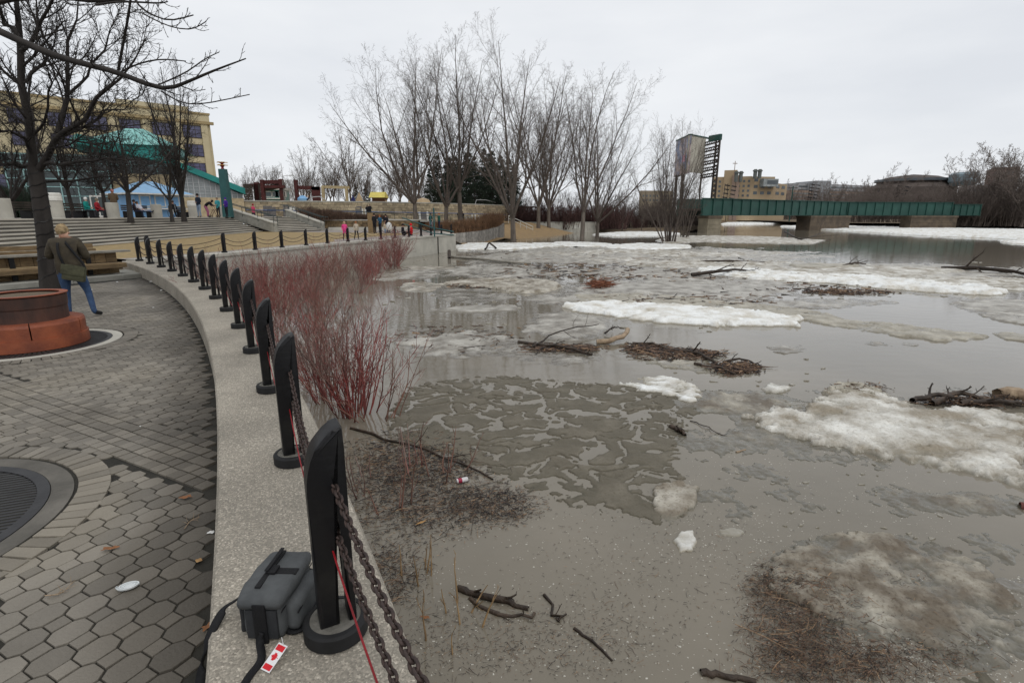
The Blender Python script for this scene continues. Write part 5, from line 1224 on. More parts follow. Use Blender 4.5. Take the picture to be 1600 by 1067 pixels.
beam_(M_maroon, 408, 442, 282, 281, Yp, .55); beam_(M_brown, 414, 444, 291, 285, Yp+.6, .7); beam_(M_maroon, 413, 444, 289.5, 289.5, Yp-.5, .4); beam_(M_maroon, 464, 499, 290, 292, Yp, .5); beam_(M_maroon, 380, 410, 288, 286, Yp+1, .5)
for (x0, x1) in ((382, 394), (397, 408)):
    a = D(x0, 300, Yp+.8); b = D(x1, 300, Yp+.8); sc_ = MB(); zt_ = zf(288, Yp+.8); nx_ = 6; 
    for i in range(nx_+1): x = a.x+(b.x-a.x)*i/nx_; sc_.box(x-.06, x+.06, Yp+.75, Yp+.85, ZT-.1, zt_)
    for i in range(8): z = ZT+(zt_-ZT)*i/8; sc_.box(a.x, b.x, Yp+.76, Yp+.84, z, z+.14)
    sc_.build('perforated_screen', M_brown, pg)
for i in range(9):
    x = xat(444+i*2.1, Yp-.2, 6); MB().box(x-.035, x+.035, Yp-.3, Yp-.2, ZT-.1, zf(281.5, Yp)).build('slat', mat('grey_slat', (.26, .24, .22), None, 2, .7), pg)
a = D(486, 290, Yp); b = D(499, 290, Yp); MB().box(a.x, b.x, Yp, Yp+.3, ZT-.1, zf(292, Yp)).build('end_panel', M_maroon, pg)
tk = thing('teal_kiosk', 'small teal kiosk with white window frames behind the maroon pavilion', 'kiosk'); f = Face(P2(414, 88), P2(441, 88), ZT-.2)
f.part('body', M_teal, tk, 0, f.L, 0, f.h(297, 0), -3, 0); f.part('roof', M_white, tk, -.5, f.L+.3, f.h(297, 0), f.h(293.5, 0), -3.4, .6); f.part('sill', M_white, tk, -.2, f.L+.5, f.h(311.5, 0), f.h(309.5, 0), 0, .5)
for q in (0.02, .42, .6):
    w = f.part('window', M_white, tk, f.L*q, f.L*q+(1.2 if q < .5 else 1.9), f.h(308, 0), f.h(299, 0), 0, .08); f.part('pane', M_glassd, w, f.L*q+.15, f.L*q+(1.05 if q < .5 else 1.75), f.h(307, 0), f.h(300, 0), .08, .1)
sw = thing('swing_frame', 'pale wooden swing frame of two posts and a top beam', 'swing frame'); M_pw = mat('pale_timber', (.45, .37, .22), (.36, .29, .17), 3, .8)
for px in (505.5, 542): post_(M_pw, px, 84, 291, .35, 'post', sw)
beam_(M_pw, 502, 545, 290, 291, 84, .4, 'beam', sw)
hs = thing('playhouse', 'small playhouse with bright yellow pitched roof at the wall top', 'playhouse'); f = Face(P2(581, 86), P2(600, 86), ZT-.2)
f.part('body', mat('playhouse_brown', (.15, .08, .05), None, 2, .8), hs, 0, f.L, 0, f.h(309, 0), -2, 0)
z1_, z2_ = f.z0+f.h(309, 0), f.z0+f.h(300, 0); q = lambda s_, d_, z: tuple((f.M @ Vector((s_, d_, 0))).xy)+(z,)
MB().hull8([q(-.4, .5, z1_), q(f.L+.2, .5, z1_), q(f.L+.2, -2.4, z1_), q(-.4, -2.4, z1_), q(-.3, -.6, z2_), q(f.L+.1, -.6, z2_), q(f.L+.1, -1.3, z2_), q(-.3, -1.3, z2_)]).build('roof', M_yell, hs)
M_tee = mat('tan_canvas', (.42, .32, .2), (.36, .27, .17), 2, .85)
for px, w_, yt, lb, m_ in ((562, 13, 302, 'tan pointed play tent left of the yellow playhouse', M_tee), (602, 8, 311, 'small tan pointed shelter right of the yellow playhouse', M_tee), (552, 9, 306, 'small dark blue tent beside the tan play tent', mat('dark_blue_canvas', (.02, .025, .12), None, 2, .8))):
    a = D(px, 318, 87); s0 = w_*87/F; hgt = zf(yt, 87)-ZT+.2
    t = MB().prism([(-s0*.7, -s0*.6), (s0*.7, -s0*.6), (s0*.7, s0*.6), (-s0*.7, s0*.6)], 0, .02); t.lathe([(s0*.6, 0), (s0*.05, hgt)], 4 if px != 562 else 5); tag(t.build('play_tent', m_, None, loc=(a.x, 87, ZT-.15)), lb, 'tent', 'tents in the playground')
for px, Y, yt, lb in ((447, 115, 254, 'left thin street lamp with twin arms above the maroon pavilion'), (563, 112, 252, 'right thin street lamp behind the playground')):
    t = thing('street_lamp', lb, 'street lamp', (xat(px, Y, 6), Y, ZT-.1), 0, 'street lamps behind the playground'); hh = zf(yt, Y)-ZT; MB().tube([(0, 0, 0), (-.3, 0, hh)], [.12, .05], 6).build('mast', M_mullw, t)
    for sg, q in ((-1, .78), (1, .70)): MB().tube([(-.2, 0, hh*q), (sg*1.6-.2, 0, hh*q+.15)], .05, 4).build('arm', M_mullw, t); MB().box(sg*1.9-.5, sg*1.9+.2, -.15, .15, hh*q+.05, hh*q+.22).build('lamp', M_mullw, t)
ca = thing('bench_shelter', 'long thin curved rail on top of the right end of the rubble wall', 'railing'); a = D(742, 320, 98); b = D(775, 320, 106); 
MB().tube([(a.x, a.y, ZT-.1), (a.x+.3, a.y, ZT+.75), ((a.x+b.x)/2, (a.y+b.y)/2, ZT+.85), (b.x, b.y, ZT+.45)], .06, 5).build('rail', M_mullw, ca)
for px, w_, lb in ((645, 5, 'low pale mound of sand behind the leftmost cottonwood trunk'), (661, 8, 'second pale sandy mound behind the leftmost cottonwood trunk')):
    a = D(px, 318, 95); tag(MB().lathe([(1.2*w_/6, -.2), (.8*w_/6, .7), (.2, 1.0), (0, 1.02)], 12).build('sand_mound', M_tee, None, loc=(a.x, 95, ZT)), lb, 'mound', 'sand mounds in the playground')
gpst = thing('green_railing', 'thin green post and railing by the hedge at the quay steps', 'railing'); a = at(679, 369, 1.55); MB().tube([(a.x, a.y, 1.5), (a.x, a.y, zf(325, a.y))], .06, 6).build('post', M_post, gpst)
for dx in (-2.0, ): MB().tube([(a.x-.6, a.y+2, 1.5), (a.x-.6, a.y+2, 3.3)], .05, 6).build('post', M_post, gpst)
MB().tube([(a.x-3.2, a.y+3, 3.0), (a.x-.2, a.y+.5, 2.2), (a.x+1.6, a.y, 1.9)], .045, 5).build('rail', M_post, gpst); MB().tube([(a.x-3.2, a.y+3, 2.5), (a.x-.2, a.y+.5, 1.75), (a.x+1.6, a.y, 1.62)], .045, 5).build('rail', M_post, gpst)
yp = at(573, 372, 1.6); tag(MB().box(-.3, .3, -.25, .25, 0, 1.9).build('wooden_post', M_wood, None, loc=(xat(581, 52, 2), 52, 1.55)), 'thick tan wooden post left of the standing group', 'post')

# ------------------------------------------------------------------ ice floes
def floe(label, px, m, T=.06, amp=.05, edge=.15, base=-.02, jag=.25, fs=1.6, veins=0, seed=1, group='ice floes on the flood', name='ice_floe', cmin=.02, dome=0, tilt=None, veinpts=0):
    P = np.array([tuple(at(x, y, 0))[:2] for x, y in px]); mn, mx_ = P.min(0)-.1, P.max(0)+.1; dist = P[:, 1].mean(); cell = max(cmin, .0030*dist, math.sqrt((mx_[0]-mn[0])*(mx_[1]-mn[1])/60000))
    cyl_ = cell*(1 if dist < 25 else 1.0)
    xs = np.arange(mn[0], mx_[0]+cell, cell); ys = np.arange(mn[1], mx_[1]+cyl_, cyl_); X, Y = np.meshgrid(xs, ys)
    sd_ = np.full(X.shape, 1e9); ins = np.zeros(X.shape, bool)
    for a, b in zip(P, np.roll(P, -1, 0)):
        e = b-a; t = np.clip(((X-a[0])*e[0]+(Y-a[1])*e[1])/(e@e+1e-9), 0, 1); sd_ = np.minimum(sd_, np.hypot(X-a[0]-t*e[0], Y-a[1]-t*e[1]))
        c_ = ((a[1] > Y) != (b[1] > Y)) & (X < (b[0]-a[0])*(Y-a[1])/(b[1]-a[1]+1e-12)+a[0]); ins ^= c_
    size = math.sqrt(abs((mx_-mn).prod())); sd_ = np.where(ins, sd_, -sd_)
    w1 = fbm(X*fs/size*6, Y*fs/size*6, seed*13, 5); sd_ = sd_+(w1-.5)*jag*min(size, 6)*.35+(fbm(X*(9 if dist < 12 else 3.5 if dist < 30 else 1.2), Y*(9 if dist < 12 else 3.5 if dist < 30 else 1.2), seed*3+50, 4, .6)-.5)*min(.5, size*.09)
    s_ = np.clip(sd_/(edge*min(size, 5)*.3), 0, 1); s_ = s_*s_*(3-2*s_)
    sc1 = 3.2 if dist < 12 else 1.6 if dist < 30 else .5
    n1 = fbm(X*sc1, Y*sc1*1.2, seed*7+1, 6, .55)-.5; n2 = fbm(X*sc1*5, Y*sc1*5, seed*5+2, 4, .6)-.5
    n3 = 1-2*np.abs(fbm(X*sc1*1.7+5, Y*sc1*2.3, seed*9+4, 5, .6)-.5)*2
    h = base+s_*(T+2*amp*n1+amp*(.55 if dist > 12 else .5)*n2+amp*(.40 if dist > 12 else .30)*(n3-.6))+dome*s_*np.clip(sd_/size*2.5, 0, 1)
    if veins:
        wx = X+.6*fbm(X*1.7, Y*1.7, 91, 4)+.08*fbm(X*9, Y*9, 94, 3); wy = Y+.6*fbm(X*1.7+9, Y*1.7, 92, 4); r_ = np.abs(fbm(wx*veins, wy*veins*1.3, 93+seed, 3, .5)-.5); k_ = np.clip(1.6-r_/(.010+.055*fbm(X*1.6, Y*1.6, 88, 3)), 0, 1); mask = np.clip((fbm(X*.7, Y*.7, 97, 3)-.36)*7, 0, 1)
        h = h-k_*mask*(T*1.6+.02)
        r2 = np.abs(fbm(wx*veins*.5+4, wy*veins*.5, 99+seed, 4, .55)-.5); h = h-np.clip(1-r2/.014, 0, 1)*(T+.02)*np.clip((fbm(X*.9+3, Y*.9, 77, 2)-.45)*6, 0, 1)
    if dist > 11 and not veins:
        cx_ = X*1.3+fbm(X*.8, Y*.8, seed+60, 3)*3; cy_ = Y*.9+fbm(X*.8+7, Y*.8, seed+61, 3)*3; cell_ = vn(np.floor(cx_), np.floor(cy_), seed+62); h = h+s_*(cell_-.5)*amp*.55; fx_ = np.minimum(np.abs(cx_-np.round(cx_)), np.abs(cy_-np.round(cy_))); h = h-s_*np.clip(1-fx_/.05, 0, 1)*amp*.5
    h = np.where(h > T*.95, T*.95+(h-T*.95)*.38, h)
    if tilt: h = h+s_*tilt*np.clip((Y-P[:, 1].min())/(P[:, 1].max()-P[:, 1].min()), 0, 1)
    h = np.where(s_ <= 0, np.minimum(h, base-.03), h); h = np.maximum(h, -.06)
    ny, nx_ = X.shape; idx = np.arange(ny*nx_).reshape(ny, nx_); q = np.stack([idx[:-1, :-1], idx[:-1, 1:], idx[1:, 1:], idx[1:, :-1]], -1).reshape(-1, 4)
    keep = (h.ravel()[q].max(1) > -.012); q = q[keep]
    if not len(q): return None
    us, inv = np.unique(q, return_inverse=True); V = np.stack([X.ravel(), Y.ravel(), h.ravel()], 1)[us]; c0 = V[:, :2].mean(0); V[:, 0] -= c0[0]; V[:, 1] -= c0[1]
    me = npmesh(name, V, inv.reshape(-1, 4), m, True)
    return tag(ob(name, me, None, (c0[0], c0[1], 0)), label, 'ice floe', group)
FL = [
 ('thick bright white snow ridge on the floe in the middle distance', [(878,480),(905,474),(960,474),(1080,482),(1180,488),(1252,500),(1245,511),(1130,510),(1040,507),(960,497),(890,487)], I_white, dict(T=.15, amp=.11, edge=.10, jag=.2, dome=.06)),
 ('flat tan ice sheet stretching behind and right of the white snow ridge', [(895,462),(1000,458),(1100,466),(1260,484),(1330,500),(1450,512),(1560,528),(1480,536),(1380,524),(1250,502),(1090,482),(900,474)], I_tan, dict(T=.07, amp=.06, jag=.2)),
 ('long dazzling white snow band across the river towards the right', [(1085,421),(1140,420),(1240,428),(1380,436),(1500,446),(1580,456),(1560,463),(1440,457),(1300,444),(1180,438),(1100,430)], I_white, dict(T=.18, amp=.22, edge=.12, jag=.22)),
 ('wide dirty snow field behind the long white snow band', [(855,396),(960,398),(1090,404),(1220,414),(1360,424),(1500,432),(1610,438),(1610,458),(1480,446),(1330,434),(1180,424),(1040,420),(940,412)], I_mix, dict(T=.08, amp=.13, jag=.25)),
 ('small broken white snow cap beside the big brown sheet', [(965,602),(1000,587),(1050,589),(1088,602),(1097,622),(1080,631),(1040,618),(1005,612)], I_white, dict(T=.05, amp=.09, jag=.45)),
 ('large grimy white ice field at the right edge', [(1165,652),(1210,640),(1250,646),(1285,614),(1330,602),(1390,616),(1432,642),(1500,640),(1610,648),(1610,765),(1500,738),(1400,720),(1300,704),(1215,682)], I_mix, dict(T=.09, amp=.10, edge=.1, jag=.12, dome=.05)),
 ('dirty slush tongue left of the large grimy ice field', [(1090,622),(1130,612),(1200,618),(1262,632),(1250,648),(1190,640),(1130,640),(1100,634)], I_sand, dict(T=.03, amp=.06, jag=.35)),
 ('big brown half-submerged ice sheet with branching melt channels', [(600,648),(640,605),(700,592),(780,588),(900,596),(1000,602),(1080,612),(1092,645),(1062,682),(1064,720),(1088,762),(1080,795),(1045,820),(985,812),(900,786),(830,772),(760,745),(690,712),(620,690)], I_brown, dict(T=.034, amp=.011, edge=.04, jag=.09, veins=2.9, cmin=.02)),
 ('tilted tan ice slab at the right corner of the big brown sheet', [(1018,762),(1060,756),(1092,764),(1088,792),(1050,820),(1020,800)], I_sand, dict(T=.04, amp=.05, edge=.12, jag=.2, tilt=.05)),
 ('grey dirt-streaked floe below the tree reflections at left', [(632,520),(660,508),(720,512),(780,524),(850,532),(920,545),(960,560),(885,577),(820,568),(740,553),(660,545)], I_grey, dict(T=.035, amp=.035, jag=.18)),
 ('pale raised floe with dark debris in the upper middle', [(690,444),(740,437),(800,437),(868,441),(879,448),(866,457),(820,460),(770,452)], I_sand, dict(T=.14, amp=.10, jag=.12, edge=.12)),
 ('grey wet sheet in front of the pale raised floe', [(655,452),(700,446),(760,450),(820,462),(760,476),(690,472)], I_grey, dict(T=.03, amp=.03, jag=.2)),
 ('thin flat ice sliver nearest the red shrubs at left', [(585,428),(620,421),(660,424),(648,436),(600,440),(578,437)], I_mix, dict(T=.04, amp=.03, jag=.15)),
 ('pale thin floe in front of the quay wall', [(618,416),(680,417),(716,418),(708,426),(680,428),(650,423)], I_sand, dict(T=.05, amp=.04, jag=.2)),
 ('small tan floe with a dark log end left of centre', [(625,444),(660,440),(700,444),(680,456),(640,458),(622,453)], I_sand, dict(T=.05, amp=.05, jag=.2)),
 ('dark grey slush sheet off the quay corner', [(710,408),(760,401),(860,404),(935,415),(900,430),(860,437),(740,437),(715,424)], I_grey, dict(T=.025, amp=.035, jag=.25)),
 ('long thin grey slab floating among the tree reflections', [(665,484),(740,477),(808,477),(815,485),(745,489),(690,488)], I_grey, dict(T=.05, amp=.02, jag=.08)),
 ('coarse brown-and-white melting floe in the lower right', [(1195,880),(1265,846),(1330,832),(1420,836),(1490,858),(1545,888),(1590,930),(1595,985),(1500,1015),(1420,1005),(1350,985),(1270,960),(1200,925)], I_dirt, dict(T=.05, amp=.06, jag=.16, fs=2, edge=.05)),
 ('thin grey ice apron right of the coarse brown floe', [(1430,845),(1500,866),(1560,885),(1610,900),(1610,935),(1560,920),(1490,880)], I_grey, dict(T=.03, amp=.03, jag=.2)),
 ('small rounded white ice chunk below the big brown sheet', [(1048,845),(1060,832),(1085,830),(1092,845),(1084,862),(1060,864)], I_white, dict(T=.06, amp=.04, jag=.2, edge=.3)),
 ('flat pale ice disc right of the white chunk', [(1120,828),(1135,823),(1160,825),(1166,834),(1150,840),(1126,837)], I_mix, dict(T=.035, amp=.02, jag=.15)),
 ('small grey-white floe alone right of the snow cap', [(1188,608),(1200,601),(1225,602),(1236,608),(1222,615),(1196,614)], I_mix, dict(T=.06, amp=.05, jag=.25)),
 ('tan lump at the top of the large grimy ice field', [(1285,612),(1305,603),(1345,605),(1380,612),(1376,622),(1330,620)], I_tan, dict(T=.12, amp=.08, jag=.2)),
 ('white snowy shelf at the foot of the quay corner', [(708,386),(730,381),(800,381),(868,381),(880,385),(840,389),(780,391),(715,391)], I_white, dict(T=.15, amp=.16, jag=.25)),
 ('bright white snow strip left of the trees in the water', [(862,379),(905,379),(960,382),(950,386),(880,386)], I_white, dict(T=.15, amp=.12, jag=.2)),
 ('long white snow strip beyond the middle of the flood', [(930,384),(1000,381),(1080,384),(1080,389),(1010,391),(950,389)], I_white, dict(T=.15, amp=.12, jag=.2)),
 ('white floe behind the leaning trunk pair', [(925,367),(970,363),(1040,363),(1065,366),(1040,369),(960,370)], I_white, dict(T=.2, amp=.12, jag=.1)),
 ('white-edged floe around the foot of the multi-stemmed tree', [(1022,376),(1060,369),(1130,369),(1220,371),(1292,376),(1270,381),(1180,380),(1100,378),(1040,381)], I_mix, dict(T=.12, amp=.10, jag=.12)),
 ('long white ice shelf along the far right bank', [(1218,354),(1300,353.5),(1400,356),(1500,358),(1620,360),(1620,377),(1540,372),(1450,369),(1350,363),(1260,358)], I_white, dict(T=.3, amp=.25, jag=.08)),
 ('thin white ice edge far beneath the bridge', [(1125,349),(1180,347.5),(1260,347),(1260,349),(1190,350.5),(1130,351.5)], I_white, dict(T=.4, amp=.3, jag=.05)),
 ('small broken white piece at the right end of the river', [(1560,377),(1620,376),(1620,381),(1580,381)], I_white, dict(T=.2, amp=.2, jag=.1)),
 ('grey slush patch in the calm water at right', [(1230,462),(1290,452),(1380,452),(1405,458),(1340,466),(1260,474)], I_grey, dict(T=.02, amp=.045, jag=.35)),
 ('dark dirty floe at the right edge in the middle distance', [(1478,474),(1520,468),(1620,476),(1620,512),(1560,502),(1500,486)], I_grey, dict(T=.06, amp=.05, jag=.2)),
 ('thin tan ice strip at the right edge under the dark floe', [(1545,520),(1580,520),(1620,526),(1620,537),(1570,531)], I_tan, dict(T=.06, amp=.04, jag=.2)),
 ('pale slush area in the centre of the flood', [(820,498),(850,488),(890,486),(930,500),(950,520),(900,528),(840,520)], I_grey, dict(T=.02, amp=.06, jag=.4)),
 ('wide grey ice sheet with debris right of the raised floe', [(930,432),(1000,418),(1090,432),(1160,446),(1210,462),(1120,470),(1040,462),(960,458),(900,462)], I_grey, dict(T=.03, amp=.06, jag=.3)),
 ('broken tan ice between the quay corner and the snow band', [(880,398),(940,392),(1020,394),(1100,400),(1180,408),(1090,412),(980,408)], I_tan, dict(T=.05, amp=.12, jag=.35)),
 ('long narrow floe edged with a dark branch beyond the snow band', [(1230,417),(1270,414),(1350,416),(1330,421),(1250,422)], I_tan, dict(T=.18, amp=.08, jag=.1)),
 ('wet slush rim below the large grimy ice field', [(1120,720),(1180,712),(1260,745),(1275,775),(1220,770),(1150,745)], I_grey, dict(T=.006, amp=.035, jag=.5)),
 ('thin slush patch left of the lower right floe', [(1190,790),(1260,780),(1330,800),(1300,830),(1220,822)], I_brown, dict(T=.008, amp=.03, jag=.45)),
 ('tan slush under the driftwood pile', [(980,548),(1040,540),(1120,555),(1190,578),(1150,592),(1080,582),(1010,568)], I_tan, dict(T=.03, amp=.045, jag=.3)),
 ('flooded brown crust in the bottom right corner', [(1310,960),(1400,990),(1500,1010),(1600,1000),(1620,1080),(1400,1080),(1330,1020)], I_brown, dict(T=.012, amp=.035, jag=.3)),
]
for k, (lb, px, m_, kw_) in enumerate(FL): floe(lb, px, m_, seed=k+3, **kw_)
# broken slush between the floes: one ragged sheet that breaks up into water
def slush(name, label, blobs, rows, cols, y0, y1, x0, x1, m, seed, hgt, fsc, thr=.5):
    py = np.linspace(0, 1, rows); Ya = []
    for t in py: Ya.append(at(800, y0+(y1-y0)*t, 0).y)
    Ya = np.array(Ya)[:, None]*np.ones((1, cols)); U = np.linspace(x0, x1, cols)[None, :]*np.ones((rows, 1)); zc = Ya*CP+EYE*SP; X = (U-800)/F*zc; Y = Ya
    V_ = (EYE*CP-Y*SP)/zc*F+533.5; dens = np.zeros(X.shape)
    for bx, by, rx, ry, w in blobs: dens = np.maximum(dens, w*np.exp(-(((U-bx)/rx)**2+((V_-by)/ry)**2)**1.5))
    n1 = fbm(X*fsc, Y*fsc*.8, seed, 6, .58); n2 = fbm(X*fsc*5+3, Y*fsc*5, seed+9, 4, .6); n3 = fbm(X*fsc*.35, Y*fsc*.35, seed+20, 3)
    e = dens*(.55+.9*n3)+n1*.75+n2*.22-thr-.45; h = np.clip(e*hgt*3.0, -.05, hgt)+np.where(e > 0, (n2-.5)*hgt*.9, 0)
    e[[0, -1]] = -1; e[:, [0, -1]] = -1; h = np.where(e < -.02, -.05, h)
    idx = np.arange(rows*cols).reshape(rows, cols); q = np.stack([idx[:-1, :-1], idx[:-1, 1:], idx[1:, 1:], idx[1:, :-1]], -1).reshape(-1, 4); q = q[:, ::-1]; q = q[h.ravel()[q].max(1) > -.004]
    us, inv = np.unique(q, return_inverse=True); V = np.stack([X.ravel(), Y.ravel(), h.ravel()], 1)[us]
    me = npmesh(name, V, inv.reshape(-1, 4), m, True)
    if me.polygons[0].normal.z < 0: me.flip_normals()
    return tag(ob(name, me), label, None, None, 'stuff')
slush('ice_slush', 'broken dirty slush and brash ice spread between the floes', [(1000, 400, 330, 16, 1), (1250, 425, 450, 16, 1), (1060, 452, 260, 22, .95), (1420, 456, 160, 12, .6), (880, 510, 90, 30, .85), (780, 425, 110, 20, .7), (1560, 480, 90, 16, .8), (740, 540, 150, 28, .75), (1230, 545, 120, 14, .5), (1450, 540, 160, 10, .5), (1290, 475, 150, 10, .7), (900, 470, 140, 14, .6), (650, 430, 70, 14, .5), (1360, 505, 180, 12, .7), (1080, 560, 120, 26, .6)], 330, 620, 384, 600, 560, 1640, I_grey, 5, .07, .55, .56)
slush('ice_slush', 'whitish broken snow crust on the brash ice towards the river', [(1000, 398, 300, 9, .9), (1300, 425, 380, 12, .95), (1120, 412, 200, 9, .8), (1500, 444, 170, 12, .9), (960, 448, 120, 9, .5), (820, 386, 120, 4, .8)], 240, 560, 380, 480, 700, 1640, I_mix, 15, .12, .6, .62)
slush('ice_slush', 'thin brown slush around the near right floes', [(1180, 630, 110, 26, .8), (1350, 660, 260, 60, .8), (1230, 740, 130, 30, .55), (1180, 800, 120, 30, .5), (1450, 860, 220, 50, .7), (1400, 960, 220, 70, .75), (1550, 1010, 160, 60, .8), (1030, 640, 80, 30, .4), (1330, 720, 200, 30, .5), (1300, 890, 160, 60, .7), (1130, 690, 120, 40, .55), (1250, 780, 240, 40, .6), (1480, 790, 180, 30, .55)], 360, 480, 600, 1075, 980, 1640, I_dirt, 25, .03, 1.6, .50)
# small fragments too many to count
def fragments(name, regions, n, m, s0, s1, seed, hgt=.03):
    g = np.random.RandomState(seed); V = []; Q = []; 
    for (x0, x1, y0, y1), w in regions:
        for k in range(int(n*w)):
            c = at(g.uniform(x0, x1), y0+(y1-y0)*g.rand(), 0); dsc = max(.5, c.y/12); r = g.uniform(s0, s1)*dsc; kk = 6; a = np.sort(g.rand(kk))*6.28; b = len(V); rr2 = r*g.uniform(.5, 1, kk); asp = g.uniform(.4, 1)
            for j in range(kk): V.append((c.x+math.cos(a[j])*rr2[j], c.y+math.sin(a[j])*rr2[j]*asp, -.01))
            for j in range(kk): V.append((c.x+math.cos(a[j])*rr2[j]*.85, c.y+math.sin(a[j])*rr2[j]*asp*.85, hgt*g.uniform(.2, 1)*min(dsc, 1.3)))
            for j in range(kk): Q.append((b+j, b+(j+1) % kk, b+kk+(j+1) % kk, b+kk+j))
            Q.append(tuple(b+kk+j for j in range(kk)))
    return tag(ob(name, mesh(name, V, Q, m)), None, None, None, 'stuff')
tag(fragments('ice_fragments', [((880, 1230, 392, 440), .25), ((640, 900, 395, 440), .2), ((600, 1200, 440, 520), .15), ((1100, 1600, 410, 470), .2), ((1150, 1500, 700, 850), .1), ((1000, 1300, 560, 640), .1)], 380, I_mix, .02, .14, 5, .03), 'scattered small ice fragments floating between the floes', None)
tag(fragments('foam_specks', [((1060, 1500, 700, 900), .35), ((640, 1250, 800, 1060), .35), ((1330, 1600, 900, 1067), .3)], 3200, mat('foam', (.52, .50, .44), (.36, .34, .29), 3, .6), .008, .032, 6, .004), 'pale specks of foam and ice grit on the muddy water', None)

# ------------------------------------------------------------------ driftwood and debris
def chips(name, label, blobs, n, L0, L1, r0, mats, seed, hz=.03):
    g = np.random.RandomState(seed); P = []; Rr = []
    for (cx_, cy_, rx, ry), w in blobs:
        for k in range(int(n*w)):
            a = g.rand()*6.28; rr = math.sqrt(g.rand())*(1+.25*g.normal()); c = at(cx_+rx*rr*math.cos(a), min(cy_+ry*rr*math.sin(a), 1090), 0); sc_ = max(.7, c.y/6)
            L_ = g.uniform(L0, L1)*sc_*(1 if g.rand() < .93 else 3); th = g.normal(.5, .9); d = np.array([math.cos(th), math.sin(th), g.normal()*.07]); p = np.array([c.x, c.y, abs(g.normal())*hz+.003]); P.append([p-d*L_/2, p+np.array([0, 0, .002])+g.normal(0, L_*.06, 3)*np.array([1, 1, .2]), p+d*L_/2]); r = r0*sc_*g.uniform(.5, 1.3); Rr.append([r, r*.9, r*.5])
    V, Q = tubes_arr(np.array(P), np.array(Rr), 3)
    o = tag(ob(name, npmesh(name, V, Q, mats[0])), label, None, None, 'stuff')
    if len(mats) > 1:
        for m_ in mats[1:]: o.data.materials.append(m_)
        mi = np.repeat(g.choice(len(mats), len(P), p=[.62, .25, .13][:len(mats)] if len(mats) == 3 else None), 6).astype(np.int32); o.data.polygons.foreach_set('material_index', mi)
    return o
M_chipb = mat('brown_chips', (.17, .105, .07), (.08, .055, .04), 8, .8, coords='World', island=.5)
M_chipt = mat('tan_chips', (.34, .22, .13), (.22, .14, .08), 8, .8, coords='World', island=.3)
M_chipd = mat('dark_chips', (.04, .03, .028), (.022, .018, .018), 8, .6, coords='World', island=.4)
M_strawm = M_chipt
MC = [M_chipd, M_chipb, M_chipt]
chips('debris_field', 'matted bark chips and twigs floating behind the nearest bollard', [((650, 770, 110, 70), .45), ((640, 720, 90, 40), .2), ((770, 790, 70, 30), .2), ((600, 900, 60, 50), .15)], 9000, .015, .075, .0032, MC, 1, .014)
chips('debris_field', 'matted bark and straw debris floating at the lower right', [((1240, 965, 80, 75), .42), ((1290, 1040, 120, 40), .25), ((1210, 915, 50, 30), .1), ((1420, 1030, 120, 40), .13), ((1340, 935, 120, 60), .10)], 7500, .014, .07, .0030, [M_chipb, M_chipd, M_chipt], 2, .025)
chips('debris_field', 'coarse pale straw and broken sticks lying over the lower right debris', [((1250, 970, 90, 70), .6), ((1300, 1040, 120, 35), .3), ((1290, 915, 40, 12), .1)], 240, .07, .22, .0040, [M_chipb, M_chipt, M_drift], 12, .05)
chips('debris_field', 'coarse broken twigs over the dark debris by the nearest bollard', [((660, 770, 110, 60), .7), ((610, 900, 60, 50), .3)], 260, .07, .22, .004, [M_drift, M_chipb, M_chipt], 13, .03)
chips('debris_field', 'sparse twigs and chips in the water along the bottom', [((900, 1000, 130, 60), .35), ((720, 1000, 130, 60), .35), ((1000, 880, 200, 120), .3)], 2600, .008, .05, .0020, MC, 3, .004)
chips('debris_field', 'dark bark litter heaped on the ice in the middle distance', [((1060, 555, 60, 8), .3), ((1150, 577, 35, 8), .2), ((1010, 545, 30, 6), .1), ((880, 545, 60, 6), .1), ((1330, 457, 60, 4), .08), ((1080, 430, 120, 8), .08), ((1000, 405, 150, 10), .05), ((900, 425, 120, 14), .06), ((1200, 450, 150, 10), .05), ((1060, 470, 140, 10), .06), ((720, 530, 90, 20), .04), ((770, 447, 60, 5), .06)], 4200, .03, .12, .006, [M_chipb, M_chipd, M_chipt], 4, .03)
chips('debris_field', 'brown drift litter along the back edge of the right ice field', [((1520, 630, 80, 8), .7), ((1340, 610, 40, 5), .3)], 900, .03, .12, .005, [M_chipb, M_chipd, M_chipt], 5, .05)
chips('russet_weed', 'small heap of russet weeds on the ice by the tree reflections', [((940, 447, 18, 5), 1)], 260, .05, .13, .006, [mat('russet_weed_stems', (.22, .085, .04), (.13, .05, .03), 4, .9)], 6, .10)
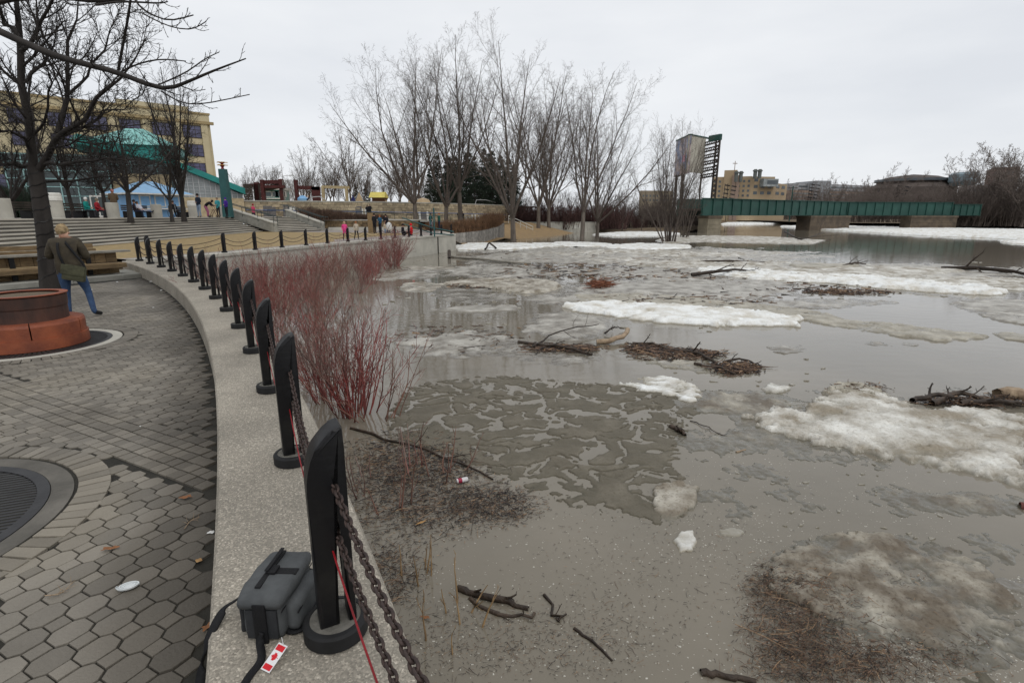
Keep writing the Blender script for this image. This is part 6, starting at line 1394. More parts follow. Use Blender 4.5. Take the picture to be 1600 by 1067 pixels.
def branch(label, px, r0, r1, m=M_drift, z=.03, kidsn=5, name='driftwood_branch', n=9, seed=1, wob=.03, group='driftwood'):
    P = np.array([tuple(at(x, y, 0)) for x, y in px]); zs = np.interp(np.linspace(0, 1, len(P)), [0, .3, .7, 1], [z*.4, z, z*1.1, z*.4]) if not isinstance(z, (list, tuple)) else np.array(z); P[:, 2] = zs
    t = np.linspace(0, 1, len(P)); tt_ = np.linspace(0, 1, n); q = np.stack([np.interp(tt_, t, P[:, k]) for k in range(3)], 1); g = np.random.RandomState(seed); q[1:-1] += g.normal(0, wob, q[1:-1].shape)*np.array([1, 1, .3]); rr2 = np.linspace(r0, r1, n)*g.uniform(.85, 1.15, n)
    L_ = [tubes_arr(q[None], rr2[None], 7)]
    if kidsn: k1 = kids(q[None], rr2[None], g, kidsn, .2, 1, 45, .25, .05, .15, 4, .5, .5, minr=r1*.3); L_.append(tubes_arr(*k1, 4)); L_.append(tubes_arr(*kids(*k1, g, 3, .3, 1, 40, .4, 0, .15, 3, .6, .6, minr=r1*.2), 3))
    V, Q = join_arr(L_); V[:, 2] = np.maximum(V[:, 2], -.05)
    me = npmesh(name, V, Q, m, True); return tag(ob(name, me), label, 'driftwood', group)
branch('forked dark branch lying on the ice in the centre', [(810, 536), (850, 543), (890, 549), (925, 556)], .05, .03, z=.08, seed=2)
branch('thin arched branch rising from the forked dark branch', [(830, 545), (870, 530), (905, 524), (935, 517)], .025, .01, z=[.05, .2, .25, .2], seed=3, kidsn=3)
branch('pale barkless log at the left end of the driftwood pile', [(932, 537), (955, 538), (974, 533), (980, 526)], .07, .06, M_driftpale, z=[.05, .1, .14, .2], kidsn=0, seed=4)
branch('short dark branch stub above the pale barkless log', [(945, 524), (960, 519), (975, 517)], .03, .01, z=.15, seed=5)
for k, (pts_, r_, lb) in enumerate((([(988, 538), (1020, 542), (1050, 550)], .035, 'dark stick at the left end of the driftwood pile'), ([(1040, 548), (1090, 556), (1120, 570)], .05, 'thick dark stick across the middle of the driftwood pile'), ([(1085, 570), (1120, 580), (1150, 587)], .03, 'dark curved stick at the front of the driftwood pile'), ([(1130, 568), (1160, 566), (1186, 575)], .03, 'bent stick at the right end of the driftwood pile'))):
    branch(lb, pts_, r_, r_*.6, z=.08, seed=10+k, kidsn=4)
branch('long mossy branch lying in the water from the shrub towards the brown sheet', [(548, 670), (600, 686), (640, 697), (690, 713), (735, 735), (770, 750)], .022, .012, z=.03, seed=20, kidsn=6)
branch('large dark broken log floating near the bottom centre', [(716, 920), (745, 932), (790, 940), (826, 952)], .035, .022, z=.02, seed=21, kidsn=5)
branch('second dark stick crossing under the large broken log', [(735, 935), (770, 955), (800, 968), (835, 958)], .02, .012, z=.01, seed=22, kidsn=3)
branch('dark Y-shaped stick right of the large broken log', [(850, 930), (862, 955), (872, 975), (885, 960)], .014, .008, z=.02, seed=23, kidsn=2)
branch('smooth black stick floating diagonally near the bottom centre', [(897, 982), (925, 1003), (957, 1033)], .014, .008, z=.01, seed=24, kidsn=0, wob=.004)
branch('black log just entering at the bottom edge', [(1095, 1052), (1130, 1058), (1180, 1066)], .028, .02, z=.02, seed=25, kidsn=0, wob=.01)
branch('dark knotty stick at the tip of the melt channels', [(1048, 668), (1060, 675), (1070, 682)], .04, .03, z=.05, seed=26, kidsn=2)
branch('thin twig cluster right of the knotty stick', [(1078, 658), (1105, 670), (1135, 682)], .008, .005, z=.02, seed=27, kidsn=5)
branch('thick driftwood log ending the heap at the right edge', [(1560, 622), (1590, 626), (1620, 632)], .12, .10, M_driftpale, z=.14, seed=28, kidsn=0)
for k, (pts_, r_, lb) in enumerate((([(1425, 630), (1470, 628), (1520, 632)], .05, 'dark branch at the left of the right-edge driftwood heap'), ([(1455, 634), (1500, 624), (1550, 630)], .06, 'knotted branch in the middle of the right-edge driftwood heap'), ([(1500, 634), (1560, 638), (1610, 636)], .05, 'long stick along the front of the right-edge driftwood heap'))):
    branch(lb, pts_, r_, r_*.6, z=.12, seed=30+k, kidsn=6)
branch('forked branch lying on the long white snow band', [(1080, 433), (1120, 433), (1150, 430), (1170, 427)], .10, .05, z=.3, seed=35, kidsn=4)
branch('long thin log on the far side of the snow band at the right', [(1470, 422), (1520, 425), (1570, 430), (1615, 433)], .14, .08, z=.25, seed=36, kidsn=5)
branch('dark driftwood pieces at the end of the narrow far floe', [(1315, 419), (1335, 417), (1352, 415)], .08, .04, z=.25, seed=37, kidsn=6)
branch('broken branch sticking up from the floe below the bridge', [(1225, 372), (1245, 377), (1262, 376), (1285, 372)], .12, .05, z=[.9, .3, .3, .8], seed=38, kidsn=4)
branch('dark bent stick poking from the snow shelf by the quay', [(758, 393), (765, 389), (775, 391)], .09, .08, z=[.2, .6, .2], seed=39, kidsn=0)
branch('long pole lying from the quay corner across the slush', [(702, 402), (740, 406), (790, 412), (830, 413)], .10, .06, M_woodgrey, z=.12, seed=40, kidsn=0)
branch('upright dark stub left end of the long pole', [(702, 404), (702, 402.5)], .14, .12, z=[0, .5], n=3, seed=41, kidsn=0)
branch('dark flat plank on the floe beyond the snow band', [(1090, 410), (1140, 411), (1195, 412)], .08, .06, z=.15, seed=42, kidsn=0)
branch('pale stake lying near the white chunk at right', [(1150, 707), (1165, 703)], .012, .01, M_driftpale, z=.02, seed=43, kidsn=0, n=4, wob=.003)
branch('reddish log end at the right edge in open water', [(1593, 792), (1612, 796)], .05, .05, mat('reddish_log', (.12, .04, .03), None, 5, .6), z=.03, seed=44, kidsn=0, n=4, wob=.002)
w = at(935, 452, 0)
# floating can
M_canr = mat('can_crimson', (.28, .02, .05), (.22, .015, .04), 5, .35); M_canw = mat('can_white', (.62, .60, .60), (.5, .48, .48), 5, .35)
w = at(722, 750, .03); ct = thing('drink_can', 'white and crimson drink can floating on the debris', 'can', (w.x, w.y, .03), R(25))
cm_ = Matrix.Rotation(R(90), 4, 'Y')
o = MB().lathe([(.026, -.072), (.031, -.064), (.031, .062), (.026, .072)], 20).build('can_body', M_canw, ct); o.matrix_local = cm_
o = MB().lathe([(.0316, -.055), (.0316, -.005)], 20).build('red_band', M_canr, ct); o.matrix_local = cm_
o = MB().lathe([(0, .070), (.024, .071), (.026, .073)], 20).build('can_top', mat('aluminium', (.6, .6, .6), None, 5, .3, metal=.9), ct); o.matrix_local = cm_
# leaves
M_leaf = mat('dead_leaf', (.27, .115, .045), (.16, .07, .03), 20, .75); M_leaf2 = mat('golden_leaf', (.36, .22, .09), (.25, .14, .06), 20, .75)
def leaf(label, px, py, z, L_, W_, rz, m, lobes=1, seed=1):
    g = np.random.RandomState(seed); c = at(px, py, z); n = 22; mb = MB(); ct_ = mb.bm.verts.new((0, 0, .006)); ring = []
    for k in range(n):
        a = 2*math.pi*k/n; r = 1+(.25*math.cos(5*a+1) if lobes else 0)+g.normal()*.05; x = math.cos(a)*L_/2*r; y = math.sin(a)*W_/2*r; ring.append(mb.bm.verts.new((x, y, .002+.010*abs(math.sin(a*1.5+seed))*(W_/.05))))
    for k in range(n): mb.bm.faces.new((ct_, ring[k], ring[(k+1) % n]))
    return tag(mb.build('leaf', m, None, True, loc=(c.x, c.y, z+.004), rot=(0, 0, R(rz))), label, 'leaf', 'fallen leaves')
ZP = 1.206
leaf('rust-brown oak leaf left of the crushed white lid', 172, 858, ZP, .085, .04, 20, M_leaf, 1, 1); leaf('small golden leaf near the kerb wall', 311, 877, ZP, .045, .032, -30, M_leaf2, 0, 2); leaf('faded brown leaf higher up beside the dark stain', 291, 778, ZP, .08, .045, 10, M_leaf, 1, 3)
leaf('orange-brown leaf tucked against the kerb wall below the bag strap', 326, 980, ZP, .06, .04, 60, M_leaf, 1, 4)
leaf('slim tan willow leaf standing out on the dark debris', 658, 817, .02, .13, .028, 42, mat('tan_leaf', (.42, .24, .09), None, 9, .7), 0, 5); leaf('curled brown leaf on the water near the chain', 665, 965, .01, .08, .03, -15, M_leaf, 1, 6)
# crushed white lid
w = at(202, 916, ZP); lid = thing('crushed_lid', 'crushed oval white paper lid lying on the dark pavers', 'litter', (w.x, w.y, ZP), R(22))
M_lid = mat('white_plastic', (.66, .68, .68), (.52, .55, .55), 12, .45)
lb_ = MB().lathe([(.0, .006), (.022, .006), (.024, .010), (.031, .010), (.034, .003), (.040, .004), (.042, .011), (.048, .012), (.050, .004)], 30, sx=1.0, sy=.62); lb_.build('lid', M_lid, lid, False)
MB().lathe([(.047, .002), (.062, .006), (.066, .016), (.063, .018)], 24, (-.004, -.002), a0=R(170), a1=R(350), sx=.85, sy=.62).build('torn_rim', M_lid, lid)
M_paper = mat('white_scrap', (.7, .7, .68), None, 9, .7)
for px, py, z, s_, lb in ((142, 453, ZP, .12, 'white paper scrap beyond the man'), (236, 441, ZP, .16, 'crumpled white litter at the foot of the far kerb wall'), (252, 454, ZP, .10, 'small pale litter scrap along the kerb wall'), (240, 481, ZP, .07, 'tiny white scrap on the pavers in mid plaza'), (219, 666, ZP, .03, 'tiny white fleck on the straight paver band'), (330, 832, ZP, .06, 'grey foil scrap against the kerb wall'), (183, 441, ZP, .1, 'flat white scrap by the bench step')):
    c = at(px, py, z); g = np.random.RandomState(px); mb = MB(); n = 8; top = mb.bm.verts.new((0, 0, s_*.25)); rg = [mb.bm.verts.new((math.cos(a)*s_/2*g.uniform(.5, 1), math.sin(a)*s_/2*g.uniform(.4, .8), s_*g.uniform(0, .15))) for a in np.arange(n)*6.283/n]
    for k in range(n): mb.bm.faces.new((top, rg[k], rg[(k+1) % n]))
    tag(mb.build('paper_scrap', M_paper, None, loc=(c.x, c.y, z)), lb, 'litter', 'scraps of litter on the plaza')
branch('small dead twig with side shoots on the pavers by the kerb', [(283, 826), (300, 812), (310, 806)], .003, .002, z=[1.225, 1.225, 1.225], kidsn=7, name='fallen_twig', seed=51, wob=.004, group='twigs on the plaza') if False else None
def ptwig(label, px, seed):
    P = np.array([tuple(at(x, y, ZP+.008)) for x, y in px]); g = np.random.RandomState(seed); q = np.stack([np.interp(np.linspace(0, 1, 6), np.linspace(0, 1, len(P)), P[:, k]) for k in range(3)], 1); r_ = np.linspace(.004, .002, 6)
    k1 = kids(q[None], r_[None], g, 8, .1, 1, 60, .5, 0, .2, 4, .7, .5, minr=.0015); k1[0][:, :, 2] = np.clip(k1[0][:, :, 2], ZP+.004, ZP+.03); V, Q = join_arr([tubes_arr(q[None], r_[None], 4), tubes_arr(*k1, 3)])
    tag(ob('fallen_twig', npmesh('fallen_twig', V, Q, M_driftpale)), label, 'twig')
ptwig('small dead twig with side shoots on the dark pavers near the kerb', [(288, 826), (298, 812), (312, 808)], 3)
ptwig('thin curved twig on the pavers left of the white lid', [(70, 930), (95, 928), (115, 908)], 4)
# ------------------------------------------------------------------ camera bag
M_bagc = mat('slate_nylon', (.085, .09, .092), (.062, .066, .068), 18, .75, .25, 300); M_bagd = mat('charcoal_nylon', (.03, .032, .035), (.02, .021, .023), 18, .7, .2, 300); M_web = mat('black_webbing', (.008, .008, .009), (.005, .005, .006), 60, .7, .3, 400)
bc = at(415, 985, 1.552); bag = thing('camera_bag', 'grey and black padded camera shoulder bag lying on the kerb wall by the nearest bollard', 'bag')
dirb = (at(452, 905, 1.56)-at(400, 985, 1.56)).normalized(); rzb = math.atan2(dirb.y, dirb.x)
ctr = (at(408, 1000, 1.552)+at(470, 935, 1.552))/2
bag.location = (ctr.x-.015, ctr.y+.03, 1.553); bag.rotation_euler = (0, 0, rzb); bag.scale = (1.14, 1.14, 1.1)
def pad(name, x0, x1, y0, y1, z0, z1, m, bev=.025, par=bag):
    mb = MB().box(x0, x1, y0, y1, z0, z1, None, bev)
    if x1-x0 > .15 and z1-z0 > .03:
        bmesh.ops.subdivide_edges(mb.bm, edges=[e for e in mb.bm.edges if e.calc_length() > .05], cuts=7, use_grid_fill=True)
        for v in mb.bm.verts:
            c = v.co; bul = .010*math.cos(math.pi*(c.x-(x0+x1)/2)/(x1-x0)); w = .006*(float(vn(np.array([c.x*22+c.z*9]), np.array([c.y*22+c.z*14]), 5)[0])-.5)
            c.y += (1 if c.y > (y0+y1)/2 else -1)*bul*.9+w; c.z += (bul*.9 if c.z > (z0+z1)/2 else 0)+w
    o = mb.build(name, m, par); auto(o.data) if x1-x0 <= .15 else smooth(o.data); return o
pad('body', -.13, .13, -.07, .07, .0, .15, M_bagc, .028); pad('side_panel', -.137, -.125, -.055, .055, .012, .13, M_bagd, .005)
pad('lid', -.142, .138, -.078, .082, .132, .178, M_bagc, .021); pad('front_pocket', -.10, .10, -.115, -.065, .01, .125, M_bagc, .022); pad('back_pocket', -.12, .12, .068, .085, .02, .13, M_bagd, .008)
pad('zip_line', -.105, .105, -.118, -.114, .095, .101, M_web, .001); pad('zip_line', -.132, .132, -.0725, -.071, .118, .124, M_web, .0005)
pad('lid_strap', -.016, .016, -.078, .02, .184, .190, M_web, .001); pad('lid_strap', -.09, .12, .016, .036, .184, .190, M_web, .001); pad('buckle', -.022, .022, -.005, .03, .187, .198, M_web, .003); pad('carry_handle', -.02, .115, .02, .034, .200, .205, M_web, .002)
pad('end_strap', -.1465, -.138, -.022, .022, .0, .16, M_web, .002)
def ribbon(name, pts, w, m, par=None, th=.0025, up=Vector((0, 0, 1))):
    mb = MB(); ps = [Vector(p) for p in pts]; sub = []
    for i in range(len(ps)-1):
        p0, p1, p2, p3 = ps[max(i-1, 0)], ps[i], ps[i+1], ps[min(i+2, len(ps)-1)]
        for q in range(6):
            t = q/6; sub.append(.5*((2*p1)+(-p0+p2)*t+(2*p0-5*p1+4*p2-p3)*t*t+(-p0+3*p1-3*p2+p3)*t**3))
    sub.append(ps[-1]); rings = []
    for i, p in enumerate(sub):
        t = (sub[min(i+1, len(sub)-1)]-sub[max(i-1, 0)]).normalized(); s_ = t.cross(up); s_ = s_.normalized() if s_.length > .05 else Vector((1, 0, 0)); n_ = s_.cross(t)
        rings.append([mb.bm.verts.new(p+s_*w/2+n_*th), mb.bm.verts.new(p-s_*w/2+n_*th), mb.bm.verts.new(p-s_*w/2-n_*th), mb.bm.verts.new(p+s_*w/2-n_*th)])
    for A, B in zip(rings, rings[1:]):
        for j in range(4): mb.bm.faces.new((A[j], A[(j+1) % 4], B[(j+1) % 4], B[j]))
    mb.bm.faces.new(rings[0]); mb.bm.faces.new(rings[-1][::-1]); return mb.build(name, m, par, True)
inv = (Matrix.Translation(bag.location) @ Matrix.Rotation(rzb, 4, 'Z') @ Matrix.Diagonal((1.14, 1.14, 1.1, 1))).inverted()
def bl_(px, py, z): return inv @ at(px, py, z)
ribbon('shoulder_strap', [bl_(372, 935, 1.66), bl_(352, 950, 1.60), bl_(335, 978, 1.56), bl_(322, 1010, 1.50), bl_(316, 1045, 1.40), bl_(310, 1090, 1.32)], .034, M_web, bag)
ribbon('shoulder_strap', [(-.147, 0, .05), (-.16, 0, .015), bl_(408, 1030, 1.560), bl_(388, 1058, 1.558), bl_(370, 1090, 1.558)], .026, M_web, bag)
ribbon('shoulder_strap', [bl_(455, 885, 1.67), bl_(475, 888, 1.66), bl_(492, 893, 1.66), bl_(505, 888, 1.68)], .02, M_web, bag)
ribbon('waist_strap', [bl_(462, 945, 1.585), bl_(480, 950, 1.58), bl_(500, 945, 1.585), bl_(512, 940, 1.62)], .045, M_bagd, bag)
ribbon('waist_strap', [bl_(445, 975, 1.57), bl_(460, 985, 1.565), bl_(478, 975, 1.565), bl_(486, 955, 1.57)], .03, M_web, bag)
MB().lathe([(.012, 0), (.015, .003), (.012, .006)], 14, tuple(bl_(452, 972, 1.6))[:2]).build('strap_ring', M_web, bag)
# luggage tag with maple-leaf flag
tg = thing('luggage_tag', 'white luggage tag printed with red bars and a maple leaf', 'tag'); a = at(443, 1006, 1.60); b = at(414, 1048, 1.558); dT = (b-a); Lt = dT.length
tg.location = a; side = Vector((dT.y, -dT.x, 0)).normalized()*-1; nT = dT.cross(side).normalized(); 
if nT.z < 0: nT = -nT
side = nT.cross(dT.normalized()); MT = Matrix((( side.x, dT.normalized().x, nT.x, 0), (side.y, dT.normalized().y, nT.y, 0), (side.z, dT.normalized().z, nT.z, 0), (0, 0, 0, 1)))
Wt = .046
M_tagw = mat('tag_white', (.72, .72, .72), (.66, .66, .66), 9, .4); M_tagr = mat('tag_red', (.58, .012, .02), (.52, .01, .018), 9, .4)
MB().box(-Wt/2, Wt/2, 0, Lt, 0, .0015, MT).build('card', M_tagw, tg)
MB().box(-Wt/2+.004, Wt/2-.004, .006, .006+Lt*.2, .0016, .0024, MT).build('red_bar', M_tagr, tg); MB().box(-Wt/2+.004, Wt/2-.004, Lt*.76, Lt*.95, .0016, .0024, MT).build('red_bar', M_tagr, tg)
half = [(0, 1), (.14, .68), (.36, .76), (.27, .3), (.5, .52), (.58, .36), (.92, .4), (.8, .1), (.95, -.02), (.48, -.42), (.53, -.58), (.06, -.5), (.05, -1), (0, -1)]
ml = [(x, y) for x, y in half]+[(-x, y) for x, y in half[-2:0:-1]]
MB().prism([(-y*.0175, x*.0155+Lt*.48) for x, y in ml], .0016, .0024, MT).build('maple_leaf', M_tagr, tg)
tag(MB().tube([at(440, 995, 1.63), at(443, 1007, 1.605)], .0012, 4).build('tag_string', M_tagw, None), 'thin white string tying the luggage tag to the bag', 'string')

# ------------------------------------------------------------------ people
SK = dict(pel=(0, 0, .97), spi=(0, .0, 1.15), che=(0, 0, 1.34), nec=(0, 0, 1.50), hea=(0, .012, 1.62), top=(0, .008, 1.73),
 shl=(-.175, 0, 1.425), ell=(-.235, -.02, 1.14), wrl=(-.235, .05, .90), hal=(-.232, .075, .82), shr=(.175, 0, 1.425), elr=(.235, -.02, 1.14), wrr=(.235, .05, .90), har=(.232, .075, .82),
 hil=(-.095, 0, .92), knl=(-.105, .02, .50), anl=(-.108, -.01, .09), tol=(-.12, .14, .04), hir=(.095, 0, .92), knr=(.105, .02, .50), anr=(.108, -.01, .09), tor=(.12, .14, .04))
BN = [('pel', 'spi', 'T'), ('spi', 'che', 'T'), ('che', 'nec', 'T'), ('nec', 'hea', 'S'), ('hea', 'top', 'S'), ('che', 'shl', 'T'), ('shl', 'ell', 'T'), ('ell', 'wrl', 'T'), ('wrl', 'hal', 'S'), ('che', 'shr', 'T'), ('shr', 'elr', 'T'), ('elr', 'wrr', 'T'), ('wrr', 'har', 'S'),
      ('pel', 'hil', 'L'), ('hil', 'knl', 'L'), ('knl', 'anl', 'L'), ('anl', 'tol', 'F'), ('pel', 'hir', 'L'), ('hir', 'knr', 'L'), ('knr', 'anr', 'L'), ('anr', 'tor', 'F')]
RD = dict(pel=.145, spi=.135, che=.150, nec=.055, hea=.088, top=.062, shl=.075, shr=.075, ell=.050, elr=.050, wrl=.036, wrr=.036, hal=.030, har=.030, hil=.095, hir=.095, knl=.062, knr=.062, anl=.048, anr=.048, tol=.035, tor=.035)
M_skin = mat('skin', (.46, .27, .19), (.40, .22, .15), 6, .6)
CL = {}
def cloth(n, c): 
    if n not in CL: CL[n] = mat('cloth_'+n, c, tuple(x*.7 for x in c), 7, .9, .2, 60)
    return CL[n]
SIT = dict(pel=(0, 0, .52), spi=(0, -.03, .70), che=(0, -.02, .90), nec=(0, .0, 1.06), hea=(0, .02, 1.18), top=(0, .02, 1.29), shl=(-.18, -.02, .98), shr=(.18, -.02, .98), ell=(-.23, .02, .72), elr=(.23, .02, .72), wrl=(-.12, .25, .66), wrr=(.12, .25, .66), hal=(-.07, .32, .64), har=(.07, .32, .64),
 hil=(-.1, .03, .49), hir=(.1, .03, .49), knl=(-.12, .44, .50), knr=(.12, .44, .50), anl=(-.12, .46, .09), anr=(.12, .46, .09), tol=(-.13, .60, .04), tor=(.13, .60, .04))
GSIT = dict(SIT); 
for k_, v_ in SIT.items(): GSIT[k_] = (v_[0], v_[1], v_[2]-.38)
GSIT.update(knl=(-.13, .36, .34), knr=(.13, .38, .30), anl=(-.1, .52, .06), anr=(.12, .62, .06), tol=(-.1, .66, .05), tor=(.13, .76, .08))
def shift(base, names, d): 
    o = dict(base)
    for n in names: v = o.get(n, SK[n]); o[n] = (v[0]+d[0], v[1]+d[1], v[2]+d[2])
    return o
UP = ['spi', 'che', 'nec', 'hea', 'top', 'shl', 'shr', 'ell', 'elr', 'wrl', 'wrr', 'hal', 'har']
WALK = dict(knl=(-.105, .14, .52), anl=(-.108, .16, .10), tol=(-.12, .30, .05), knr=(.105, -.06, .50), anr=(.108, -.30, .14), tor=(.12, -.18, .04), wrl=(-.25, -.12, .93), hal=(-.25, -.1, .85), wrr=(.25, .2, .95), har=(.25, .25, .88))
REST = dict(wrl=(-.06, .2, 1.12), hal=(.02, .22, 1.12), wrr=(.06, .2, 1.10), har=(-.02, .22, 1.09))
BENT = dict(pel=(0, -.12, .93), spi=(0, .02, 1.08), che=(0, .18, 1.18), nec=(0, .32, 1.24), hea=(0, .42, 1.28), top=(0, .50, 1.34), shl=(-.17, .22, 1.2), shr=(.17, .22, 1.2), ell=(-.2, .38, .98), elr=(.2, .38, .98), wrl=(-.18, .58, .92), wrr=(.18, .58, .92), hal=(-.18, .64, .92), har=(.18, .64, .92), hil=(-.095, -.12, .9), hir=(.095, -.12, .9))
LIE = dict(SIT, spi=(0, -.12, .64), che=(0, -.25, .80), nec=(0, -.33, .94), hea=(0, -.36, 1.04), top=(0, -.38, 1.15), shl=(-.18, -.27, .88), shr=(.18, -.27, .88), ell=(-.24, -.2, .64), elr=(.24, -.2, .64), wrl=(-.1, .05, .64), wrr=(.1, .05, .64), hal=(-.05, .1, .62), har=(.05, .1, .62), knl=(-.1, .45, .52), knr=(.1, .46, .52), anl=(-.1, .86, .40), anr=(.08, .88, .42), tol=(-.12, .93, .52), tor=(.1, .95, .54))
PEOPLE = []
def person(label, px, Y, z, rz, top, leg, hair, pose=None, H=1.75, fat=1.0, coat=None, group=None, extra=None, shoe=(.02, .02, .02), loc=None, fine=False, hat=None):
    sk = dict(SK); sk.update(pose or {}); bones = list(BN); rad = dict(RD)
    if extra: sk.update(extra[0]); bones += extra[1]; rad.update(extra[2])
    names = list(sk); me = bpy.data.meshes.new('person_skeleton'); s_ = H/1.75
    me.from_pydata([tuple(c*s_ for c in sk[n]) for n in names], [(names.index(a), names.index(b)) for a, b, _ in bones], []); me.update()
    tmp = bpy.data.objects.new('person_skeleton', me); C.objects.link(tmp); tmp.modifiers.new('s', 'SKIN')
    for i, n in enumerate(names):
        r_ = rad[n]*s_*(fat if n in ('pel', 'spi', 'che', 'shl', 'shr', 'ell', 'elr', 'hil', 'hir') else 1); v_ = me.skin_vertices[0].data[i]; v_.radius = (r_*1.08 if n in ('pel', 'spi', 'che') else r_, r_*(.80 if n in ('pel', 'spi', 'che') else 1)); v_.use_root = (n == 'pel')
    ss = tmp.modifiers.new('b', 'SUBSURF'); ss.levels = ss.render_levels = 2 if fine else 1
    PEOPLE.append(dict(tmp=tmp, sk={k: Vector(v)*s_ for k, v in sk.items()}, bones=bones, label=label, loc=loc or (xat(px, Y, z+1), Y, z), rz=rz, top=top, leg=leg, hair=hair, coat=coat, group=group, shoe=shoe, s=s_, fine=fine, hat=hat))
    return PEOPLE[-1]
G_ = 'people on the upper terrace'; G2_ = 'people on the lower promenade'
def edgeY(px, back):
    a = on_edge(px, back); return a.y
person('elderly person with white hair in a teal coat sitting on the bench', 134, edgeY(134, 1.55), 3.05, R(-75), cloth('teal', (.01, .24, .21)), cloth('charcoal', (.03, .03, .035)), cloth('white_hair', (.65, .65, .62)), SIT, 1.65, 1.2, group=G_)
person('person in a red jacket with grey hair sitting leaning forward, holding a white cane', 149, edgeY(149, 1.5), 3.05, R(-75), cloth('red', (.36, .02, .03)), cloth('charcoal', (0, 0, 0)), cloth('grey_hair', (.22, .17, .12)), shift(SIT, UP, (0, .08, -.04)), 1.65, 1.2, group=G_)
person('tall person in a brown coat and red-and-white cap standing with back turned', 178, 36.5, 3.05, R(35), cloth('brown', (.13, .09, .055)), cloth('black', (.015, .015, .02)), cloth('capwhite', (.5, .2, .18)), REST, 1.85, 1.3, coat=True, group=G_)
person('seated person in dark clothes with dark hair beside the small forked tree', 209, edgeY(209, 1.5), 3.05, R(-60), cloth('darkplum', (.03, .02, .03)), cloth('navy', (.02, .025, .05)), cloth('dark_hair', (.03, .02, .018)), SIT, 1.65, 1.1, group=G_)
person('person in a white top and jeans lying back on the bench', 221, edgeY(224, 1.4), 3.05, R(-95), cloth('white', (.6, .6, .66)), M_jeans, cloth('brown_hair', (.07, .045, .03)), LIE, 1.7, 1.0, group=G_)
wc = person('person in dark clothes sitting in a wheelchair seen from behind', 270, edgeY(270, 1.2), 3.05, R(5), cloth('blackcoat', (.012, .012, .018)), cloth('black', (0, 0, 0)), cloth('brown_hair', (0, 0, 0)), SIT, 1.75, 1.3, group=G_)
person('standing person in a navy jacket and light jeans by the lidded bin', 310, 43, 3.05, R(160), cloth('navyjacket', (.02, .03, .055)), cloth('lightdenim', (.25, .33, .45)), cloth('dark_hair', (0, 0, 0)), REST, 1.82, 1.1, group=G_)
person('bent person in a black top and pink trousers leaning on a walking frame', 323, 43.5, 3.05, R(-80), cloth('blackcoat', (0, 0, 0)), cloth('pinktrouser', (.38, .12, .22)), cloth('dark_hair', (0, 0, 0)), BENT, 1.7, 1.1, group=G_)
person('grey-haired person in a turquoise vest standing by the walking frame', 340, 45, 3.05, R(170), cloth('turquoise', (.05, .32, .36)), cloth('black', (0, 0, 0)), cloth('grey_hair', (0, 0, 0)), REST, 1.6, 1.1, group=G_)
person('person in a purple hooded jacket leaning at the right end of the terrace', 353, 48.5, 3.05, R(150), cloth('purple', (.06, .02, .26)), cloth('black', (0, 0, 0)), cloth('purple', (0, 0, 0)), REST, 1.7, 1.2, group=G_)
person('person in a pink top and dark trousers climbing the narrow stairs', 396, 56, 2.6, R(80), cloth('pink', (.6, .06, .14)), cloth('navy', (0, 0, 0)), cloth('redhat', (.3, .02, .03)), WALK, 1.75, 1.1, group=G_)
person('young child in a bright pink coat walking on the promenade', 538, 36.4, 1.55, R(-150), cloth('brightpink', (.75, .07, .25)), cloth('darkleg', (.06, .02, .03)), cloth('blondish', (.5, .33, .22)), dict(WALK), 1.25, 1.15, coat=True, group=G2_)
person('child with reddish hair in a cream jacket walking right of the pink coat', 556, 37.6, 1.55, R(-140), cloth('cream', (.5, .43, .33)), cloth('black', (0, 0, 0)), cloth('ginger', (.32, .12, .04)), WALK, 1.25, 1.05, group=G2_)
person('tall person in black standing with back turned, left of the group', 585, 50.5, 1.55, R(-30), cloth('black', (0, 0, 0)), cloth('black', (0, 0, 0)), cloth('dark_hair', (0, 0, 0)), REST, 1.85, 1.2, coat=True, group=G2_)
person('person in a blue jacket in the middle of the standing group', 593.5, 52.5, 1.55, R(150), cloth('blue', (.03, .12, .22)), cloth('navy', (0, 0, 0)), cloth('ginger', (0, 0, 0)), REST, 1.7, 1.1, group=G2_)
person('person in a black jacket and jeans standing right of the group', 603, 51.5, 1.55, R(170), cloth('blackcoat', (0, 0, 0)), M_jeans, cloth('dark_hair', (0, 0, 0)), REST, 1.75, 1.2, group=G2_)
person('child in pale blue trousers in front of the standing group', 601, 49.5, 1.55, R(-120), cloth('cream', (0, 0, 0)), cloth('lightdenim', (0, 0, 0)), cloth('blondish', (0, 0, 0)), None, 1.0, 1.1, group=G2_)
person('person in black sitting on the quay with hands together', 629, 43.2, 1.6, R(-65), cloth('blackcoat', (0, 0, 0)), cloth('black', (0, 0, 0)), cloth('dark_hair', (0, 0, 0)), GSIT, 1.8, 1.25, group=G2_)
person('person in a red hooded jacket and jeans sitting on the quay', 642, 44.0, 1.6, R(95), cloth('brightred', (.62, .01, .015)), M_jeans, cloth('brightred', (0, 0, 0)), GSIT, 1.8, 1.2, group=G2_)
person('left person of the couple in black on the ramp', 574, 73.2, 2.95, R(20), cloth('black', (0, 0, 0)), cloth('black', (0, 0, 0)), cloth('dark_hair', (0, 0, 0)), REST, 1.65, 1.1, coat=True, group=G2_)
person('right person of the couple on the ramp, with a pale collar', 578, 73.4, 2.95, R(10), cloth('black', (0, 0, 0)), cloth('charcoal', (0, 0, 0)), cloth('grey_hair', (0, 0, 0)), REST, 1.75, 1.2, coat=True, group=G2_)
person('person in a dark green jacket left of the green post', 673, 58.5, 1.7, R(-140), cloth('darkgreen', (.015, .05, .04)), cloth('greytrouser', (.2, .2, .24)), cloth('dark_hair', (0, 0, 0)), REST, 1.7, 1.2, group=G2_)
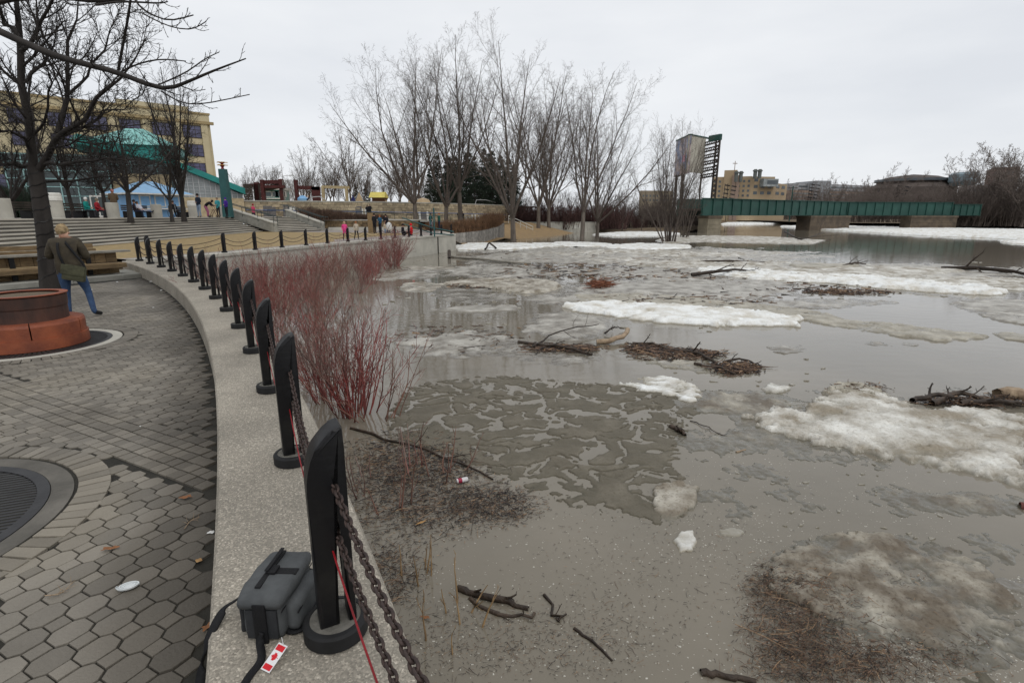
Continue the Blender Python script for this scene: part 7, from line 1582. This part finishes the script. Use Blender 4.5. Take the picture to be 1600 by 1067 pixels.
person('person in a green and navy jacket right of the green post', 686, 60, 1.7, R(120), cloth('green2', (.02, .10, .075)), cloth('navy', (0, 0, 0)), cloth('ginger', (0, 0, 0)), REST, 1.75, 1.25, group=G2_)
person('person in black by the bicycles, left one', 717, 74, 2.2, R(30), cloth('black', (0, 0, 0)), cloth('black', (0, 0, 0)), cloth('dark_hair', (0, 0, 0)), REST, 1.6, 1.2, group=G2_)
person('person in black by the bicycles, right one', 723, 74.5, 2.2, R(-20), cloth('blackcoat', (0, 0, 0)), cloth('black', (0, 0, 0)), cloth('brown_hair', (0, 0, 0)), REST, 1.5, 1.2, group=G2_)
person('person in dark clothes on the playground beside the blue object', 481, 79, ZT-.1, R(100), cloth('navy', (0, 0, 0)), cloth('navy', (0, 0, 0)), cloth('blondish', (0, 0, 0)), GSIT, 1.7, 1.2, group='people by the playground')
person('tiny person in red behind the parapet of the bridge', 1303, 131.5, 4.75, R(180), cloth('brightred', (0, 0, 0)), cloth('black', (0, 0, 0)), cloth('dark_hair', (0, 0, 0)), None, 1.75, 1.2, group='people on the bridge')
# the man: weight on the left leg, right leg striding out, arms bent in front
fing = {}; fb = []; fr_ = {}
for sd_, sx_ in (('l', -1), ('r', 1)):
    base = Vector((-.20, .40, 1.17)) if sd_ == 'l' else Vector((.10, .38, 1.12)); fing['ha'+sd_] = tuple(base); fr_['ha'+sd_] = .034
    for k, (dx, L_) in enumerate(((-.030, .062), (-.010, .074), (.010, .070), (.030, .055))):
        a = 'f%s%d' % (sd_, k); fing[a+'a'] = (base.x+dx, base.y+.045, base.z+.008); fing[a+'b'] = (base.x+dx*1.1, base.y+.045+L_*.55, base.z-.006); fing[a+'c'] = (base.x+dx*1.1, base.y+.045+L_*.75, base.z-.036)
        fb += [('ha'+sd_, a+'a', 'S'), (a+'a', a+'b', 'S'), (a+'b', a+'c', 'S')]; fr_.update({a+'a': .010, a+'b': .0088, a+'c': .0075})
    a = 't'+sd_; fing[a+'a'] = (base.x-sx_*.038, base.y+.005, base.z+.006); fing[a+'b'] = (base.x-sx_*.05, base.y+.045, base.z+.0); fb += [('ha'+sd_, a+'a', 'S'), (a+'a', a+'b', 'S')]; fr_.update({a+'a': .011, a+'b': .009})
MAN = dict(pel=(0, 0, .95), spi=(.0, .01, 1.13), che=(-.01, .03, 1.32), nec=(-.02, .07, 1.48), hea=(-.035, .12, 1.585), top=(-.04, .135, 1.69), shl=(-.20, .05, 1.40), shr=(.19, .03, 1.40), ell=(-.31, .05, 1.14), elr=(.285, .06, 1.12), wrl=(-.22, .33, 1.17), wrr=(.12, .31, 1.12),
 hil=(-.1, 0, .90), hir=(.1, -.0, .90), knl=(-.12, .03, .50), anl=(-.13, -.03, .09), tol=(-.17, .13, .04), knr=(.22, .0, .50), anr=(.29, -.10, .09), tor=(.36, .06, .04))
manf = at(128, 495, 1.2)
mn_ = person('blond man in a brown jacket and jeans with an olive shoulder bag, back turned', 0, 0, 0, R(22), mat('brown_jacket', (.07, .056, .036), (.036, .03, .021), 7, .85, .9, 11), M_jeans, mat('blond_hair', (.42, .31, .17), (.2, .14, .08), 18, .9, .8, 40), MAN, 1.84, 1.42, loc=(manf.x-.06, manf.y, 1.2), fine=True, extra=(fing, fb, fr_), shoe=(.03, .024, .02))
bpy.context.view_layer.update(); dg_ = bpy.context.evaluated_depsgraph_get()
for P in PEOPLE: P['mesh'] = bpy.data.meshes.new_from_object(P['tmp'].evaluated_get(dg_))
for P in PEOPLE:
    me = P['mesh']; old = P['tmp'].data; bpy.data.objects.remove(P['tmp']); me.name = 'person_body'
    n = len(me.polygons); c = np.empty(n*3); me.polygons.foreach_get('center', c); c = c.reshape(-1, 3); best = np.full(n, 1e9); lab_ = np.zeros(n, np.int32)
    for a, b, t in P['bones']:
        A, B = np.array(P['sk'][a]), np.array(P['sk'][b]); e = B-A; tt_ = np.clip(((c-A)@e)/(e@e), 0, 1); d = np.linalg.norm(c-A-tt_[:, None]*e, axis=1)-(.05 if a in ('pel', 'spi', 'che') and b in ('spi', 'che') else 0); k = {'T': 0, 'L': 1, 'S': 2, 'F': 3}[t]; m_ = d < best; best[m_] = d[m_]; lab_[m_] = k
    s_ = P['s']; sk = P['sk']
    if P['coat'] or P['fine']: lab_[(lab_ == 1) & (c[:, 2] > sk['hil'].z-(.28 if P['coat'] else .06)*s_)] = 0
    else: lab_[(lab_ == 1) & (c[:, 2] > sk['hil'].z+.03)] = 0
    lab_[(lab_ == 2) & (c[:, 2] < sk['nec'].z+.015*s_) & (c[:, 2] > sk['nec'].z-.1) & (np.abs(c[:, 0]-sk['nec'].x) < .16)] = 0
    me.materials.clear()
    for m_ in (P['top'], P['leg'], M_skin, cloth('shoe', P['shoe'])): me.materials.append(m_)
    me.polygons.foreach_set('material_index', lab_); smooth(me)
    root = thing('person', P['label'], 'person', P['loc'], P['rz'], P['group']); ob('body', me, root); P['root'] = root
    # hair: a cap of the head, open at the face
    h0, h1 = sk['hea'], sk['top']; ctr = h0.lerp(h1, .45); hb = MB(); r = .108*s_; v = {}; g = np.random.RandomState(int(abs(P['loc'][0])*10)+1); nu, nv = (20, 12) if P['fine'] else (12, 7)
    for i in range(nv+1):
        for j in range(nu):
            th = math.pi*(.02+.66*i/nv); ph = 2*math.pi*j/nu; y = math.sin(th)*math.sin(ph)
            f_ = 1.0+(g.normal()*.07 if P['fine'] else 0); face = y > .45 and th > 1.0
            rr_2 = r*(.80 if face else f_)
            v[i, j] = hb.bm.verts.new((ctr.x+rr_2*.92*math.sin(th)*math.cos(ph), ctr.y+rr_2*1.06*math.sin(th)*math.sin(ph)-.006, ctr.z+rr_2*1.1*math.cos(th)))
    for i in range(nv):
        for j in range(nu): hb.bm.faces.new((v[i, j], v[i+1, j], v[i+1, (j+1) % nu], v[i, (j+1) % nu]))
    hb.build('hair', P['hair'], root, True)
    if P['fine']:
        nf = MB(); nf.lathe([(.0, -.02), (.016, -.012), (.012, .01), (.0, .022)], 8); o = nf.build('nose', M_skin, root, True); o.location = h0+Vector((0, .098, -.005))
        for sx_ in (-1, 1): o = MB().lathe([(0, -.03), (.012, -.018), (.016, .01), (0, .03)], 8).build('ear', M_skin, root, True); o.location = h0+Vector((sx_*.092, .0, .0))
        for sx_ in (-1, 1): o = MB().lathe([(0, -.006), (.011, 0), (0, .006)], 10).build('eye', M_black, root, True); o.location = h0+Vector((sx_*.032, .088, .022))
        o = MB().box(-.022, .022, 0, .006, -.003, .003).build('mouth', M_terra, root); o.location = h0+Vector((0, .086, -.045))
R_ = mn_['root']
M_olive = mat('olive_canvas', (.085, .085, .05), (.05, .05, .03), 8, .85, .4, 40)
o = MB().box(-.19, .19, -.055, .055, -.15, .15, None, .035).build('shoulder_bag_body', M_olive, None); auto(o.data)
sb_ = thing('shoulder_bag', 'olive canvas shoulder bag hanging at the blond man\'s right hip', 'bag'); sb_.matrix_world = Matrix.Translation(R_.location) @ Matrix.Rotation(R(22), 4, 'Z') @ Matrix.Translation((.13, -.22, .90)) @ Matrix.Rotation(R(12), 4, 'Y') @ Matrix.Rotation(R(-8), 4, 'Z')
o.name = 'bag_body'; o.parent = sb_
fl = MB().box(-.20, .20, -.068, -.05, -.04, .155, None, .012).build('flap', M_olive, sb_); auto(fl.data)
ribbon('strap', [(-.17, 0, .12), (-.26, .0, .30), (-.33, .055, .46), (-.36, .16, .585), (-.335, .28, .62)], .045, M_web, sb_, .004, Vector((0, 1, 0)))
ribbon('strap', [(.17, .0, .12), (.12, .02, .22), (-.02, .045, .36), (-.16, .07, .50), (-.30, .16, .61)], .045, M_web, sb_, .004, Vector((0, 1, 0)))
# white and red jacket patch / paper in his hands
tag(MB().box(-.09, .09, -.004, .004, -.12, .12, None, .003).build('folded_paper', M_paper, None, loc=(R_.location.x-.40, R_.location.y+.30, 2.42), rot=(R(20), 0, R(40))), 'white and red folded paper held up by the blond man', 'paper')
# wheelchair, walking frame, stroller, bicycle
def wheel(r, par, loc, w=.02, name='wheel', rot=(0, 0, 0)):
    m_ = MB(); n = 20; m_.tube([(0, r*math.cos(a), r*math.sin(a)) for a in np.linspace(0, 6.283, n+1)], w, 5, False)
    for k in range(6): a = k*R(30)*2; m_.tube([(0, 0, 0), (0, r*math.cos(a), r*math.sin(a))], .004, 3)
    return m_.build(name, M_black, par, True, loc=loc, rot=rot)
wr = wc['root']; t = thing('wheelchair', 'wheelchair with a white bag on its back at the terrace edge', 'wheelchair', wr.location, R(5))
for sx_ in (-.31, .31): wheel(.31, t, (sx_, .0, .31)); wheel(.09, t, (sx_*.85, .42, .1))
MB().box(-.27, .27, -.2, .28, .40, .45).build('seat', M_black, t); MB().box(-.27, .27, -.25, -.21, .45, .92).build('backrest', M_black, t); MB().box(-.12, .12, -.30, -.26, .25, .62, None, .01).build('white_bag', M_paper, t)
for sx_ in (-.27, .27): MB().tube([(sx_, -.23, .4), (sx_, -.25, .98), (sx_, -.36, 1.0)], .015, 5).build('handle', M_mullw, t)
t = thing('walking_frame', 'four-wheeled walking frame held by the bent person', 'walking frame', (xat(333, 43, 3.5), 43, 3.05), R(-80))
for sx_ in (-.22, .22):
    MB().tube([(sx_, -.1, .92), (sx_, 0, .9), (sx_, .32, .08)], .018, 5).build('front_leg', M_maroon, t); MB().tube([(sx_, .08, .6), (sx_, -.22, .08)], .018, 5).build('rear_leg', M_maroon, t); wheel(.08, t, (sx_, .32, .09)); wheel(.08, t, (sx_, -.22, .09))
MB().box(-.22, .22, -.05, .15, .55, .58).build('seat', M_black, t)
t = thing('stroller', 'white covered baby stroller right of the standing group', 'stroller', (xat(608, 50.5, 2), 50.5, 1.55), R(60))
MB().lathe([(.22, .35), (.27, .5), (.27, .7), (.22, .92), (.05, 1.05)], 10).build('hood', M_paper, t)
for sx_ in (-.22, .22): wheel(.13, t, (sx_, .25, .14)); wheel(.13, t, (sx_, -.25, .14)); MB().tube([(sx_, .25, .14), (sx_, -.1, .5), (sx_, -.5, 1.0)], .015, 5).build('frame_tube', M_black, t)
for i, (px, lb) in enumerate(((729, 'pale bicycle leaning against the rubble wall'), (734, 'second bicycle leaning on the wall behind the pale one'))):
    t = thing('bicycle', lb, 'bicycle', (xat(px, 76, 3), 76+i, 2.25), R(25+i*12), 'bicycles by the rubble wall')
    for y in (-.5, .5): wheel(.34, t, (0, y, .34), .025)
    MB().tube([(0, -.5, .34), (0, -.12, .85), (0, .38, .9), (0, -.05, .3), (0, -.5, .34)], .025, 5).build('frame', M_mullw, t); MB().tube([(0, .5, .34), (0, .36, 1.02)], .02, 5).tube([(-.25, .34, 1.03), (.25, .34, 1.03)], .015, 5).build('handlebar', M_mullw, t); MB().box(-.07, .07, -.25, .02, .93, .98).build('saddle', M_black, t)
o = MB().lathe([(0, 0), (.7, .05), (.75, .5), (.3, .9), (0, .95)], 10).build('play_boulder', M_blue, None, loc=(xat(473, 79, 5.5), 79, ZT-.1)); tag(o, 'bright blue playground object under the maroon pavilion', 'play equipment')
tag(MB().tube([(xat(480, 77, 5), 77, ZT-.05), (xat(490, 77, 5), 77, ZT+.55), (xat(500, 77, 5), 77, ZT+.6), (xat(508, 77, 5), 77, ZT+.2)], .06, 5).build('curved_rail', M_mullw), 'low curved metal rail on the wall top before the pavilion', 'railing')
